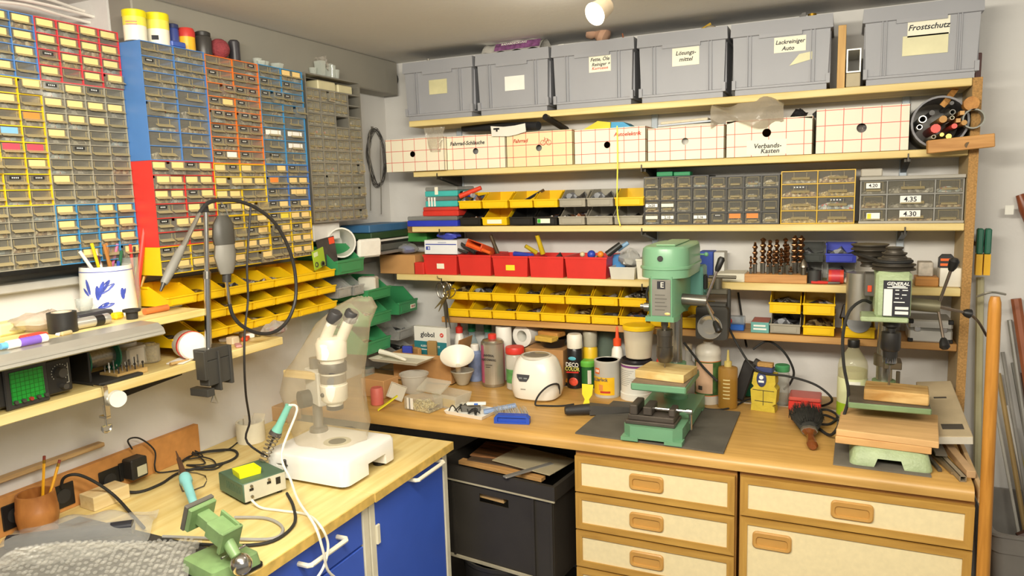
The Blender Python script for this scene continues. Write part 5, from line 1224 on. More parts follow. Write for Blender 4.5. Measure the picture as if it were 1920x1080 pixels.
# scissors and shears hanging from shelf four
def scissors(label, px, py, Y, L, ang, opn, mat, k=1.0):
    p = Wy(px, py, Y)
    t = thing('scissors', label, 'scissors', p, 0)
    for s1 in (-1, 1):
        b = MB(); c_, s2 = math.cos(R(ang + s1 * opn)), math.sin(R(ang + s1 * opn))
        d1 = Vector((s2, 0, -c_)); n_ = Vector((c_, 0, s2)) * s1
        o_ = Vector((0, .002 * s1, 0))
        b.loft([[o_ + d1 * t_ + n_ * a + Vector((0, e, 0)) for a, e in ((-w_, -.001), (w_, -.001), (w_, .001), (-w_, .001))] for t_, w_ in ((-L * .15, .005 * k), (0, .007 * k), (L * .55, .001))], sm=False)
        h0 = o_ - d1 * L * .15
        b.tube([h0 + (-d1 * (.02 + .02 * math.cos(q * .7854)) * k * 1.3 - n_ * (.012 * math.sin(q * .7854)) * k * 1.2 - n_ * .006 * k) for q in range(8)], .0026 * k, 6, closed=True)
        b.obj('blade', mat, t)
    return t
p = Wy(828, 560, -.225)
scissors('large steel shears hanging from the shelf edge', 835, 572, -.228, .19, 6, 5, M('7d7870', .3, .9, .1), 1.35)
scissors('smaller gold-toned scissors hanging open across the shears', 833, 560, -.236, .12, -38, 9, M('a8966a', .3, .9, .1), 1.0)
solo(MB().tube([(0, 0, 0), (0, -.02, .006), (0, -.024, .016)], .002, 6), 'hook', STEEL, 'steel hook in the shelf edge holding the scissors', 'hook', (Wy(826, 530, -.215).x, -.216, SHELVES[4][2] - .016))
# ================================================================ things on the shelves
# drill index block on shelf four
x0, x1, z0, z1 = boxpx(1396, 1513, 515, 531, -.2, .07)
t = thing('drill_stand', 'wooden block on the shelf for upright twist drills', 'block', (x0, -.2, z4))
wB = x1 - x0; hB = .03
MB().box(0, wB, 0, .075, 0, hB, .002).obj('block', wood('cf9a5c', 'b27c42', 0, .55), t)
rr = random.Random(5)
BR = M('7a5638', .3, .85, .25)
def spiral(L, r_):
    b = MB(); vs = []; n = int(L / .004)
    for i in range(n + 1):
        a = i * .62; z = L * i / n; k = 1 if i < n - 2 else (.75 if i == n - 1 else (.3 if i == n else 1))
        vs += [(r_ * k * math.cos(a), r_ * k * math.sin(a), z), (-r_ * .55 * k * math.sin(a), r_ * .55 * k * math.cos(a), z), (-r_ * k * math.cos(a), -r_ * k * math.sin(a), z), (r_ * .55 * k * math.sin(a), -r_ * .55 * k * math.cos(a), z)]
    b.add(vs, [(4 * i + j, 4 * i + (j + 1) % 4, 4 * i + 4 + (j + 1) % 4, 4 * i + 4 + j) for i in range(n) for j in range(4)]); return b
for i, (px, pt, r_, dy) in enumerate(((1408, 480, 3, .01), (1416, 454, 5, .03), (1431, 446, 6, .035), (1440, 470, 3, .02), (1444, 450, 5.5, .05), (1457, 449, 5.5, .045), (1451, 468, 3, .015), (1465, 465, 4.5, .012), (1473, 446, 5, .05), (1478, 457, 4, .02), (1491, 441, 6.5, .045), (1503, 441, 6.5, .05), (1483, 500, 4, .01), (1463, 500, 4, .008))):
    p = Wy(px, pt, -.2 + dy); s_ = mpp(p); L = p.z - z4 - hB
    d_ = thing('twist_drill', ['bronze twist drill standing in the wooden block, one of the short ones', 'bronze twist drill standing in the wooden block, one of the long ones'][L > .075], 'drill bit', (p.x, -.2 + dy, z4 + hB + .0004), 0, 'twist drills in the wooden block')
    MB().cyl((0, 0, 0), (0, 0, L * .3), r_ * s_ * .8, n=8).obj('shank', M('9a948a', .3, .9), d_)
    b = spiral(L * .72, r_ * s_); b.M = Matrix(); o = b.obj('flute', BR, d_, (0, 0, L * .28))
p = Wy(1507, 490, -.19); s_ = mpp(p)
solo(MB().lathe([(5 * s_, 0), (5 * s_, 14 * s_), (9 * s_, 15 * s_), (8 * s_, 20 * s_), (1 * s_, 30 * s_)], 14), 'countersink', M('8a8072', .3, .9), 'steel countersink bit standing at the end of the wooden block', 'drill bit', (p.x, -.19, z4 + hB + .0004))
block('flat_box', 'flat dusty white box on the shelf beside the drill block', 'box', 1344, 1396, 513, 527, -.20, .12, M('ddd8c4', .6), z4)
block('file_box', 'white upright box behind the green drill press lever', 'box', 1338, 1358, 473, 520, -.12, .08, M('d8d8d4', .5), z4)
block('carton', 'blue carton behind the green drill press cover', 'box', 1310, 1337, 472, 520, -.10, .08, M('3a58b8', .5), z4)
# small things near the bins on shelf four
t, _ = turned('tape_roll', 'black wire roll on the shelf beside the countersink', 'roll', 1527, 507, z4, [('roll', [(12, 0), (12, 20), (7, 20), (7, 2)], M('3a3a38', .5))], Y=-.17)
x = Wy(1568, 505, -.2); s_ = mpp(x)
t = thing('label_roll', 'orange-red label roll lying on its side on the shelf', 'roll', (x.x, -.17, z4 + 13.5 * s_)); MB().cyl((-13 * s_, 0, 0), (13 * s_, 0, 0), 13 * s_, n=20).obj('roll', M('d8452e', .4), t); MB().cyl((-8 * s_, 0, 0), (7 * s_, 0, 0), 13.2 * s_, n=20).obj('band', M('c83a44', .4), t)
solo(MB().sph((0, 0, .012), .022, 10, sc=(1, .8, .55)), 'putty_lump', M('d8d2bd', .8, nv=.1), 'pale lump of putty next to the label roll', 'lump', (Wy(1592, 520, -.18).x, -.17, z4))
x = Wy(1545, 528, -.21)
t = thing('pliers', 'red-handled pliers lying at the shelf edge', 'pliers', (x.x, -.195, z4 + .006))
for s1 in (-1, 1): MB().tube([(-.04, .004 * s1, 0), (-.02, .009 * s1, 0), (.012, .004 * s1, 0)], .0045, 7).obj('handle', REDP, t)
MB().prism([(.01, -.007), (.05, -.002), (.05, .002), (.01, .007)], -.003, .003, 'z').obj('jaw', STEEL, t)
t = thing('tape_measure', 'black and orange tape measure on the white box by the side panel', 'tape measure', (Wy(1775, 490, -.18).x, -.17, Wy(1784, 503, -.19).z + .001))
MB().prism([(-.022, 0), (.022, 0), (.023, .03), (.014, .042), (-.012, .042), (-.022, .03)], -.015, .015, 'y').obj('case', M('232222', .5), t); MB().box(-.018, .019, -.0165, -.015, .006, .014).box(-.018, .019, -.0165, -.015, .022, .03).obj('orange_grip', M('f06a22', .45), t)
block('small_box', 'white cardboard box with a pen inside next to the side panel', 'box', 1762, 1807, 503, 540, -.19, .08, M('ece7d8', .6), z4)
block('wood_box', 'small orange wood box beside the white cardboard box', 'box', 1716, 1760, 520, 541, -.185, .07, wood('cf9248', 'b07836', 0), z4)
block('tool_carton', 'grey and red printed carton on the shelf behind the press lever', 'box', 1722, 1750, 492, 519, -.16, .06, M('b9aFA0'.lower(), .6, nv=.3, ns=50), Wy(1738, 520, -.185).z + .0008)
# shelf four, left end
block('cardboard_box', 'brown cardboard box on the shelf end beside the red tubs', 'box', 712, 778, 478, 509, -.215, .17, M('c8965c', .75, nv=.06), z4)
block('tin_box', 'small red tin between the cardboard box and the red tubs', 'box', 776, 794, 492, 512, -.215, .04, M('d83a30', .4), z4)
x0, x1, _, zt = boxpx(712, 778, 478, 509, -.215, .17)
zt += .001
t = thing('plastic_bag', 'blue and clear bag of parts on top of the brown cardboard box', 'bag', ((x0 + x1) / 2 + .02, -.16, zt))
rr = random.Random(8)
def blob(rx, ry, rz_, n=14, j=.16, seed=1, flat=True):
    r2 = random.Random(seed); b = MB(); b.sph((0, 0, rz_), 1, n, sc=(rx, ry, rz_))
    b.v = [(x * (1 + r2.uniform(-j, j)), y * (1 + r2.uniform(-j, j)), max(0, z * (1 + r2.uniform(-j, j)))) for x, y, z in b.v]; return b
blob(.055, .045, .022, 16, .12, 3).obj('bag', clear('d5d5d0', .3, .1, .4), t); blob(.04, .03, .018, 12, .1, 5).obj('blue_print', M('2f4fae', .35, nv=.3), t)
block('green_box', 'green cardboard box above the brown one on the shelf end', 'box', 748, 800, 437, 462, -.12, .10, M('3f8f3e', .6), zt + .05)
block('box_lid', 'brown flat carton lying on the green cardboard box', 'box', 748, 798, 416, 437, -.12, .10, M('b08150', .75), Wy(774, 437, -.12).z + .0008)
# glove box
x0, x1, z0, z1 = boxpx(797, 858, 447, 478, -.20, .1)
t = thing('glove_box', 'white glove box with blue gloves poking out, on a red tub', 'box', (x0, -.205, Wy(826, 477, -.205).z + .001))
wG = x1 - x0; MB().box(0, wG, 0, .11, 0, .06, .001).obj('carton', M('eceef0', .5, nv=.02), t)
MB().box(.006, wG - .004, -.0008, 0, .040, .044).box(.008, .028, -.0008, 0, .018, .033).obj('blue_print', M('3a4aa8', .5, nv=0), t)
bar(t, wG * .55, -.001, .050, .04, .0025, M('9aa0c0', .5, nv=0)); bar(t, .0215, -.0012, .0255, .008, .010, M('c9cce6', .5, nv=0))
blob(.05, .035, .018, 16, .25, 7).obj('gloves', M('4a54c4', .5, nv=.1), t, (wG * .6, .05, .058))
# tool handles in the red tubs
def handle(name, label, cat, px0, py0, px1, py1, Y0, Y1, r_, mats, prof=None):
    a = Wy(px0, py0, Y0); b_ = Wy(px1, py1, Y1); s_ = mpp(a)
    return solo(MB().cyl(a, b_, r_ * s_, r_ * s_ * .8, 10, prof=[(t_, q * s_) for t_, q in prof] if prof else None), name, mats, label, cat)
handle('screwdriver', 'yellow and black screwdriver handle upright in a red tub', 'screwdriver', 1018, 476, 1007, 441, -.12, -.14, 5, M('d8b81c', .4))
handle('screwdriver', 'short yellow grip lying in the red tub of sockets', 'screwdriver', 1006, 474, 985, 461, -.13, -.16, 4.5, M('c9ae22', .4))
handle('hammer_handle', 'dark steel rod leaning up from the noted red tub', 'rod', 935, 480, 920, 441, -.12, -.14, 4, M('6a5c48', .4, .5))
handle('screwdriver', 'blue handled screwdriver lying in the noted red tub', 'screwdriver', 965, 476, 998, 479, -.14, -.18, 5, M('3a4ab8', .4))
handle('pliers', 'orange plier grip curving over the second red tub', 'pliers', 876, 457, 920, 475, -.17, -.19, 4, M('f0672a', .4))
handle('file', 'black file resting across the red tubs', 'file', 842, 443, 890, 474, -.14, -.19, 4, M('33312e', .5))
handle('pliers', 'dark handle with spanner leaning across the second tub', 'pliers', 838, 460, 876, 474, -.19, -.2, 3, M('3a3733', .5))
x = Wy(885, 445, -.15)
t = thing('cassette_box', 'open orange plastic box tilted on the red tubs', 'box', (x.x - .02, -.18, x.z - .035), -14)
MB().at((0, 0, 0), -18, 14, 0).box(0, .085, 0, .10, 0, .035, .002).obj('case', M('e0562c', .4), t); carve(t.children[0], MB().at((0, 0, 0), -18, 14, 0).box(.004, .081, -.02, .09, .004, .031))
for px, c, lb, r_ in ((1092, 'd8c49a', 'wooden bead-like ball in the large red tub', 5), (1109, '2f48b0', 'blue ball in the large red tub', 8), (1126, 'f08a2a', 'orange ball in the large red tub', 6.5)):
    p = Wy(px, 477, -.195); solo(MB().sph((0, 0, 0), r_ * mpp(p), 14), 'ball', M(c, .35), lb, 'ball', p)
handle('screwdriver', 'black and green screwdriver handle jutting from the tub of balls', 'screwdriver', 1138, 478, 1164, 458, -.17, -.15, 7, M('2a2c2a', .4))
handle('screwdriver', 'light blue screwdriver handle beside the black one', 'screwdriver', 1158, 468, 1178, 455, -.13, -.12, 5, M('8ab4d8', .4))
t = thing('plastic_bag', 'clear bag with white box on the pale tray', 'bag', (Wy(1180, 500, -.17).x, -.16, z4 + .045))
blob(.045, .03, .032, 14, .2, 4).obj('bag', clear('c9c9c4', .4, .12, .5), t); MB().at((-.02, -.025, .012), 10, 10, 20).box(0, .035, 0, .02, 0, .02, .001).obj('white_box', WHITE, t)
block('blue_case', 'light blue plastic case behind the pale tray', 'case', 1148, 1172, 478, 506, -.13, .05, M('4a90d0', .4), z4)
# shelf five right
t = thing('bit_case', 'blue plastic rack with red cap on the lowest shelf', 'case', (Wy(1376, 620, -.17).x, -.17, z5)); MB().box(-.03, .035, 0, .05, 0, .022, .003).obj('base', M('2f6ac8', .4), t)
MB().box(-.03, .035, .012, .05, .022, .05, .002).obj('clear_cover', clear('b9c4cc', .4, .08), t); MB().sph((-.018, .0, .036), .012, 10).obj('red_cap', REDP, t)
x0, x1, z0, z1 = boxpx(1408, 1442, 604, 628, -.18, .08)
t = thing('small_carton', 'flat teal and red carton with white print on the lowest shelf', 'box', (x0, -.185, z5)); MB().box(0, x1 - x0, 0, .11, 0, z1 - z5, .001).obj('carton', M('6aa8a0', .5), t); MB().box(.002, x1 - x0 - .002, .004, .106, z1 - z5, z1 - z5 + .0006).obj('red_top', M('b8685a', .5), t)
bar(t, (x1 - x0) * .48, -.0008, .026, (x1 - x0) * .66, .006, WHITE); bar(t, (x1 - x0) * .5, -.0008, .014, (x1 - x0) * .72, .006, WHITE)
p = Wy(1620, 600, -.21); s_ = mpp(p)
solo(MB().cyl((0, 0, 0), (0, -.012, .002), 21 * s_, n=26), 'grinding_disc', M('8d8e8e', .5, .3, .15), 'grey grinding disc standing in a yellow bin', 'disc', (p.x - .015, -.192, p.z - .01))
p = Wy(1592, 590, -.19)
solo(MB().at((0, 0, 0), -20, 12, 0).box(-.03, .03, -.01, .02, 0, .05, .003), 'battery_pack', M('2a2422', .4), 'dark battery pack tilted in a yellow bin', 'battery', (p.x, -.15, p.z - .025))
x0, x1, z0, z1 = boxpx(1703, 1786, 600, 654, -.195, .12)
t = thing('aluminium_case', 'small aluminium case with black corners on the lowest shelf', 'case', (x0, -.2, z5))
wA = x1 - x0; hA = z1 - z5
ALW = M('cfcdc6', .35, .5, .05)
MB().box(0, wA, 0, .14, 0, hA * .58, .005).obj('base', ALW, t); MB().box(0, wA, 0, .14, hA * .6, hA, .005).obj('lid', ALW, t); MB().box(.002, wA - .002, -.001, .13, hA * .575, hA * .605).obj('rim', M('9c9a94', .4, .6), t)
for X in (0, 1):
    for Z in (0, 1): MB().box(-.0015 if X == 0 else wA - .014, .014 if X == 0 else wA + .0015, -.002, .014, -.0 if Z == 0 else hA - .013, .013 if Z == 0 else hA + .0015, .002).obj('corner_guard', BLACK, t)
for X in (.2, .8): MB().box(wA * X - .009, wA * X + .009, -.006, 0, hA * .5, hA * .7, .001).cyl((wA * X, -.007, hA * .56), (wA * X, -.003, hA * .56), .005).obj('latch', CHROME, t)
# shelf three left: coloured boxes
bx = [('flat_case', 'long blue case with smoky lid at the end of the third shelf', 764, 858, 402, 421, 'blue'), ('tin_box', 'red tin box on the long blue case', 793, 860, 384, 401, 'red'), ('parts_box', 'turquoise box with smoky lid and striped label on the red tin', 798, 858, 364, 383, 't1'), ('parts_box', 'topmost turquoise box with smoky lid and taped front', 797, 858, 344, 362, 't2')]
zz = z3
for nm, lb, a, c, pt, pb, kd in bx:
    x0, x1, z0, z1 = boxpx(a, c, pt, pb, -.21, .15); h = z1 - z0; w = x1 - x0
    t = thing(nm, lb, 'box', (x0, -.215, zz))
    c1 = {'blue': '2f3fc0', 'red': 'd63a2e', 't1': '46b8b4', 't2': '46b8b4'}[kd]
    MB().box(0, w, 0, .16, 0, h * .58, .003).obj('base', M(c1, .35), t)
    MB().box(0.001, w - .001, .001, .159, h * .58, h, .004).obj('lid', M('c8453a', .35) if kd == 'red' else clear('9a9c98', .5, .1), t)
    if kd == 't1':
        for k in range(3): MB().box(.016 + .014 * k, .024 + .014 * k, -.001, 0, .002, h * .95).obj('label_stripe', WHITE, t)
    if kd == 't2': MB().box(.05, .066, -.001, 0, h * .2, h).obj('tape', PAPER, t)
    zz += h + .0008
x = Wy(985, 352, -.21)
t = thing('ruler', 'grey metal ruler strip sticking out of a yellow bin', 'ruler', (x.x - .03, -.17, z3 + .095), 0); MB().at((0, 0, 0), -25, -28, 20).box(-.012, .10, -.01, .012, 0, .002).obj('strip', M('6d6a68', .4, .4), t)
t = thing('glue_tube', 'clear glue tube with dark cap and blue label in a yellow bin', 'tube', (Wy(878, 352, -.2).x, -.19, z3 + .135), -10)
MB().cyl((-.03, 0, 0), (.02, 0, -.006), .012, n=14).obj('tube', clear('e6e4de', .5, .1), t); MB().cyl((-.045, 0, .001), (-.03, 0, 0), .011, n=14).obj('cap', BLACK, t); MB().cyl((-.012, 0, -.002), (.012, 0, -.005), .0123, n=14).obj('label', M('3a4ea8', .4, nv=.4, ns=60), t)
handle('screwdriver', 'orange-red plastic tool lying over a yellow bin', 'tool', 862, 368, 902, 352, -.21, -.19, 5, M('e0452a', .4))
for i, (a, c) in enumerate(((1231, 1261), (1263, 1294))): block('green_card', ('green card box on top of the black drawer block, left of its twin', 'green card box on top of the black drawer block, right of its twin')[i], 'box', a, c, 322, 329.5, -.14, .05, M('2f9a62', .5), Wy(1262, 330, YS3).z + .0007)
# yellow strap
solo(MB().tube([Wy(1157, 236, -.226), Wy(1158, 300, -.231), Wy(1157, 360, -.231), Wy(1158, 400, -.226), Wy(1163, 424, -.226)], .0032, 4), 'strap', M('e8dc28', .5), 'thin yellow strap hanging in front of cartons and bins', 'strap')
# things lying on the cartons of shelf two
def topof(px, pyt, Y=YC): return Wy(px, pyt, Y).z
x = Wy(953, 243, -.24)
solo(MB().at((0, 0, 0), 12, 0, 0).prism([(-.075, -.022), (.0, -.026), (.03, -.022), (.075, -.012), (.075, .02), (.03, .014), (-.02, .012), (-.075, .018)], -.001, .001, 'y'), 'bent_card', M('ece7dc', .6, nv=.06), 'curved white card hanging over two cartons', 'card', x)
solo(MB().prism([(-.016, -.002), (-.005, -.002), (-.005, -.009), (.002, -.009), (.002, -.002), (.01, -.002), (.01, .005), (.002, .005), (.002, .012), (-.005, .012), (-.005, .005), (-.016, .005)], -.0005, .0005, 'y'), 'cross_mark', BLACK, 'black cross-shaped cut in the curved white card', 'mark', (x.x - .048, -.2425, x.z + .004))
def shoot(px0, py0, Y0, px1, py1, Y1, r_, n=12):
    a = Wy(px0, py0, Y0); b_ = Wy(px1, py1, Y1); return MB().cyl(a, b_, r_ * mpp(a), n=n)
solo(shoot(1022, 219, -.24, 1062, 243, -.08, 6), 'black_tube', M('1f1d1c', .4), 'black tube poking out above the doodled carton', 'tube')
solo(shoot(1010, 236, -.20, 870, 240, -.06, 8), 'black_cylinder', M('2a2c30', .4), 'dark cylinder lying in the gap above the cartons', 'cylinder')
t = thing('plastic_film', 'crumpled clear film hanging over the first carton', 'film', Wy(815, 262, -.247))
rr = random.Random(6)
def film(w, h, jit, seed, ny=8):
    r2 = random.Random(seed); g = [[Vector((0, r2.uniform(-jit, jit), 0)) for _ in range(9)] for _ in range(ny + 1)]
    return lambda u, v: Vector(((u - .5) * w * (1 - .5 * (1 - v)), 0, (v - .5) * h)) + g[int(round(v * ny))][int(round(u * 8))]
MB().sheet(film(.10, .10, .006, 2), 8, 8).obj('film', clear('cfc6b4', .35, .12, .5), t)
t = thing('plastic_bag', 'large dull plastic bag draped over the carton with taped label', 'bag', Wy(1400, 206, -.232))
def drape(u, v):
    x = (u - .5) * .24; z = (v - .5) * .085 - abs(u - .5) * .03 + .018 * math.sin(7 * u + 3 * v); y = .015 * math.sin(9 * u) * math.cos(5 * v) + (.06 * (v - .5) if v > .5 else 0)
    return (x, y - .012 * math.sin(3.14 * v), z)
MB().sheet(drape, 18, 8).obj('film', clear('b5aa96', .55, .15, .5), t)
t = thing('paper_stack', 'stack of papers and a wrapped label on the open carton', 'papers', (Wy(1285, 228, -.2).x, -.2, Wy(1285, 237, -.222).z + .001))
MB().box(-.10, .10, 0, .15, 0, .008, .001).obj('sheet_stack', M('d5cfbe', .7), t)
MB().at((0, 0, .008), 0, -2, 0).box(-.098, .095, -.01, .14, 0, .006, .001).obj('blue_wrapped_sheet', M('b8c0cc', .4), t); MB().at((0, 0, .015), 0, -2, 0).box(-.09, .08, .0, .13, 0, .01, .002).obj('crumpled_sheet', M('d8cdb2', .7, nv=.1, bump=.4), t)
t = thing('map_roll', 'yellow, blue and green folded maps stuffed above the cartons', 'maps', (Wy(1130, 228, -.2).x, -.19, Wy(1145, 240, -.222).z + .001))
MB().at((0, 0, .0)).prism([(-.08, 0), (.03, 0), (.03, .022), (-.02, .03)], -.01, .12, 'y').obj('yellow_map', M('dccb2a', .5), t); MB().prism([(.032, 0), (.11, 0), (.08, .02), (.034, .022)], -.012, .1, 'y').obj('blue_map', M('3f9ac8', .5), t)
p = Wy(1497, 203, -.2)
t = thing('steel_wool', 'ball of dark steel wool in the gap above the cartons', 'steel wool', (p.x, -.15, Wy(1497, 222, -.222).z + .001)); blob(.028, .028, .017, 14, .2, 2).obj('wool', M('2c2b2c', .7, .4, .4, 150, .8, 200), t)
solo(blob(.03, .025, .013, 12, .2, 5), 'foil_scrap', M('6a7078', .3, .6), 'crumpled grey foil beside the steel wool', 'foil', (p.x + .07, -.14, Wy(1497, 222, -.222).z + .001))
# tube of rods
C0 = Wy(1762, 238, -.235); s_ = mpp(C0)
RR = 48 * s_
t = thing('storage_tube', 'grey plastic pipe lying on the shelf, stuffed with rods', 'pipe', (C0.x, -.235, z2 + RR + .001))
prof = [(RR, 0), (RR, .225), (RR - .006, .225), (RR - .006, 0)]
b = MB(); b.M = Matrix.Rotation(R(-90), 4, 'X'); b.lathe(prof + [prof[0]], 30, cap=False); b.obj('pipe', M('77767a', .45), t)
rr = random.Random(12)
kinds = [('aluminium tube', 'c9c7c0', .3, .8), ('brown wooden dowel', 'b98a4a', .6, 0), ('plastic tube', 'd8d2b8', .4, 0), ('red-tipped rod', 'd8402e', .4, 0), ('dark rod', '3a3836', .4, .3), ('wooden batten', 'c99a5c', .6, 0), ('brass rod', 'b99a4a', .3, .8), ('grey conduit', '9a9a92', .5, 0)]
spots = []
while len(spots) < 15:
    a, q = rr.uniform(0, 6.283), RR * .8 * rr.random() ** .5; r_ = rr.choice((.006, .008, .011, .014))
    x, z = q * math.cos(a), q * math.sin(a)
    if q + r_ < RR - .008 and all((x - p_[0]) ** 2 + (z - p_[1]) ** 2 > (r_ + p_[2] + .001) ** 2 for p_ in spots): spots.append((x, z, r_))
for i, (x, z, r_) in enumerate(spots):
    k = kinds[i % 8]; L0 = rr.uniform(.01, .05)
    b = MB(); y0 = -L0; b.M = Matrix.Translation((0, y0, 0)) @ Matrix.Rotation(R(-90), 4, 'X')
    if i % 8 == 5: b.box(-r_, r_, -r_, r_, 0, .24 + L0)
    elif i % 8 in (0, 2, 7): b.lathe([(r_, 0), (r_, .24 + L0), (r_ * .8, .24 + L0), (r_ * .8, 0), (r_, 0)], 14, cap=False)
    else: b.lathe([(r_, 0), (r_, .24 + L0)], 10)
    solo(b, 'rod', M(k[1], k[2], k[3]), '%s among the bundle in the grey pipe' % k[0], 'rod', (C0.x + x, -.235, z2 + RR + .001 + z), 0, 'rods in the grey pipe')
b = MB(); b.M = Matrix.Rotation(R(-90), 4, 'X')
solo(b.lathe([(.03, 0), (.03, .05), (.026, .05), (.026, 0), (.03, 0)], 20, cap=False), 'conduit_pipe', M('8d8f86', .45), 'grey-green pipe beside the storage tube, past the side panel', 'pipe', (Wy(1826, 222, -.27).x, -.27, Wy(1832, 222, -.27).z))
solo(MB().cyl((0, -.07, 0), (0, -.018, .0), .021, n=18), 'dowel', wood('c98f45', 'a9702f', 1, .6), 'thick round wooden dowel above the grey pipe', 'dowel', (Wy(1820, 195, -.25).x, -.2, Wy(1820, 195, -.25).z))
solo(MB().cyl(Wy(1815, 272, -.29), Wy(1750, 262, -.1), .009, n=12), 'bent_pipe', M('a08868', .3, .6), 'brassy pipe resting on the wooden cleat', 'pipe')
x = Wy(1800, 270, -.25)
solo(MB().at((0, 0, 0), 0, -4, 0).box(-.09, .085, -.03, .02, -.02, .02, .002), 'wood_cleat', wood('cf9a58', 'b07a3c', 0, .6), 'orange wooden cleat supporting rods at the shelf end', 'cleat', (x.x, -.26, x.z))
solo(MB().cyl(Wy(1770, 195, -.24), Wy(1798, 158, -.1), .012, n=4), 'wood_batten', wood('cf9a58', 'b07a3c', 2, .6), 'square wooden batten slanting out of the rod bundle', 'batten')
# on the top shelf and boxes
x0, x1, z0, z1 = boxpx(1570, 1585, 70, 170, -.2, .2)
solo(MB().box(0, x1 - x0, 0, .19, 0, z1 - z1 + .20, .001), 'board', wood('d6ae6c', 'bd9150', 2, .6), 'upright wooden board between two grey stacking boxes', 'board', (x0, -.205, z1 - z1 + SHELVES[1][2] + .0006))
x0, x1, z0, z1 = boxpx(1587, 1614, 104, 148, -.22, .2)
t = thing('aluminium_tube', 'square white-rimmed aluminium tube end beside the wooden board', 'tube', (x0, -.225, SHELVES[1][2] + .045))
wT = x1 - x0; hT = z1 - z0; b = MB(); q = .004
b.box(0, q, 0, .22, 0, hT).box(wT - q, wT, 0, .22, 0, hT).box(q, wT - q, 0, .22, 0, q).box(q, wT - q, 0, .22, hT - q, hT); b.obj('tube', M('e3e0d6', .4, .3), t)
solo(MB().box(0, wT, 0, .2, 0, .0438, .002), 'wood_block', M('b9ad90', .7), 'wooden block supporting the square aluminium tube', 'block', (x0, -.215, SHELVES[1][2] + .0006))
zb = SHELVES[1][2] + .0006 + .238
t = thing('bulb_socket', 'small white lamp base lying on the first grey box', 'lamp part', (Wy(803, 106, -.15).x, -.15, zb + .001)); MB().lathe([(.02, 0), (.018, .004), (.007, .008), (.006, .02), (.002, .022)], 16).obj('cap', M('b9b4a8', .4, .5), t)
x = Wy(965, 85, -.15)
t = thing('foil_bag', 'silver foil bag with blue-red print lying on a grey box', 'bag', (x.x, -.2, zb + .001), -3)
MB().sheet(lambda u, v: ((u - .5) * .26, v * .12, .004 + .052 * max(0, math.sin(3.1416 * v)) ** .7 * (1 - .25 * abs(2 * u - 1)) + .004 * math.sin(23 * u + 5 * v)), 24, 8).sheet(lambda u, v: ((u - .5) * .26, v * .12, .003), 4, 2).obj('foil', M('d6d3cc', .25, .35, .1, 20, .5, 40), t)
MB().sheet(lambda u, v: ((u - .35) * .2, v * .018 - .001, .0075 + .052 * max(0, math.sin(3.1416 * v * .15)) ** .7 + .001), 12, 4).obj('print_band', M('8e5a8a', .35, .2, .5, 60), t)
lbl(t, 'RADABDECKUNG', .014, WHITE, .02, .0, .03, rx=55)
p = Wy(1125, 72, -.16)
t = thing('clay_pot', 'terracotta pot lying on a grey box beneath the lamp', 'pot', (p.x, -.14, zb + .001))
TC = M('bf977c', .8, nv=.12)
b = MB().at((0, 0, .034), 0, -62, 0); b.lathe([(.018, -.03), (.034, -.02), (.034, .0), (.024, .012), (.02, .02), (.03, .03), (.033, .05), (.028, .05), (.024, .03)], 20); b.obj('pot', TC, t)
solo(MB().cyl((0, 0, 0), (-.006, 0, .035), .003, n=8), 'stick', M('9a5a3a', .6), 'thin brown stick on the grey box beside the clay pot', 'stick', (Wy(1170, 62, -.12).x, -.12, zb + .0005))
solo(MB().cyl((0, 0, .006), (.02, .01, .009), .0045, n=8), 'chalk_piece', WHITE, 'white chalk piece on the grey box edge', 'chalk', (Wy(1046, 80, -.18).x, -.18, zb))
t = thing('tool_bundle', 'white cap and yellow stick lying on a grey box', 'tools', (Wy(1300, 48, -.14).x, -.14, zb + .001)); MB().lathe([(.014, 0), (.016, .01), (.012, .012)], 14).obj('white_cap', WHITE, t); MB().cyl((.02, .0, .006), (.06, .01, .03), .005, n=8).obj('yellow_stick', M('c9a43a', .5), t); MB().at((.06, 0, 0)).sph((0, 0, .01), .02, 10, sc=(1.2, .8, .6)).obj('paper_wad', M('b5a890', .8), t)
t = thing('brass_fitting', 'brass ring fitting beside a grey wedge on a grey box', 'fitting', (Wy(1523, 20, -.15).x, -.15, zb + .001)); MB().lathe([(.014, 0), (.014, .018), (.010, .018), (.010, 0)], 18).obj('ring', M('c9a03a', .25, .9), t)
MB().prism([(-.05, 0), (-.018, 0), (-.02, .024), (-.03, .024)], -.01, .02, 'y').obj('wedge', M('6f6d6a', .6), t)
# ceiling spot lamp
lp = Wz(1128, 8, 2.215)
t = thing('ceiling_spot', 'white round ceiling spotlight switched on', 'lamp', (lp.x, lp.y, CEIL))
MB().cyl((.02, .02, 0), (.02, .02, -.012), .035, n=20).cyl((.02, .02, -.012), (.01, .01, -.04), .007).obj('mount', M('c9b59a', .5), t)
aim = Vector((-.35, -.78, -.5)).normalized(); c0 = Vector((.012, .03, -.065))
MB().cyl(c0, c0 + aim * .07, .022, .03, 24, prof=[(0, .012), (.15, .024), (.5, .028), (1, .033)]).obj('housing', M('cdbb9f', .45), t)
em, nt, bs = newmat('spot_glow'); bs.inputs['Emission Color'].default_value = (1, .95, .82, 1); bs.inputs['Emission Strength'].default_value = 25
MB().cyl(c0 + aim * .0705, c0 + aim * .072, .027, n=24).obj('lit_face', em, t)
light('ceiling_spot_light', 'POINT', t.location + c0 + aim * .11, 3.2, WARM, shadow_soft_size=.03)
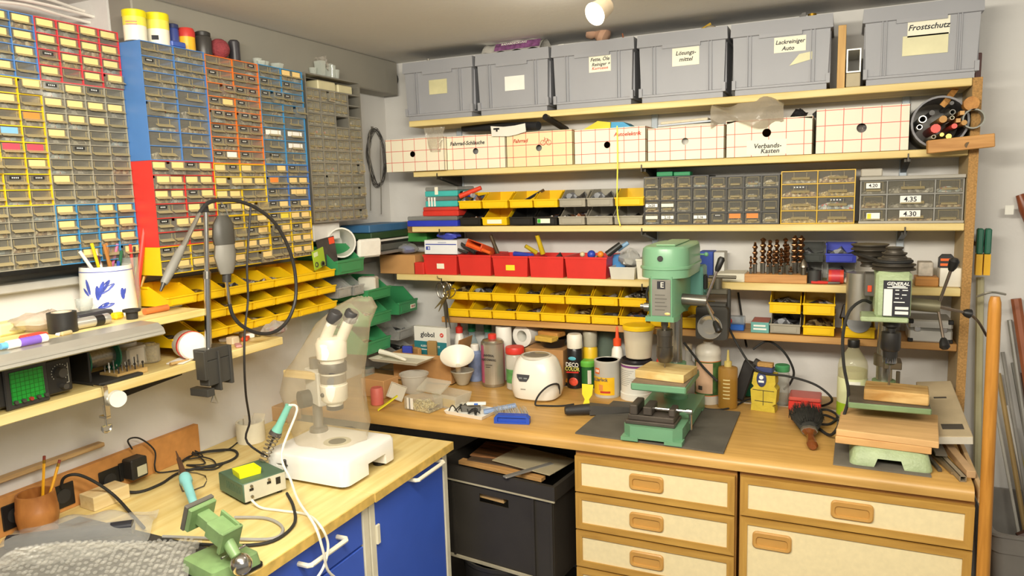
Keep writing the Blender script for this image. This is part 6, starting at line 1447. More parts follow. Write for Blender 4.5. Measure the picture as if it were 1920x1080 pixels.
# ================================================================ left wall: on top of the drawer blocks
def turnedX(name, label, cat, px, pyt, X, z, parts, group=None):
    P = Wx(px, pyt, X); s_ = mpp(P); k = (P.z - z) / s_ / max(h for p_ in parts for r_, h in p_[1])
    t = thing(name, label, cat, (X, P.y, z + .0006), 0, group)
    for pn, prof, mat in parts: MB().lathe([(r_ * s_, h * s_ * k) for r_, h in prof], 22).obj(pn, mat, t)
    return t, s_
TINP = [('tin', [(20, 0), (20, 42)], M('ece7d4', .4, nv=.04)), ('yellow_band', [(20.2, 26), (20.2, 42)], M('ebe05a', .4)), ('lid', [(21, 41), (21, 52), (20, 53)], M('e9d816', .35))]
t, s_ = turnedX('tin', 'white tin with yellow lid and red print on the blue drawer block', 'tin', 250, 21, .143, ZT, TINP)
[MB().at((0, 0, 0), 0, 0, 40).box(-.016, .012, -.0325, -.030, .040 + .007 * q_, .043 + .007 * q_).obj('print_line', M('d8907a', .6, nv=0), t) for q_ in range(2)]
t, s_ = turnedX('tin', 'white tin with yellow lid and barcode on the blue drawer block', 'tin', 293, 27, .143, ZT, TINP)
MB().at((.0, 0, 0), 0, 0, 40).box(-.012, .006, -.0335, -.031, .012, .024).obj('barcode', INK, t)
turnedX('jar', 'dark blue jar between the tins and the red-topped tin', 'jar', 323, 45, .125, ZT, [('jar', [(10, 0), (10, 40), (9, 44)], M('3a4a90', .4)), ('cap', [(10.5, 44), (10, 52), (6, 54)], M('2c3560', .4))])
p = Wx(332, 84, .16)
solo(MB().box(-.02, .02, -.03, .02, 0, .017, .003), 'small_box', M('3d58a8', .4), 'low blue box in front of the dark blue jar', 'box', (.155, p.y, ZT + .0006))
turnedX('tin', 'yellow tin with rounded red lid on the blue drawer block', 'tin', 348, 53, .135, ZT, [('tin', [(15, 0), (15, 24)], M('f0b42c', .4)), ('lid', [(15.5, 23), (15.5, 32), (13, 37), (8, 38)], M('c43a34', .4))])
turnedX('jar', 'black screw-top jar beside the red-lidded tin', 'jar', 379, 60, .135, ZT, [('jar', [(15, 0), (15.5, 2), (15.5, 30), (13, 34)], M('3a3836', .4)), ('cap', [(14, 34), (14, 40), (10, 42)], M('2a2928', .4))])
p = Wx(411, 90, .14); s_ = mpp(p)
solo(MB().sph((0, 0, 19 * s_), 19 * s_, 16), 'yarn_ball', M('8f3a40', .85, nv=.2, ns=60, bump=.5, bs=120), 'dark red ball on the orange drawer block', 'ball', (.14, p.y, ZT - .0035))
turnedX('jar', 'narrow black jar behind the dark red ball', 'jar', 438, 76, .125, ZT - .004, [('jar', [(9, 0), (10, 3), (10, 34), (7, 37)], M('37353a', .4))])
rr = random.Random(21)
for k, (px, py, X, lb) in enumerate(((512, 120, .15, 'heap of clear plastic clips on the light blue drawer block'), (612, 140, .12, 'clear plastic cups and bags heaped on the metal cabinet'))):
    p = Wx(px, py, X); t = thing('plastic_heap', lb, 'plastic', (X, p.y, (ZT - .002 if k == 0 else fz1) + .0006))
    for i in range(7):
        b = MB().at((rr.uniform(-.015, .012), rr.uniform(-.07, .06), .0), 0, 0, rr.uniform(0, 180)); h = rr.uniform(.01, .03) * (1 + k)
        b.loft([rr4(.014, .010, 0), rr4(.018, .013, h), rr4(.016, .011, h), rr4(.012, .008, .002)], sm=False) if i % 2 else b.lathe([(.012, 0), (.016, h), (.014, h), (.011, .002)], 12)
        b.obj('plastic_piece', clear('dfe4dc', .3, .06), t)
    if k: MB().at((0, .0, .0), 40).sheet(film(.07, .06, .006, 9), 8, 8).obj('zip_bag', clear('d8d0c4', .3, .08, .4), t, (0, -.02, .05))
# cables in the niche top
for k, pts in enumerate((((-30, -12), (60, 3), (140, 22), (212, 42)), ((-20, 2), (50, 10), (120, 30), (205, 52)), ((-20, -20), (80, -4), (160, 22), (214, 36)))):
    solo(MB().tube([Wx(a, b_, -.06 - .02 * k) for a, b_ in pts], .0045, 7, smooth=6), 'wall_cable', M('ece8de', .5), ('white cable drooping across the niche top, thicker middle one', 'white cable drooping across the niche top just over the drawer blocks', 'white cable crossing the niche just under the ceiling')[k], 'cable')
# coiled wire and rods on the left wall
p = Wx(704, 296, .012); s_ = mpp(p)
t = thing('wire_coil', 'coil of thin grey wire hanging on the left wall', 'wire', (.012, p.y, p.z))
for i in range(9):
    a = 17 * s_ * 1.55 + rr.uniform(-.008, .006); c = 52 * s_ + rr.uniform(-.012, .008); oy = rr.uniform(-.008, .008)
    MB().tube([(rr.uniform(0, .014), oy + a * math.cos(q * .5236), c * math.sin(q * .5236)) for q in range(12)], .0013, 4, smooth=3, closed=True).obj('loop', M('5f5d5a', .4, .6), t)
MB().box(-.012, -.006, -.006, .006, 52 * s_ - .01, 52 * s_ + .014).obj('hook', STEEL, t)
for i, (px, a, c) in enumerate(((694, 245, 395), (714, 262, 402))):
    solo(MB().cyl(Wx(px - 1, a, .03), Wx(px + 1, c, .03), .0022, n=7), 'welding_rod', M('bdb9b0', .3, .8), ('thin metal rod hanging on the wire coil, farther from the wall corner', 'thin metal rod hanging on the wire coil, nearer the wall corner')[i], 'rod')
# things above the green bins
p = Wx(640, 455, .15); s_ = mpp(p)
t = thing('bucket', 'white plastic bucket lying with its open mouth to the room', 'bucket', p)
ax = Vector((.80, -.52, .06)).normalized(); q = ax.to_track_quat('Z', 'Y').to_matrix().to_4x4()
b = MB(); b.M = q; b.lathe([(.045, -.13), (.055, -.005), (.06, -.004), (.06, .002), (.054, .002), (.044, -.12), (.0, -.12)], 26); b.obj('bucket_body', M('e6e4da', .4, nv=.04), t)
zf = Wx(700, 470, .12).z
solo(MB().box(.001, .19, -.42, -.075, -.012, 0, .001), 'wall_shelf', M('8d8a84', .5, .3), 'small grey wall ledge carrying the folders in the corner', 'shelf', (0, 0, zf - .001))
for i, (h, c, lb, w0, w1) in enumerate(((.028, '5e5f58', 'dark grey case at the bottom of the corner stack of folders', -.33, -.10), (.022, '24201f', 'black and white ring binder in the corner stack', -.38, -.09), (.030, '2f4a2c', 'dark green case in the corner stack of folders', -.40, -.11), (.032, '3b6a94', 'blue folder on top of the corner stack', -.41, -.12))):
    zo = (.0, .0285, .051, .0815)[i]
    o = solo(MB().box(.02, .17, w0, w1, 0, h, .003), 'folder', M(c, .45), lb, 'folder', (0, 0, zf + zo))
    if i == 1: MB().box(.172, .1735, w0 + .004, w1 - .004, h * .55, h - .002).obj('page_edge', M('dedbd0', .6), o, (-.002, 0, 0))
p = Wx(692, 466, .20)
solo(MB().at((0, 0, 0), 0, 6, -20).box(-.012, .012, -.055, .055, -.035, .04, .008), 'padded_bag', M('ece9de', .35, nv=.06, bump=.4, bs=25), 'white padded bag leaning on the corner stack above the green bin', 'bag', p)
p = Wx(737, 445, .1); solo(MB().box(-.02, .02, -.02, .02, -.05, .055, .003), 'charger', M('9a989c', .45), 'grey upright device with dark red switch beside the folders', 'device', (.12, -.05, zf + .051))
p = Wx(614, 470, .16)
t = thing('blister_card', 'dark blister card with red corner standing in the end bin', 'card', p, 0); MB().at((0, 0, 0), 8, 0, -12).box(-.002, .002, -.045, .04, -.055, .05).obj('card', M('45403c', .5, nv=.3, ns=30), t); MB().at((0, 0, 0), 8, 0, -12).box(.002, .003, .012, .038, .022, .047).obj('red_corner', M('e8512e', .5), t)
p = Wx(598, 482, .19)
t = thing('seed_packet', 'bright green packet standing in the end yellow bin', 'packet', p, 0); MB().at((0, 0, 0), 10, 0, 8).box(-.002, .002, -.04, .035, -.04, .03).obj('packet_body', M('a8c832', .45, nv=.1), t); MB().at((0, 0, 0), 10, 0, 8).box(.002, .003, -.035, -.008, .008, .024).obj('white_field', M('d8e4b0', .5), t)
for dy in (-.022, .015): MB().at((.004, dy, -.026), 0, 90, 0).lathe([(.010, -.001), (.010, .003), (.006, .003), (.006, -.001)], 14).obj('printed_wheel', M('4a4a3a', .5), t)
solo(MB().box(.002, .12, -.10, .06, 0, .07, .004), 'white_carton', M('e8e6e0', .5), 'white carton with cables against the left wall under the metal cabinet', 'box', (0, Wx(612, 430, .1).y, Wx(612, 450, .1).z))
# ================================================================ rotary tool on its stand
SXP = .302
def sp(px, py, X=SXP): return Wx(px, py, X)
t = thing('tool_stand', 'steel clamp-on stand with hook for the rotary tool', 'stand', sp(396, 665))
o_ = Vector(t.location)
def loc(px, py, X=SXP): return sp(px, py, X) - o_
MB().cyl(loc(391, 662), loc(388, 512), .0095, n=14).obj('lower_tube', CHROME, t); MB().cyl(loc(388, 516), loc(386, 395), .0068, n=14).obj('upper_tube', CHROME, t); MB().cyl(loc(388, 523), loc(388, 509), .0108, n=14).obj('lock_ring', STEEL, t)
MB().cyl(loc(386, 398), loc(385, 382), .009, .007, 12).obj('top_cap', RUBBER, t)
MB().tube([loc(386, 384), loc(390, 378), loc(410, 378), loc(420, 386), loc(428, 406), loc(419, 412)], .002, 6, smooth=2).obj('hook', M('d8d4cc', .3, .9), t)
c_ = MB(); y0, y1 = loc(372, 672).y, loc(424, 660).y; zt_, zb_ = loc(396, 660).z, loc(400, 738).z
c_.box(-.05, .02, y0 + .008, y1 - .004, LZ + .0006 - o_.z, zt_ + .014, .002).box(-.018, .02, y0 + .012, y1 - .006, zb_ + .03, LZ - o_.z + .0, .002).box(-.014, .022, y0, y0 + .012, zb_ + .05, zt_ + .01, .001).box(-.014, .024, y1 - .01, y1, zb_ + .02, zt_ + .012, .001).box(-.014, .026, (y0 + y1) / 2 - .003, (y0 + y1) / 2 + .004, zb_ + .01, zt_ + .004, .001).box(-.05, .02, y0 + .004, y0 + .03, zb_, zb_ + .022, .001)
c_.obj('clamp', M('3b3935', .5), t)
MB().tube([loc(402, 736), loc(396, 754), loc(408, 756), loc(402, 738)], .0025, 6, smooth=0).obj('clamp_key', M('b9b2a4', .3, .8), t)
t = thing('rotary_tool', 'grey and black rotary tool with blue dot hanging with its flexible shaft', 'rotary tool', sp(422, 470)); o_ = Vector(t.location)
def body(pts): return [[Vector(loc(px, py)) + Vector((rx * .8 * math.cos(a * .524), ry * math.sin(a * .524) * 1.0, 0)) for a in range(12)] for px, py, rx, ry in pts]
s_ = mpp(o_)
MB().loft(body([(417, 404, 7 * s_, 12 * s_), (418, 420, 16 * s_, 22 * s_), (419, 445, 17 * s_, 24 * s_), (421, 458, 17 * s_, 23 * s_)])).obj('upper_body', M('4a4842', .5), t)
MB().loft(body([(421, 457, 16 * s_, 21 * s_), (422, 480, 17 * s_, 24 * s_), (424, 500, 15 * s_, 19 * s_), (425, 513, 11 * s_, 14 * s_)])).obj('lower_body', M('85827a', .55), t)
MB().cyl(loc(425, 512), loc(425, 529), .0125, n=16).obj('nose_collar', M('33312e', .5), t)
MB().cyl(loc(418, 446) + Vector((.012, -.004, 0)), loc(418, 446) + Vector((.018, -.0065, 0)), .005, n=14).obj('blue_dot', M('4a68d8', .4), t)
fx = MB().tube([loc(425, 527), loc(427, 545), loc(430, 570)], .006, 8).obj('steel_sleeve', CHROME, t)
MB().tube([loc(430, 568), loc(437, 592), loc(455, 612), loc(485, 625), loc(515, 622), loc(540, 600), loc(554, 560), loc(553, 510), loc(540, 462), loc(515, 418), loc(480, 390), loc(445, 377), loc(410, 375), loc(388, 382, SXP + .02), loc(372, 402, SXP + .03)], .0058, 8, smooth=5).obj('flexible_shaft', M('2e2d2d', .5), t)
MB().cyl(loc(374, 400, SXP + .03), loc(342, 465, SXP + .05), .0055, .0075, 12).obj('handpiece_sleeve', M('8f8b82', .35, .6), t)
MB().cyl(loc(342, 463, SXP + .05), loc(307, 532, SXP + .06), .01, n=14, prof=[(0, .0085), (.2, .011), (.6, .0125), (.95, .010), (1, .008)]).obj('handpiece', M('7f7c74', .55), t)
MB().cyl(loc(307, 531, SXP + .06), loc(301, 546, SXP + .06), .006, .003, 10).obj('collet', M('4a4844', .4, .5), t)
MB().tube([loc(470, 388), loc(467, 430), loc(463, 500), loc(465, 560), loc(459, 620), loc(458, 680), loc(461, 740, .26), loc(468, 790, .22), loc(464, 830, .3), Vector((.36, Wz(470, 862, DK + .004).y, DK + .0055)) - o_], .0035, 7, smooth=5).obj('power_cable', M('2a2829', .5), t)
# ================================================================ lower left shelf
zL = LZ + .0006
# oscilloscope
y1 = Wx(146, 740, .27).y; zt_ = Wx(142, 662, .27).z - zL
t = thing('oscilloscope', 'black-fronted oscilloscope with green screen on the left shelf', 'oscilloscope', (.262, y1, zL), 90)
SC = M('8e8a7c', .5, nv=.1); FP = M('2d2b28', .45, nv=.15)
wS = .30
MB().box(-wS, 0, 0.006, .22, .006, zt_, .006).obj('case', SC, t); MB().box(-wS + .004, -.005, -.002, .006, .010, zt_ - .006, .003).obj('front_panel', FP, t)
sx0, sx1 = Wx(16, 720, .265).y - y1, Wx(80, 720, .265).y - y1; sz0, sz1 = Wx(48, 752, .265).z - zL, Wx(48, 692, .265).z - zL
MB().box(sx0 - .012, sx1 + .012, -.008, -.002, sz0 - .012, sz1 + .012, .004).obj('bezel', M('3a3835', .4), t)
gm, nt, bs_ = newmat('scope_screen'); bs_.inputs['Roughness'].default_value = .2
tc = nt.nodes.new('ShaderNodeTexCoord'); bk = nt.nodes.new('ShaderNodeTexBrick'); bk.offset = 0; bk.inputs['Scale'].default_value = 100; bk.inputs['Brick Width'].default_value = 1.0; bk.inputs['Row Height'].default_value = 1.0; bk.inputs['Mortar Size'].default_value = .07
mp = nt.nodes.new('ShaderNodeMapping'); mp.inputs['Rotation'].default_value = (R(90), 0, 0); nt.links.new(tc.outputs['Object'], mp.inputs[0]); nt.links.new(mp.outputs[0], bk.inputs[0])
for i, c in enumerate(('1ca83a', '18a034', '0c6a22')): bk.inputs[i + 1].default_value = lin(c)
nt.links.new(bk.outputs[0], bs_.inputs['Base Color'])
MB().box(sx0, sx1, -.0095, -.008, sz0, sz1).obj('screen', gm, t)
KN = M('4a4640', .4)
for (kx, kz, r_) in ((-.034, zt_ * .60, .013), (-.030, zt_ * .25, .008)) + tuple((sx0 + .006 + i * .017, .017, .005) for i in range(5)) + tuple((sx0 - .035, .02 + .025 * i, .006) for i in range(4)):
    k = MB().cyl((kx, -.002, kz), (kx, -.016, kz), r_, r_ * .85, 16).obj('knob', M('b03a34', .4) if abs(kx - sx0 - .04) < .003 else KN, t)
b = MB()
for i in range(15):
    a = R(-50 + 20 * i * .95); b.box(-.034 + .02 * math.cos(a) - .0008, -.034 + .02 * math.cos(a) + .0008, -.0027, -.002, zt_ * .6 + .02 * math.sin(a) - .001, zt_ * .6 + .02 * math.sin(a) + .001)
b.box(-.0145, -.0135, -.0027, -.002, .03, zt_ * .8).box(-.02, -.0145, -.0027, -.002, .03, .031).obj('scale_marks', M('d8d4c4', .5, nv=0), t)
# solder spool
y0 = Wx(157, 690, .2).y; y1 = Wx(212, 668, .2).y; ym = (y0 + y1) / 2
t = thing('solder_spool', 'green-flanged spool of solder wire on a black stand', 'spool', (.19, ym, zL)); hwid = (y1 - y0) / 2; zc = .056
MB().box(-.05, .085, -hwid - .015, hwid + .028, 0, .008, .002).obj('stand_base', M('33322f', .6, nv=.2), t); MB().box(-.05, .05, -hwid - .014, -hwid - .008, .008, .105, .001).obj('stand_plate', M('2a2927', .5), t)
MB().cyl((0, -hwid, zc), (0, hwid, zc), .026, n=26).obj('wire_winding', M('9a968e', .3, .8, .2, 200), t)
for s1 in (-1, 1): MB().cyl((0, s1 * hwid - .002, zc), (0, s1 * hwid + .002, zc), .043, n=28).obj('flange', M('1f6b4e', .4), t)
# clamp lamp pad
p = Wx(217, 742, LX + .03)
t = thing('table_clamp', 'chrome clamp with a round white pad on the shelf front', 'clamp', (LX + .004, p.y - .012, LZ)); MB().box(-.03, .008, -.006, .006, .0006, .006, .001).box(.003, .008, -.006, .006, -.075, .0006).box(-.02, .008, -.006, .006, -.08, -.074).obj('frame', CHROME, t)
MB().cyl((-.004, 0, -.045), (-.004, 0, -.10), .0035).tube([(-.004, -.012, -.1), (-.004, .012, -.1), (-.004, .008, -.115), (-.004, -.008, -.115)], .003, 6, smooth=2, closed=True).obj('screw', CHROME, t); MB().cyl((.012, .022, -.033), (.026, .018, -.033), .021, n=24).cyl((.006, 0, -.03), (.016, .02, -.033), .004).obj('pad', M('e3dfd2', .5), t)
# bit stand, brush jar, mug, white jar, small stuff
p = Wx(248, 708, .25)
t = thing('bit_stand', 'wooden block full of small milling bits on the left shelf', 'block', (.22, p.y, zL)); MB().box(-.035, .035, -.045, .045, 0, .014, .001).obj('wood', wood('d9b878', 'c09a58', 1), t)
for i in range(16): 
    x, y = -.025 + .018 * (i % 4), -.036 + .024 * (i // 4); MB().cyl((x, y, .014), (x, y, .032 + .008 * (i % 3)), .0016, n=6).cyl((x, y, .026), (x, y, .031), .003, n=7).obj('bit', (STEEL, M('efece4', .4), STEEL, DARKST)[i % 4], t)
P = Wx(279, 640, .16)
t, s_ = turnedX('glass_jar', 'glass jar packed with fine brushes on the left shelf', 'jar', 279, 643, .16, zL, [('glass', [(16, 0), (18, 2), (18, 34)], clear('cfc9b4', .3, .06)), ('bristles', [(14, 2), (16, 30), (10, 38), (3, 36)], M('b9a676', .8, nv=.3, ns=120, bump=.6, bs=200))])
turnedX('mug', 'white cup with blue painting behind the milling bits', 'cup', 236, 642, .12, zL, [('cup', [(16, 0), (18, 2), (18, 32), (16, 32), (15, 3)], M('e3e2de', .3)), ('blue_painting', [(18.2, 8), (18.2, 18)], M('4a5aa8', .4, nv=.5, ns=40))])
p = Wx(353, 650, .24); s_ = mpp(p)
t = thing('plastic_jar', 'white plastic jar with red ring lying on its side', 'jar', (.222, p.y + .01, zL + 27 * s_)); ax = Vector((.93, -.36, 0)).normalized()
MB().cyl(-ax * .004, ax * .032, 26 * s_, n=26).obj('jar_body', M('e6e0d4', .45), t); MB().cyl(ax * .032, ax * .040, 27 * s_, n=26).obj('red_ring', M('d2453a', .4), t); MB().cyl(ax * .040, ax * .057, 26 * s_, n=26, prof=[(0, 26 * s_), (.7, 26 * s_), (1, 23 * s_)]).obj('lid', M('efeade', .4), t)
solo(MB().box(-.05, .05, -.055, .03, 0, .055, .006), 'plastic_box', M('d8d2c4', .45), 'cream plastic box behind the lying white jar', 'box', (.12, -1.505, zL))
solo(MB().at((0, 0, 0), 0, 0, 20).box(-.025, .025, -.05, .05, 0, .004, .001), 'white_card', M('ece8e0', .6), 'white card lying at the shelf edge beside the tool stand', 'card', (.24, Wx(345, 677, .24).y, zL))
solo(MB().cyl((0, -.03, .006), (0, .05, .006), .005, .001, 8), 'awl', wood('d9b878', 'a97a48', 1), 'small wooden-handled awl on the left shelf edge', 'awl', (.265, Wx(335, 690, .26).y, zL))
for i, (px, py, sx, sy, h, c, nm, lb) in enumerate(((437, 645, .03, .03, .024, 'dcc9a8', 'cork', 'beige cork stopper on the shelf beside the stand post'), (452, 632, .04, .05, .010, 'ece9e4', 'card_stack', 'white paper packet on the shelf under the hanging shaft'), (475, 634, .022, .04, .012, 'e8552a', 'eraser', 'orange eraser lying on the shelf end'), (455, 650, .02, .05, .007, 'c99090', 'eraser', 'flat pink eraser at the shelf edge'), (510, 620, .03, .06, .016, 'f0eee8', 'small_carton', 'white small carton at the very shelf end'), (492, 628, .015, .03, .01, '7a6a3a', 'brass_bits', 'small heap of brass bits on the shelf end'))):
    p = Wz(px, py, zL); solo(MB().at((0, 0, 0), 0, 0, 17 * i).box(-sx / 2, sx / 2, -sy / 2, sy / 2, 0, h, .003), nm, M(c, .6, nv=.12), lb, nm.replace('_', ' '), (min(.25, max(.05, p.x)), min(p.y, -1.20 + .02 * i), zL))
p = Wx(490, 600, .24); t = thing('parts_bag', 'clear bag of silver parts lying before the yellow bins', 'bag', (.235, -1.06, zL)); blob(.035, .05, .022, 14, .2, 6).obj('bag', clear('d5cfc8', .35, .08, .5), t); blob(.025, .04, .014, 10, .2, 7).obj('parts', speck(['8a8a88', 'c9c9c6', 'd06a6a', '4a4a48'], 70), t)
# ================================================================ upper left shelf
zU = UZ + .0006
p = Wx(203, 583, .10); yP = Wx(203, 550, .10).y; s_ = mpp(p)
t = thing('pen_pot', 'white ceramic pot with blue painted leaves, full of pens', 'pot', (.10, yP, zU)); rP = 47 * s_; hP = Wx(203, 497, .10).z - zU
CER = M('efece4', .25, nv=.03)
MB().lathe([(rP * 1.03, 0), (rP * 1.02, .004), (rP * .93, hP - .004), (rP * .92, hP), (rP * .86, hP), (rP * .92, .006), (0, .006)], 30).obj('pot_body', CER, t)
BLP = M('4656b4', .35, nv=.35, ns=50)
MB().lathe([(rP * .945, hP * .90), (rP * .942, hP * .915)], 30, cap=False).obj('blue_line', BLP, t)
def petal(ang, z, w, h, tilt):
    rr_ = rP * (1.03 - .10 * z / hP) + .0006; b = MB(); n = 10; vs = []
    for i in range(n):
        a = 2 * math.pi * i / n; u, v = w * math.cos(a), h * math.sin(a); c2, s2 = math.cos(R(tilt)), math.sin(R(tilt)); uu, vv = u * c2 - v * s2, u * s2 + v * c2
        an = R(ang) + uu / rr_; r2 = rP * (1.03 - .10 * (z + vv) / hP) + .0008; vs.append((r2 * math.cos(an), r2 * math.sin(an), z + vv))
    b.add(vs, [tuple(range(n))]); b.obj('painted_petal', BLP, t)
for a in ((-50, .55, .006, .026, -20), (-43, .60, .006, .026, -38), (-37, .57, .006, .024, -55), (-57, .5, .006, .02, 0), (-48, .24, .005, .018, -60), (-38, .24, .005, .017, -72), (-78, .62, .005, .022, 14), (-84, .52, .004, .014, 40), (-6, .45, .006, .016, 0), (-2, .47, .004, .012, -25)): petal(a[0], a[1] * hP, a[2], a[3], a[4])
pens = [('e8e6e0', 178, 470, 'white marker'), ('e9d92a', 172, 457, 'yellow highlighter'), ('f0eee8', 158, 465, 'white and blue felt pen'), ('b5793c', 195, 458, 'brown pencil'), ('d06a9a', 220, 457, 'pink pen'), ('c08a50', 203, 458, 'wooden pencil'), ('3a58b8', 222, 490, 'short blue marker'), ('d8d4c8', 212, 462, 'white paper strip'), ('dccf34', 205, 490, 'short yellow marker'), ('5a2a4a', 183, 480, 'purple pen'), ('e8a040', 214, 456, 'orange pencil'), ('f2f0ea', 150, 472, 'white capped marker'), ('6a4ab0', 162, 470, 'violet felt pen'), ('b07a40', 199, 455, 'thin wooden stick'), ('2f6a4a', 228, 470, 'green pen'), ('d8b09a', 190, 461, 'pale pink pencil')]
for i, (c, px, py, lb) in enumerate(pens):
    a = i * 2.4; e = Wx(px, py, .10 + .03 * math.sin(a)); s0 = Vector((.10 + .028 * math.cos(a), yP + .028 * math.sin(a), zU + .008))
    solo(MB().cyl(s0, e, .0045, n=8), 'pen', M(c, .4), lb + ' standing in the painted pot', 'pen', (0, 0, 0), 0, 'pens in the painted pot')
p = Wx(280, 575, .10); yG = min(Wx(280, 560, .10).y, ys[0] - .031)
t = thing('glass', 'tall clear glass holding brushes beside the painted pot', 'glass', (.10, yG, zU)); hG = Wx(280, 478, .10).z - zU
MB().lathe([(.022, 0), (.024, .002), (.029, hG), (.0275, hG), (.0225, .006), (0, .006)], 20).obj('glass_wall', clear('dfe4dc', .16, .04), t)
for i, (c, px, py, r_, lb) in enumerate((('d83a2c', 272, 418, .0075, 'thick red pencil'), ('cc4038', 244, 458, .004, 'red capped pen'), ('d9a83a', 294, 440, .004, 'flat brush with blue ferrule'), ('3a7a4a', 287, 448, .003, 'green thin brush'), ('b08a5a', 300, 470, .004, 'wooden brush'), ('d9c45a', 264, 460, .0035, 'yellow pencil'), ('2a2a2c', 252, 462, .0035, 'black pen'))):
    a = i * .9; e = Wx(px, py, .10 + .02 * math.cos(a)); s0 = Vector((.10 + .012 * math.cos(a), yG + .012 * math.sin(a), zU + .009))
    b = solo(MB().cyl(s0, e, r_, n=9), 'paint_brush' if 'brush' in lb else 'pencil', M(c, .4), lb + ' standing in the clear glass', 'brush' if 'brush' in lb else 'pencil', (0, 0, 0), 0, 'brushes and pens in the clear glass')
    if 'flat' in lb: d_ = (e - s0).normalized(); MB().cyl(e, e + d_ * .02, .0055, n=8).obj('ferrule', M('4a5ac0', .4), b); MB().cyl(e + d_ * .02, e + d_ * .042, .006, .008, 8).obj('bristles', M('e8d8b8', .8), b)
def onU(px, py): return Wz(px, py, zU)
p = Wx(118, 617, .25); s_ = mpp(p)
def put(px, py, X): return (X, Wx(px, py, X).y, zU)
t = thing('tape_roll', 'black adhesive tape roll standing on the upper left shelf', 'roll', put(118, 612, .235)); MB().lathe([(25 * s_, 0), (25 * s_, 38 * s_), (17 * s_, 38 * s_), (17 * s_, 0)], 28).obj('tape', M('262524', .4), t); MB().lathe([(17 * s_, 1 * s_), (17.2 * s_, 38.4 * s_), (15.5 * s_, 38.4 * s_), (15.5 * s_, 1 * s_)], 24).obj('core', M('d8c8b0', .7), t)
for nm, lb, px, py, X, sx, sy, h, c in (('eyeglass_case', 'dark grey case lying beside the black tape roll', 165, 588, .17, .06, .11, .028, '33343a'), ('tape_measure', 'yellow tape measure on the upper left shelf', 220, 598, .20, .025, .03, .018, 'e8c81c'), ('utility_knife', 'red plastic piece beside the glue stick', 62, 622, .25, .03, .055, .012, 'd8402e'), ('sticky_notes', 'pale yellow note pad at the rear of the upper shelf', 8, 590, .12, .05, .07, .03, 'e6e0a0'), ('eraser', 'white eraser on the lamp strip shelf', 115, 626, .275, .012, .025, .007, 'efece6'), ('circuit_strip', 'small beige connector strip near the tape roll', 124, 622, .285, .01, .03, .010, 'b5a67c')):
    solo(MB().at((0, 0, 0), 0, 0, 6).box(-sx / 2, sx / 2, -sy / 2, sy / 2, 0, h, min(.005, h * .3)), nm, M(c, .45), lb, nm.replace('_', ' '), put(px, py, X))
p = put(172, 603, .245); t = thing('torch', 'silver cylindrical torch with black band on the upper left shelf', 'torch', (p[0], p[1], zU + .0145)); MB().cyl((0, -.045, 0), (0, .045, 0), .0135, n=18).obj('barrel', M('c2c0ba', .3, .6), t); MB().cyl((0, .005, 0), (0, .028, 0), .0138, n=18).obj('black_band', BLACK, t); MB().cyl((0, -.055, 0), (0, -.045, 0), .0125, .0135, 18).obj('end_cap', M('4a4a4c', .4), t)
t = thing('rubber_bung', 'black rubber bung at the end of the lamp strip', 'bung', put(248, 596, .24)); MB().lathe([(.014, 0), (.015, .018), (.022, .02), (.022, .026), (.018, .026), (.012, .022)], 20).obj('cap_body', RUBBER, t)
t = thing('small_glass', 'tiny clear glass on the dark grey case', 'glass', (put(157, 560, .15)[0], put(157, 560, .15)[1], zU + .0285)); MB().lathe([(.012, 0), (.014, .001), (.02, .012), (.021, .032), (.0195, .032), (.0185, .013)], 18).obj('glass_wall', clear('dfe4e0', .2, .04), t)
p = put(37, 640, .30); t = thing('glue_stick', 'white and purple glue stick lying on the lamp strip', 'glue stick', (UX + .03, p[1], zU + .012)); MB().cyl((0, -.045, 0), (0, .04, 0), .0095, n=16).obj('barrel', M('efece8', .4), t); MB().cyl((0, -.02, 0), (0, .025, 0), .0097, n=16).obj('purple_label', M('7a5ab8', .4), t); MB().cyl((0, -.058, 0), (0, -.045, 0), .007, n=14).obj('blue_cap', M('6ab0dc', .4), t)
t = thing('parts_bag', 'clear bag of pinkish parts behind the black tape roll', 'bag', put(75, 600, .15)); blob(.05, .07, .022, 16, .18, 11).obj('bag', clear('d8c8b8', .4, .1, .5), t)
t = thing('chisel', 'orange-handled chisel at the end of the upper left shelf', 'chisel', (.22, yU - .09, zU + .009)); MB().cyl((0, -.045, 0), (0, .03, 0), .009, n=12).obj('handle', M('c97438', .5), t); MB().box(-.006, .006, .03, .075, -.003, .001).obj('blade', STEEL, t)
# ================================================================ desk: microscope
zD = DK + .0006
BX0, BX1, BY0, BY1 = .385, .685, -1.305, -1.045
WM = M('eceae4', .35, nv=.03)
t = thing('microscope', 'white stereo microscope on a wide base under a plastic cover', 'microscope', ((BX0 + BX1) / 2, (BY0 + BY1) / 2, zD))
hx, hy = (BX1 - BX0) / 2, (BY1 - BY0) / 2
def rb(hx, hy, z, c=.025):
    P = []
    for (x, y, a0) in ((hx - c, hy - c, 0), (-hx + c, hy - c, 90), (-hx + c, -hy + c, 180), (hx - c, -hy + c, 270)):
        for i in range(5): P.append((x + c * math.cos(R(a0 + 22.5 * i)), y + c * math.sin(R(a0 + 22.5 * i)), z))
    return P
mb_ = MB().loft([rb(hx, hy, .012), rb(hx, hy, .078), rb(hx - .004, hy - .004, .085), rb(hx - .012, hy - .012, .087)]).obj('base', WM, t)
carve(mb_, MB().box(hx - .08, hx + .05, -.02, .07, .0, .045)); carve(mb_, MB().box(-.105, -.06, -hy - .03, -hy + .03, .046, .054))
for sx in (-1, 1):
    for sy in (-1, 1): MB().cyl((sx * (hx - .04), sy * (hy - .04), 0), (sx * (hx - .04), sy * (hy - .04), .013), .02, n=14).obj('foot', BLACK, t)
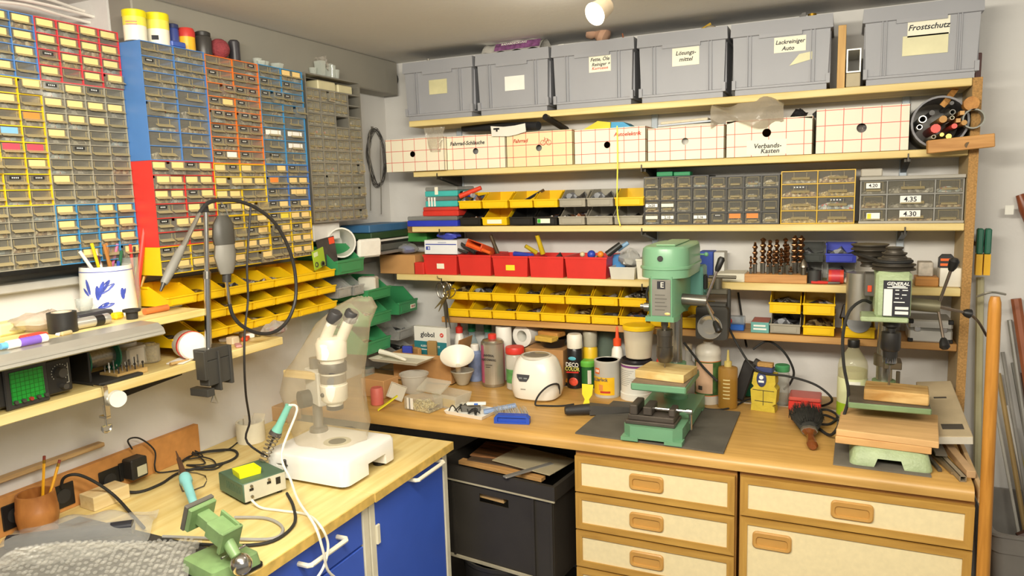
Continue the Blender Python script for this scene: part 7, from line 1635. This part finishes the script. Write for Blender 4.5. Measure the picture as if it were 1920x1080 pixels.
MB().box(-.072, -.062, -hy - .009, -hy, .032, .072, .003).obj('slider', M('2b2828', .4), t)
cxm, cym = .55 - (BX0 + BX1) / 2, -1.165 - (BY0 + BY1) / 2
MB().lathe([(.042, .087), (.042, .0885), (.034, .0888)], 30, (cxm, cym, 0)).obj('stage_ring', M('cfcbb4', .4), t); MB().lathe([(.027, .0888), (.027, .0892)], 26, (cxm, cym, 0)).obj('stage_plate', M('7f7c6c', .3, .4), t)
kx, ky = .425 - (BX0 + BX1) / 2, -1.10 - (BY0 + BY1) / 2
MB().lathe([(.03, .087), (.028, .10), (.016, .105), (.016, .33)], 22, (kx, ky, 0)).obj('column', M('8d8a84', .3, .6), t)
MB().at((kx, ky, .235), 0, 0, -28).box(-.035, .07, -.022, .022, -.05, .06, .004).obj('carriage', M('dcdcd6', .4), t); MB().at((kx, ky, .20), 0, 0, -28).cyl((-.005, -.022, 0), (-.005, -.055, 0), .028, n=20).obj('focus_knob', M('3a3836', .5), t)
MB().box(kx - .09, kx + .05, ky - .045, ky - .028, .27, .292, .001).obj('wooden_stop', wood('e0c890', 'cbb070', 0), t)
h0 = Vector((cxm, cym, 0))
MB().lathe([(.024, .205), (.026, .215), (.034, .218), (.04, .225), (.042, .27), (.039, .272), (.039, .312)], 28, h0).obj('zoom_body', M('e6e3d6', .35), t)
MB().lathe([(.022, .192), (.026, .194), (.026, .206)], 24, h0).obj('objective', M('2d2b2b', .35), t); MB().lathe([(.0395, .278), (.0395, .305)], 28, h0, cap=False).obj('silver_ring', M('a9a49a', .3, .5), t)
MB().lathe([(.043, .312), (.043, .338), (.0415, .34)], 28, h0).obj('dark_ring', M('4d4a4a', .4), t)
MB().lathe([(.036, .34), (.036, .352), (.045, .355), (.047, .40), (.04, .415), (.02, .42)], 28, h0).obj('head', M('eeebe0', .35), t)
dv = Vector((.44, .02, .80)).normalized(); sv = Vector((.80, .55, 0)).normalized()
for s1 in (-1, 1):
    a = h0 + Vector((0, 0, .395)) + sv * s1 * .024; e = MB().cyl(a, a + dv * .085, .0175, .0165, 18).obj('eyepiece_tube', M('e3e0d4', .35), t); MB().cyl(a + dv * .082, a + dv * .118, .02, n=18, prof=[(0, .018), (.1, .0215), (.85, .021), (1, .018)]).obj('eyecup', M('3a3838', .5), e)
MB().sph(h0 + Vector((-.012, -.040, .245)), .007, 10).obj('lock_screw', BLACK, t)
# plastic cover: thin crinkled bag over the instrument
r2 = random.Random(31); rings = []
mid = Vector(((BX0 + BX1) / 2, (BY0 + BY1) / 2, zD))
prof = [(.10, .42, -1.125, .075, .075), (.14, .50, -1.13, .135, .105), (.22, .475, -1.125, .145, .105), (.29, .485, -1.125, .138, .10), (.35, .515, -1.13, .115, .088), (.41, .55, -1.13, .10, .08), (.46, .575, -1.125, .085, .07), (.50, .60, -1.10, .07, .055), (.53, .62, -1.09, .03, .025)]
prof[0] = (.089, .505, -1.14, .12, .10)
for j, (z, cx, cy, rx, ry) in enumerate(prof):
    P = []
    for i in range(36):
        a = 2 * math.pi * i / 36; k = 1 + .035 * math.sin(5 * a + j * 1.3) + .03 * math.sin(9 * a - j * 2.1) + r2.uniform(-.022, .022)
        P.append((cx + rx * k * math.cos(a), cy + ry * k * math.sin(a), zD + z + r2.uniform(-.003, .003) * (j > 0)))
    rings.append(P)
b = MB().loft(rings, cap=False); b.add(rings[-1], [tuple(range(36))], 0, True)
o = solo(b, 'plastic_cover', clear('e6d9bd', .15, .10, .6, 18), 'crumpled clear plastic bag pulled over the microscope', 'bag')
# soldering station
A = Vector((.481, -1.481, 0)); B_ = Vector((.346, -1.438, 0)); C_ = Vector((.510, -1.36, 0))
t = thing('soldering_station', 'green soldering station with grey front panel', 'soldering station', ((B_.x + C_.x) / 2, (B_.y + C_.y) / 2, zD), 72)
MG = M('4f6a55', .45, nv=.15)
cs_ = MB().box(-.065, .065, -.07, .075, .008, .062, .002).obj('case', MG, t); ct_ = MB(); MB().box(-.062, .062, -.0725, -.07, .010, .060).obj('front_panel', M('c9c6b4', .45), t)
for sx in (-1, 1):
    for sy in (-1, 1): MB().cyl((sx * .05, sy * .055, 0), (sx * .05, sy * .055, .009), .008, n=10).obj('foot', BLACK, t)
for i in range(11): ct_.box(-.09, -.03, -.055 + i * .008, -.052 + i * .008, .028, .05)
carve(cs_, ct_)
for x, w_, z0, z1 in ((-.048, .012, .038, .045), (.005, .012, .041, .048), (.032, .014, .032, .052)): MB().box(x, x + w_, -.0735, -.0725, z0, z1).obj('switch' if w_ > .013 else 'tape_label', BLACK, t)
for x, z in ((-.042, .052), (.011, .054), (-.042, .022)): MB().cyl((x, -.0725, z), (x, -.077, z), .004, n=10).obj('socket', STEEL, t)
tr = MB(); tr.loft([rr4(.030, .025, 0), rr4(.032, .027, .018), rr4(.0295, .0245, .018), rr4(.028, .023, .004)], sm=False)
solo(tr, 'sponge_tray', M('e9ea22', .4), 'bright yellow sponge tray on the soldering station', 'tray', (t.location.x - .0, t.location.y - .02, zD + .0625), 66)
# holder coil and iron
p0 = Vector((.405, -1.335, zD + .064)); p1 = p0 + Vector((.035, .028, .085))
t = thing('iron_holder', 'coiled wire soldering iron holder on the green station', 'holder', p0)
dd = (p1 - p0); b = MB(); nn = dd.normalized(); u_ = nn.orthogonal().normalized(); v_ = nn.cross(u_)
b.tube([dd * (i / 72) + (u_ * math.cos(i * .698) + v_ * math.sin(i * .698)) * (.0115 + .006 * i / 72) for i in range(73)], .0016, 5, smooth=0).obj('coil', M('a99f8e', .3, .8), t)
t = thing('soldering_iron', 'turquoise soldering iron standing in the coiled holder', 'soldering iron', p1)
MB().cyl(-dd * .55, -dd * .05, .003, .004, 8).cyl(-dd * .08, dd * .05, .019, .017, 18).obj('collar', M('4a4440', .5), t); MB().cyl(dd * .02, dd * .95, .013, n=16, prof=[(0, .016), (.12, .015), (.25, .0115), (.9, .0095), (1, .011)]).obj('grip', M('7cbfae', .4), t)
hd_ = p1 + dd * .95
pts = [hd_, hd_ + Vector((.03, .0, -.012)), Wx(528, 850, .53), Wx(545, 900, .58), Wx(560, 940, .66), Wx(590, 985, .775), Wx(605, 1030, .80), Wx(615, 1070, .80), Wx(640, 1090, .8)]
MB().tube([q - p1 for q in pts], .0035, 7, smooth=5).obj('cable', M('e9e4d2', .5), t)
st = [x for x in COL.objects if x.get('category') == 'soldering station'][0].location
cable('white cable from the station front hanging over the desk edge', [Wz(472, 938, zD + .02), Wz(490, 952, zD + .006), Wz(530, 958, zD + .004), Wz(575, 965, zD + .004), Wx(600, 985, XE + .004), Wx(615, 1020, XE + .02), Wx(608, 1060, XE + .03), Wx(590, 1090, XE + .03)], .0035, M('e9e4d2', .5))
# second iron on wire stand
a = Wz(372, 968, zD + .075); e = Wz(335, 850, zD + .055)
p = Wz(360, 905, zD); t = thing('soldering_iron', 'turquoise-handled iron with brown shaft resting on a wire stand', 'soldering iron', p)
i0 = Wz(368, 958, zD + .06) - p; i1 = Wz(330, 846, zD + .085) - p; dv_ = (i1 - i0)
MB().cyl(i0, i0 + dv_ * .52, .011, n=16, prof=[(0, .009), (.1, .010), (.8, .0125), (.86, .017), (1, .016)]).obj('grip', M('8ccfd0', .4), t); MB().cyl(i0 + dv_ * .52, i0 + dv_ * .85, .009, .006, 12).cyl(i0 + dv_ * .85, i1, .004, .0015, 8).obj('shaft', M('6a4a34', .5, .4), t)
q0 = i0 + dv_ * .62
ws = thing('wire_stand', 'bent wire stand carrying the turquoise-handled iron', 'stand', p); zb0 = -.0 + .002
MB().tube([(-.06, .01, zb0), (.03, -.06, zb0), (.06, -.01, zb0), (.0, .05, zb0), Vector((q0.x + .016, q0.y, q0.z)), Vector((q0.x, q0.y, q0.z - .018)), Vector((q0.x - .016, q0.y, q0.z)), (-.06, .01, zb0)], .0022, 6, smooth=2).obj('wire', M('6f6a62', .4, .6), ws)
# vacuum vise
PG3 = M('7c9a66', .4, nv=.18, ns=25)
vb = Wz(462, 1072, zD + .0046)
t = thing('bench_vise', 'green vacuum-base bench vise with steel ball joint at the desk edge', 'vise', (min(vb.x, .685), vb.y - .01, zD + .0046), -12); o_ = Vector(t.location); iv = Matrix.Rotation(R(12), 3, 'Z')
def vl(px, py, h): return iv @ (Wz(px, py, zD + h) - o_)
MB().loft([rb(.066, .062, .006, .01), rb(.062, .058, .032, .01), rb(.052, .048, .037, .01)]).obj('base', PG3, t); MB().loft([rb(.069, .065, 0, .01), rb(.069, .065, .006, .01)]).obj('base_pad', BLACK, t)
n0 = vl(452, 1058, .052); n1 = vl(416, 998, .105); n2 = vl(372, 962, .135); ax_ = (n1 - n0).normalized()
MB().sph(n0, .024, 18).obj('ball_joint', CHROME, t); MB().cyl(n0 + ax_ * .018, n1, .011, .016, 14).obj('neck', PG3, t)
d2 = (n2 - n1).normalized(); K = Matrix.Translation(n1) @ d2.to_track_quat('Z', 'Y').to_matrix().to_4x4()
L2 = (n2 - n1).length
def kb(): b = MB(); b.M = K; return b
kb().box(-.022, .022, -.02, .02, -.03, .03, .003).box(-.026, -.020, -.03, .028, -.03, .036, .001).obj('slide', PG3, t)
kb().box(-.028, .028, -.028, .028, -.032, -.022, .002).box(-.016, .016, -.015, .015, .0, L2 - .012, .002).obj('beam', PG3, t)
kb().box(-.034, .034, -.03, .03, L2 - .014, L2 - .002, .002).obj('fixed_jaw', PG3, t); kb().box(-.036, .036, -.033, .033, L2 - .002, L2 + .010, .002).obj('jaw_pad', M('6a665e', .6, .3, .2), t)
kb().cyl((0, -.024, -.045), (0, -.024, L2 - .01), .004).cyl((-.032, -.024, -.045), (.032, -.024, -.045), .003).obj('spindle', CHROME, t)
# mat, bubble wrap, bag, cup, adapter
solo(MB().prism([(.03, -2.5), (.735, -2.5), (.735, -1.70), (.10, -1.70)], .0, .004, 'z'), 'cutting_mat', M('3a3733', .7, nv=.3, ns=8), 'worn black mat on the near desk section', 'mat', (0, 0, zD))
zM = zD + .0046
t = thing('bubble_wrap', 'clear bubble wrap sheet crumpled over the black mat', 'bubble wrap', (.40, -1.845, zM))
b = MB().sheet(lambda u, v: ((u - .5) * .20 + .07 * v, (v - .5) * .42, .01 + .045 * math.sin(3.14 * u) * (.6 + .4 * math.sin(5 * v)) + .006 * math.sin(31 * u) * math.sin(43 * v)), 24, 40); b.at((0, 0, 0), 0, 0, -42)
o = b.obj('sheet', clear('e3e0d6', .16, .08, .5, 60), t); o.rotation_euler = (0, 0, R(-52))
bb = MB(); r3 = random.Random(3)
for i in range(18):
    for j in range(34):
        u, v = (i + .5 * (j % 2)) / 18, j / 34; bb.sph(((u - .5) * .20 + .07 * v, (v - .5) * .42, .013 + .045 * math.sin(3.14 * u) * (.6 + .4 * math.sin(5 * v)) + .006 * math.sin(31 * u) * math.sin(43 * v)), .0052, 6, sc=(1, 1, .6))
o = bb.obj('bubbles', clear('efeee8', .07, .05), t); o['kind'] = 'stuff'; o.rotation_euler = (0, 0, R(-52))
t = thing('parts_bag', 'glossy clear bag with a dark tool inside, on the mat', 'bag', (.24, -1.80, zM)); b = MB().sheet(lambda u, v: ((u - .5) * .22, (v - .5) * .34, .008 + .05 * math.sin(3.14 * u) * math.sin(3.14 * v) ** .5 + .010 * math.sin(9 * u + 7 * v) * math.sin(13 * v - 4 * u)), 22, 30)
o = b.obj('film', clear('dcdcd8', .2, .05, .6, 22), t); o.rotation_euler = (0, 0, R(-48)); o = MB().cyl((0, -.15, .024), (.02, .13, .026), .018, n=12).obj('dark_tool', M('2a2b33', .3), t); o.rotation_euler = (0, 0, R(-48))
p = Wz(68, 1000, zD); x_ = .075; y_ = Wx(68, 1000, .03).y
t = thing('wooden_cup', 'turned brown wooden cup on the desk holding two pencils', 'cup', (.085, Wx(70, 960, .085).y, zD)); s_ = mpp(t.location); hC = Wx(70, 922, .085).z - zD
MB().lathe([(29 * s_, 0), (31 * s_, .003), (30 * s_, .006), (35 * s_, hC * .4), (35 * s_, hC * .62), (34 * s_, hC * .64), (32 * s_, hC), (28 * s_, hC), (30 * s_, hC * .6), (26 * s_, .008), (0, .008)], 30).obj('cup_body', wood('b87a3e', '8f5626', 2, .4, 10, 3), t)
for i, (px, py) in enumerate(((83, 855), (112, 862))):
    e = Wx(px, py, .10); s0 = Vector((.085 + .01 * i, t.location.y + .006 - .012 * i, zD + .01)); d_ = e - s0
    q = thing('pencil', ('yellow pencil standing upright in the wooden cup', 'yellow pencil leaning outward in the wooden cup')[i], 'pencil', s0); MB().cyl((0, 0, 0), d_ * .9, .0036, n=6).obj('shaft', M('eba91c', .4), q); MB().cyl(d_ * .9, d_ * .95, .0038, n=8).obj('ferrule', M('b9923a', .3, .8), q); MB().cyl(d_ * .95, d_, .0035, n=8).obj('eraser', M('8a3a2a', .6), q)
p = Wx(254, 875, .045); t = thing('power_adapter', 'black plug-in adapter with label in the desk back board', 'adapter', (.0225, p.y, p.z)); MB().box(.0, .045, -.028, .026, -.032, .03, .004).obj('housing', M('2a2825', .5), t); MB().box(.0452, .046, -.012, .02, -.024, .006).obj('rating_label', M('c9c6a8', .5), t); MB().box(.0, .006, -.04, -.028, -.035, .02, .001).obj('plug_plate', BLACK, t)
cable('thin black cable from the plug-in adapter along the back board', [Wx(248, 842, .045), Wx(240, 825, .05), Wx(262, 822, .05), Wx(290, 845, .05), Wx(290, 875, .05), Wz(300, 886, zD + .004), Wz(350, 880, zD + .004), Wz(400, 880, zD + .004), Wz(420, 868, zD + .004)], .0025)
cable('thick black cable looping from the board socket across the desk', [Wx(115, 915, .035), Wx(120, 896, .06), Wx(145, 890, .09), Wx(180, 905, .10), Wz(215, 930, zD + .03), Wz(245, 962, zD + .012), Wz(270, 990, zD + .012)], .0042)
cable('black cable snaking from the wooden block to the iron stand', [Wz(200, 915, zD + .02), Wz(255, 923, zD + .005), Wz(300, 908, zD + .005), Wz(340, 885, zD + .005), Wz(420, 868, zD + .005), Wz(445, 853, zD + .005), Wz(430, 843, zD + .005), Wz(370, 850, zD + .005), Wz(340, 866, zD + .006)], .0042)
cable('tangle of thin black leads beside the iron tip', [Wz(345, 862, zD + .006), Wz(380, 855, zD + .012), Wz(352, 840, zD + .02), Wz(385, 868, zD + .008), Wz(350, 872, zD + .006), Wz(400, 876, zD + .005), Wz(398, 862, zD + .01), Wz(360, 850, zD + .018), Wz(420, 845, zD + .006), Wz(445, 830, zD + .004)], .0024)
cable('cream cable looped on the desk beside the white tape ring', [Wz(378, 838, zD + .004), Wz(385, 805, zD + .03), Wz(405, 785, zD + .05), Wz(430, 803, zD + .02), Wz(440, 815, zD + .004)], .004, M('d8cfae', .5))
cable('grey cable curling under the vise', [Wz(305, 1006, zD + .006), Wz(360, 1008, zD + .006), Wz(420, 1010, zD + .006), Wz(510, 1010, zD + .005), Wz(530, 990, zD + .005), Wz(500, 972, zD + .005), Wz(440, 970, zD + .005)], .004, M('9c9a94', .5))
cable('black cable curving behind the vise to the station', [Wz(300, 1012, zD + .006), Wz(400, 1022, zD + .006), Wz(500, 1018, zD + .005), Wz(550, 985, zD + .005), Wz(550, 950, zD + .005), Wz(538, 925, zD + .008)], .0042)
x = Wx(188, 930, .06); t = thing('wood_block', 'pale wood block lying in front of the sockets', 'block', (.075, x.y, zD), -4); MB().box(-.03, .035, -.05, .055, 0, .04, .001).obj('block', wood('e6d2a4', 'd8bf8a', 1), t)
t, s_ = None, 0
p = Wz(465, 832, zD); s_ = mpp(p)
t = thing('tape_ring', 'wide white tape ring with paper scraps inside', 'roll', (.09, p.y + .03, zD)); MB().lathe([(26 * s_, 0), (26 * s_, 38 * s_), (22 * s_, 38 * s_), (22 * s_, 0)], 26).obj('ring', M('e9e4cf', .5), t)
for i in range(3): MB().at((0, -.01 + .01 * i, .01), 12 * (i - 1), 15 * (i - 1), 30 * i).box(-.02, .02, -.001, .001, 0, .07 + .01 * i).obj('paper_scrap', M('d8cfbc', .6), t)
block('cardboard_box', 'tan cardboard box behind the microscope against the counter', 'box', 470, 545, 762, 812, -.86, .06, M('c9a67c', .75), zD)
solo(MB().box(.002, .03, -.26, .10, 0, .012, .002), 'batten', wood('c9a878', 'a9865a', 1), 'narrow wooden batten fixed to the wall above the back board', 'batten', (0, Wx(160, 845, .03).y - .04, Wx(160, 850, .03).z))
block('dark_box', 'black box on the counter corner behind the microscope', 'box', 482, 545, 705, 762, -.70, .04, M('3a3836', .6), CT + .0006)
# ================================================================ crate under the counter
t = thing('crate', 'black stacking crate full of wood offcuts under the counter', 'crate', (.905, -.60, .392), -7)
W2, D2, H2 = .235, .17, .345
def rc2(k, z): return [(sx * (W2 - k), sy * (D2 - k), z) for sx, sy in ((-1, -1), (1, -1), (1, 1), (-1, 1))]
CB = M('34302a', .5, nv=.2, ns=6)
b = MB(); hz0, hz1, hw_ = H2 - .115, H2 - .085, .06
for sy in (-1, 1): 
    y0, y1 = (-D2, -D2 + .004) if sy < 0 else (D2 - .004, D2)
    b.box(-W2 + .008, -hw_, y0, y1, .01, H2 - .05).box(hw_, W2 - .008, y0, y1, .01, H2 - .05).box(-hw_, hw_, y0, y1, .01, hz0).box(-hw_, hw_, y0, y1, hz1, H2 - .05)
for sx in (-1, 1): b.box(min(sx * W2, sx * (W2 - .008)), max(sx * W2, sx * (W2 - .008)), -D2, D2, .01, H2 - .05)
b.box(-W2, W2, -D2, D2, .0, .012)
b.obj('walls', CB, t)
MB().loft([rc2(-.004, H2 - .05), rc2(-.010, H2 - .048), rc2(-.010, H2), rc2(.004, H2), rc2(.006, H2 - .05)], cap=False, sm=False).obj('rim', CB, t)
DU = M('a89f86', .8, nv=.2); MB().box(-W2 - .009, W2 + .009, -D2 - .011, -D2 - .005, H2 - .054, H2 - .048).obj('dusty_ledge', DU, t); MB().box(-W2, W2, -D2 - .008, -D2, .0, .009).obj('dusty_foot', DU, t)
for x in (-.17, .16, W2 - .006, -W2 + .006): MB().box(x - .004, x + .004, -D2 - .008, -D2, .008, H2 - .05).obj('rib', CB, t)
for i, (x0, x1, y0, y1, z, c, rz, lb) in enumerate(((-.19, .16, -.11, -.08, .31, 'c9975a', -1, 'wooden batten lying across the black crate'), (-.17, .15, -.08, .10, .322, '5a4a3a', 4, 'dark brown board in the black crate'), (-.18, .0, -.03, .12, .328, 'a06a3a', 10, 'reddish brown wood piece in the black crate'), (-.05, .20, -.09, .08, .338, 'cdb98a', -6, 'clear acrylic sheet on top of the black crate'), (.13, .15, -.15, .05, .338, 'c5c2ba', -25, 'thin aluminium strip in the black crate'), (-.13, .04, -.155, -.13, .225, 'd2b078', -3, 'pale offcut showing through the crate handle hole'))):
    m_ = clear('d8cba8', .4, .08) if 'acrylic' in lb else (M(c, .4, .7) if 'alumin' in lb else wood(c, 'a98250' if i in (0, 5) else '4a3826', 0, .6))
    o = solo(MB().at((0, 0, 0), 0, 0, rz).box(x0, x1, y0, y1, z, z + (.014, .006, .006, .004, .006, .02)[i], .001), ('batten', 'board', 'board', 'acrylic_sheet', 'metal_strip', 'offcut')[i], m_, lb, ('batten', 'board', 'board', 'sheet', 'strip', 'offcut')[i], (.905, -.60, .403), -7)
turned('waste_bin', 'round black waste bin under the black crate', 'bin', 930, 1240, 0, [('bin', [(10, 0), (10, 1)], BLACK)], back=.1)
bn = [x for x in COL.objects if x.get('category') == 'bin' and x.name.startswith('waste_bin')][0]; bn.location = (.86, -.62, .0006)
for ch in list(bn.children): bpy.data.objects.remove(ch)
MB().lathe([(.13, 0), (.165, .375), (.17, .377), (.17, .39), (.163, .39), (.128, .004), (0, .004)], 30).obj('bin_wall', M('2a2826', .45), bn)
t = thing('wire_rack', 'dark red wire rack on the wall under the counter', 'rack', (.78, -.02, .3))
for i in range(9): MB().cyl((-.28 + .06 * i, 0, 0), (-.28 + .06 * i, 0, .48), .003, n=6).obj('upright_wire', M('4a1e26', .5), t)
for z in (0.02, .16, .30, .47): MB().cyl((-.3, -.004, z), (.24, -.004, z), .004, n=6).obj('cross_wire', M('4a1e26', .5), t)
# ================================================================ right of the shelves
ye = Wy(1866, 556, -.79); yb = Wy(1843, 1080, -.79)
dp = (yb - ye) / (yb.z - ye.z)
solo(MB().cyl(ye + dp * (0 - ye.z), ye, .017, n=18, prof=[(0, .016), (.97, .0145), (.99, .0135), (1, .010)]), 'broomstick', wood('c78a38', 'a86f26', 2, .4), 'thick orange-brown wooden pole standing at the counter corner', 'pole', (0, 0, 0))
t = thing('storage_bin', 'large grey plastic bin of pipes and wood beside the cabinet', 'bin', (2.625, -.21, .0006))
def rc3(hx_, hy_, z, c=.03): return rb(hx_, hy_, z, c)
MB().loft([rc3(.19, .165, 0), rc3(.225, .19, .56), rc3(.23, .195, .562), rc3(.23, .195, .612), rc3(.238, .2, .614), rc3(.238, .2, .622), rc3(.222, .186, .622), rc3(.186, .16, .006)]).obj('bin_wall', M('8e8a84', .5), t)
for x in (-.12, .0, .12): MB().box(x - .005, x + .005, -.186, -.172, .1, .56).obj('rib', M('8e8a84', .5), t)
rr = random.Random(17)
leaners = [(1893, 600, .30, 'a5a39c', .008, 'grey metal tube'), (1905, 560, .35, '9a5a3a', .016, 'thick brown pole'), (1880, 660, .26, '8d8a84', .006, 'dark grey rod'), (1915, 640, .42, 'c9c5b8', .006, 'white rod'), (1872, 700, .24, 'a58a5a', .008, 'wooden lath'), (1900, 800, .36, 'b0a258', .006, 'yellow-green stick'), (1888, 760, .3, 'd8d4cc', .005, 'white plastic strip'), (1862, 740, .20, 'b9b5aa', .005, 'thin grey strip'), (1910, 700, .40, '5a3a2a', .012, 'dark wooden stake'), (1898, 680, .33, '7a7872', .005, 'steel rod')]
for i, (px, py, xo, c, r_, lb) in enumerate(leaners):
    e = Wy(px, py, -.025); b0 = Vector((2.50 + xo * .55, -.13 - .025 * (i % 4), .02))
    solo(MB().cyl(b0, e, r_, n=8), 'leaning_pole', M(c, .45, .5 if 'metal' in lb or 'steel' in lb else 0), lb + ' standing in the grey bin against the wall', 'pole', (0, 0, 0), 0, 'poles in the grey bin')
solo(MB().lathe([(.03, 0), (.03, .2), (.026, .21), (.012, .22)], 16), 'spray_bottle', M('2f5fc0', .35), 'blue cylinder among the poles in the grey bin', 'bottle', (2.60, -.16, .46))
cable('dark brown hose coiled on the grey bin', [Vector((2.47, -.36, .60)), Vector((2.56, -.33, .645)), Vector((2.66, -.22, .655)), Vector((2.74, -.12, .64)), Vector((2.80, -.26, .655)), Vector((2.68, -.37, .645)), Vector((2.55, -.30, .66))], .016, M('4a2d22', .5), 'hose')
cable('cream pipe sticking out of the grey bin', [Vector((2.53, -.33, .5)), Vector((2.56, -.33, .62)), Vector((2.60, -.34, .70))], .010, M('d6ceb8', .5), 'pipe')
e = Wy(1912, 365, -.03)
solo(MB().cyl((3.12, -.12, .015), e, .018, n=14, prof=[(0, .012), (.8, .016), (.97, .02), (1, .012)]), 'bat', wood('8a4a2c', '6a3420', 2, .35), 'reddish wooden bat leaning against the wall beyond the grey bin', 'bat')
solo(MB().box(-.012, .012, -.001, .001, -.03, 0), 'hang_tag', M('e6e4da', .5), 'pale paper tag tied to the wooden bat', 'tag', Wy(1893, 385, -.06))
for i, (px, lb) in enumerate(((1838, 'green and yellow clamp bar hanging on the wall, next to the side panel'), (1853, 'green and yellow clamp bar hanging on the wall, away from the side panel'))):
    a = Wy(px, 428, -.12); z2_ = Wy(px, 515, -.12).z
    t = thing('clamp_bar', lb, 'clamp', (a.x, -.12, z2_)); h = a.z - z2_
    MB().box(-.009, .009, -.02, .012, h * .45, h, .004).obj('green_grip', M('2d6a54', .45), t); MB().prism([(-.02, 0), (.0, 0), (.012, h * .2), (.012, h * .45), (-.02, h * .45)], -.009, .009, 'x').obj('yellow_tip', M('e3ae1c', .45), t); MB().box(-.006, .006, .012, .119, h * .6, h * .7).obj('wall_hook', STEEL, t)
solo(MB().box(0, .018, -.02, -.002, 0, 1.15, .002), 'board', M('5a2a24', .5), 'dark red board standing on edge behind the side panel', 'board', (2.332, -.0, .95))
solo(MB().cyl(Wy(1838, 520, -.04), Wy(1832, 900, -.04), .012, n=8), 'lath', M('c9c29a', .6), 'pale lath hanging beside the side panel', 'lath')
for i, (a, e_, c, lb) in enumerate((((1832, 556), (1885, 552), 'a9a69c', 'thin metal arm reaching out from behind the side panel'), ((1820, 590), (1850, 630), '6a5a4a', 'dark bent strip behind the orange-brown pole'))): solo(MB().tube([Wy(*a, -.22), Wy((a[0] + e_[0]) / 2, (a[1] + e_[1]) / 2 - 6, -.24), Wy(*e_, -.20)], .004, 6), 'bent_rod', M(c, .35, .7), lb, 'rod')
# magnifier lamp on shelf four
p = Wy(1335, 605, -.30); s_ = mpp(p)
t = thing('magnifier_lamp', 'black work lamp with square head and chrome reflector, clamped to the shelf', 'lamp', p)
MB().loft([rrect(58 * s_, 62 * s_, .012, -.012), rrect(60 * s_, 64 * s_, .014, 0), rrect(56 * s_, 60 * s_, .012, .05), rrect(34 * s_, 38 * s_, .01, .075)]).obj('head', M('38352f', .5), t)
MB().at((-3 * s_, -.013, -7 * s_), 90).lathe([(22 * s_, 0), (23 * s_, .004), (20 * s_, .004), (8 * s_, -.004), (0, -.005)], 24).obj('reflector', M('d8d2c4', .12, .9), t)
for i in range(6): MB().box(-24 * s_, 24 * s_, .006 + .008 * i, .01 + .008 * i, 31 * s_, 36 * s_).obj('cooling_fin', M('44413b', .5), t)
MB().box(24 * s_, 31 * s_, .03, .045, -12 * s_, 62 * s_, .003).obj('yoke', M('3a3732', .5), t); MB().box(-12 * s_, 26 * s_, .02, .055, 52 * s_, 62 * s_, .003).cyl((6 * s_, .04, 62 * s_), (6 * s_, .04, 82 * s_), .017, n=14).cyl((-10 * s_, .04, 84 * s_), (40 * s_, .04, 84 * s_), .006, n=10).obj('clamp', M('6f6a5c', .4, .5), t)
# ---------------------------------------------------------------- lettering becomes mesh
dg = bpy.context.evaluated_depsgraph_get()
for o in TEXTS:
    me = bpy.data.meshes.new_from_object(o.evaluated_get(dg))
    me.name = 'lettering'
    nm = o.name
    n = bpy.data.objects.new('lettering_tmp', me); COL.objects.link(n)
    n.parent = o.parent; n.location = o.location; n.rotation_euler = o.rotation_euler; n.scale = o.scale
    cu = o.data
    bpy.data.objects.remove(o); bpy.data.curves.remove(cu)
    n.name = nm
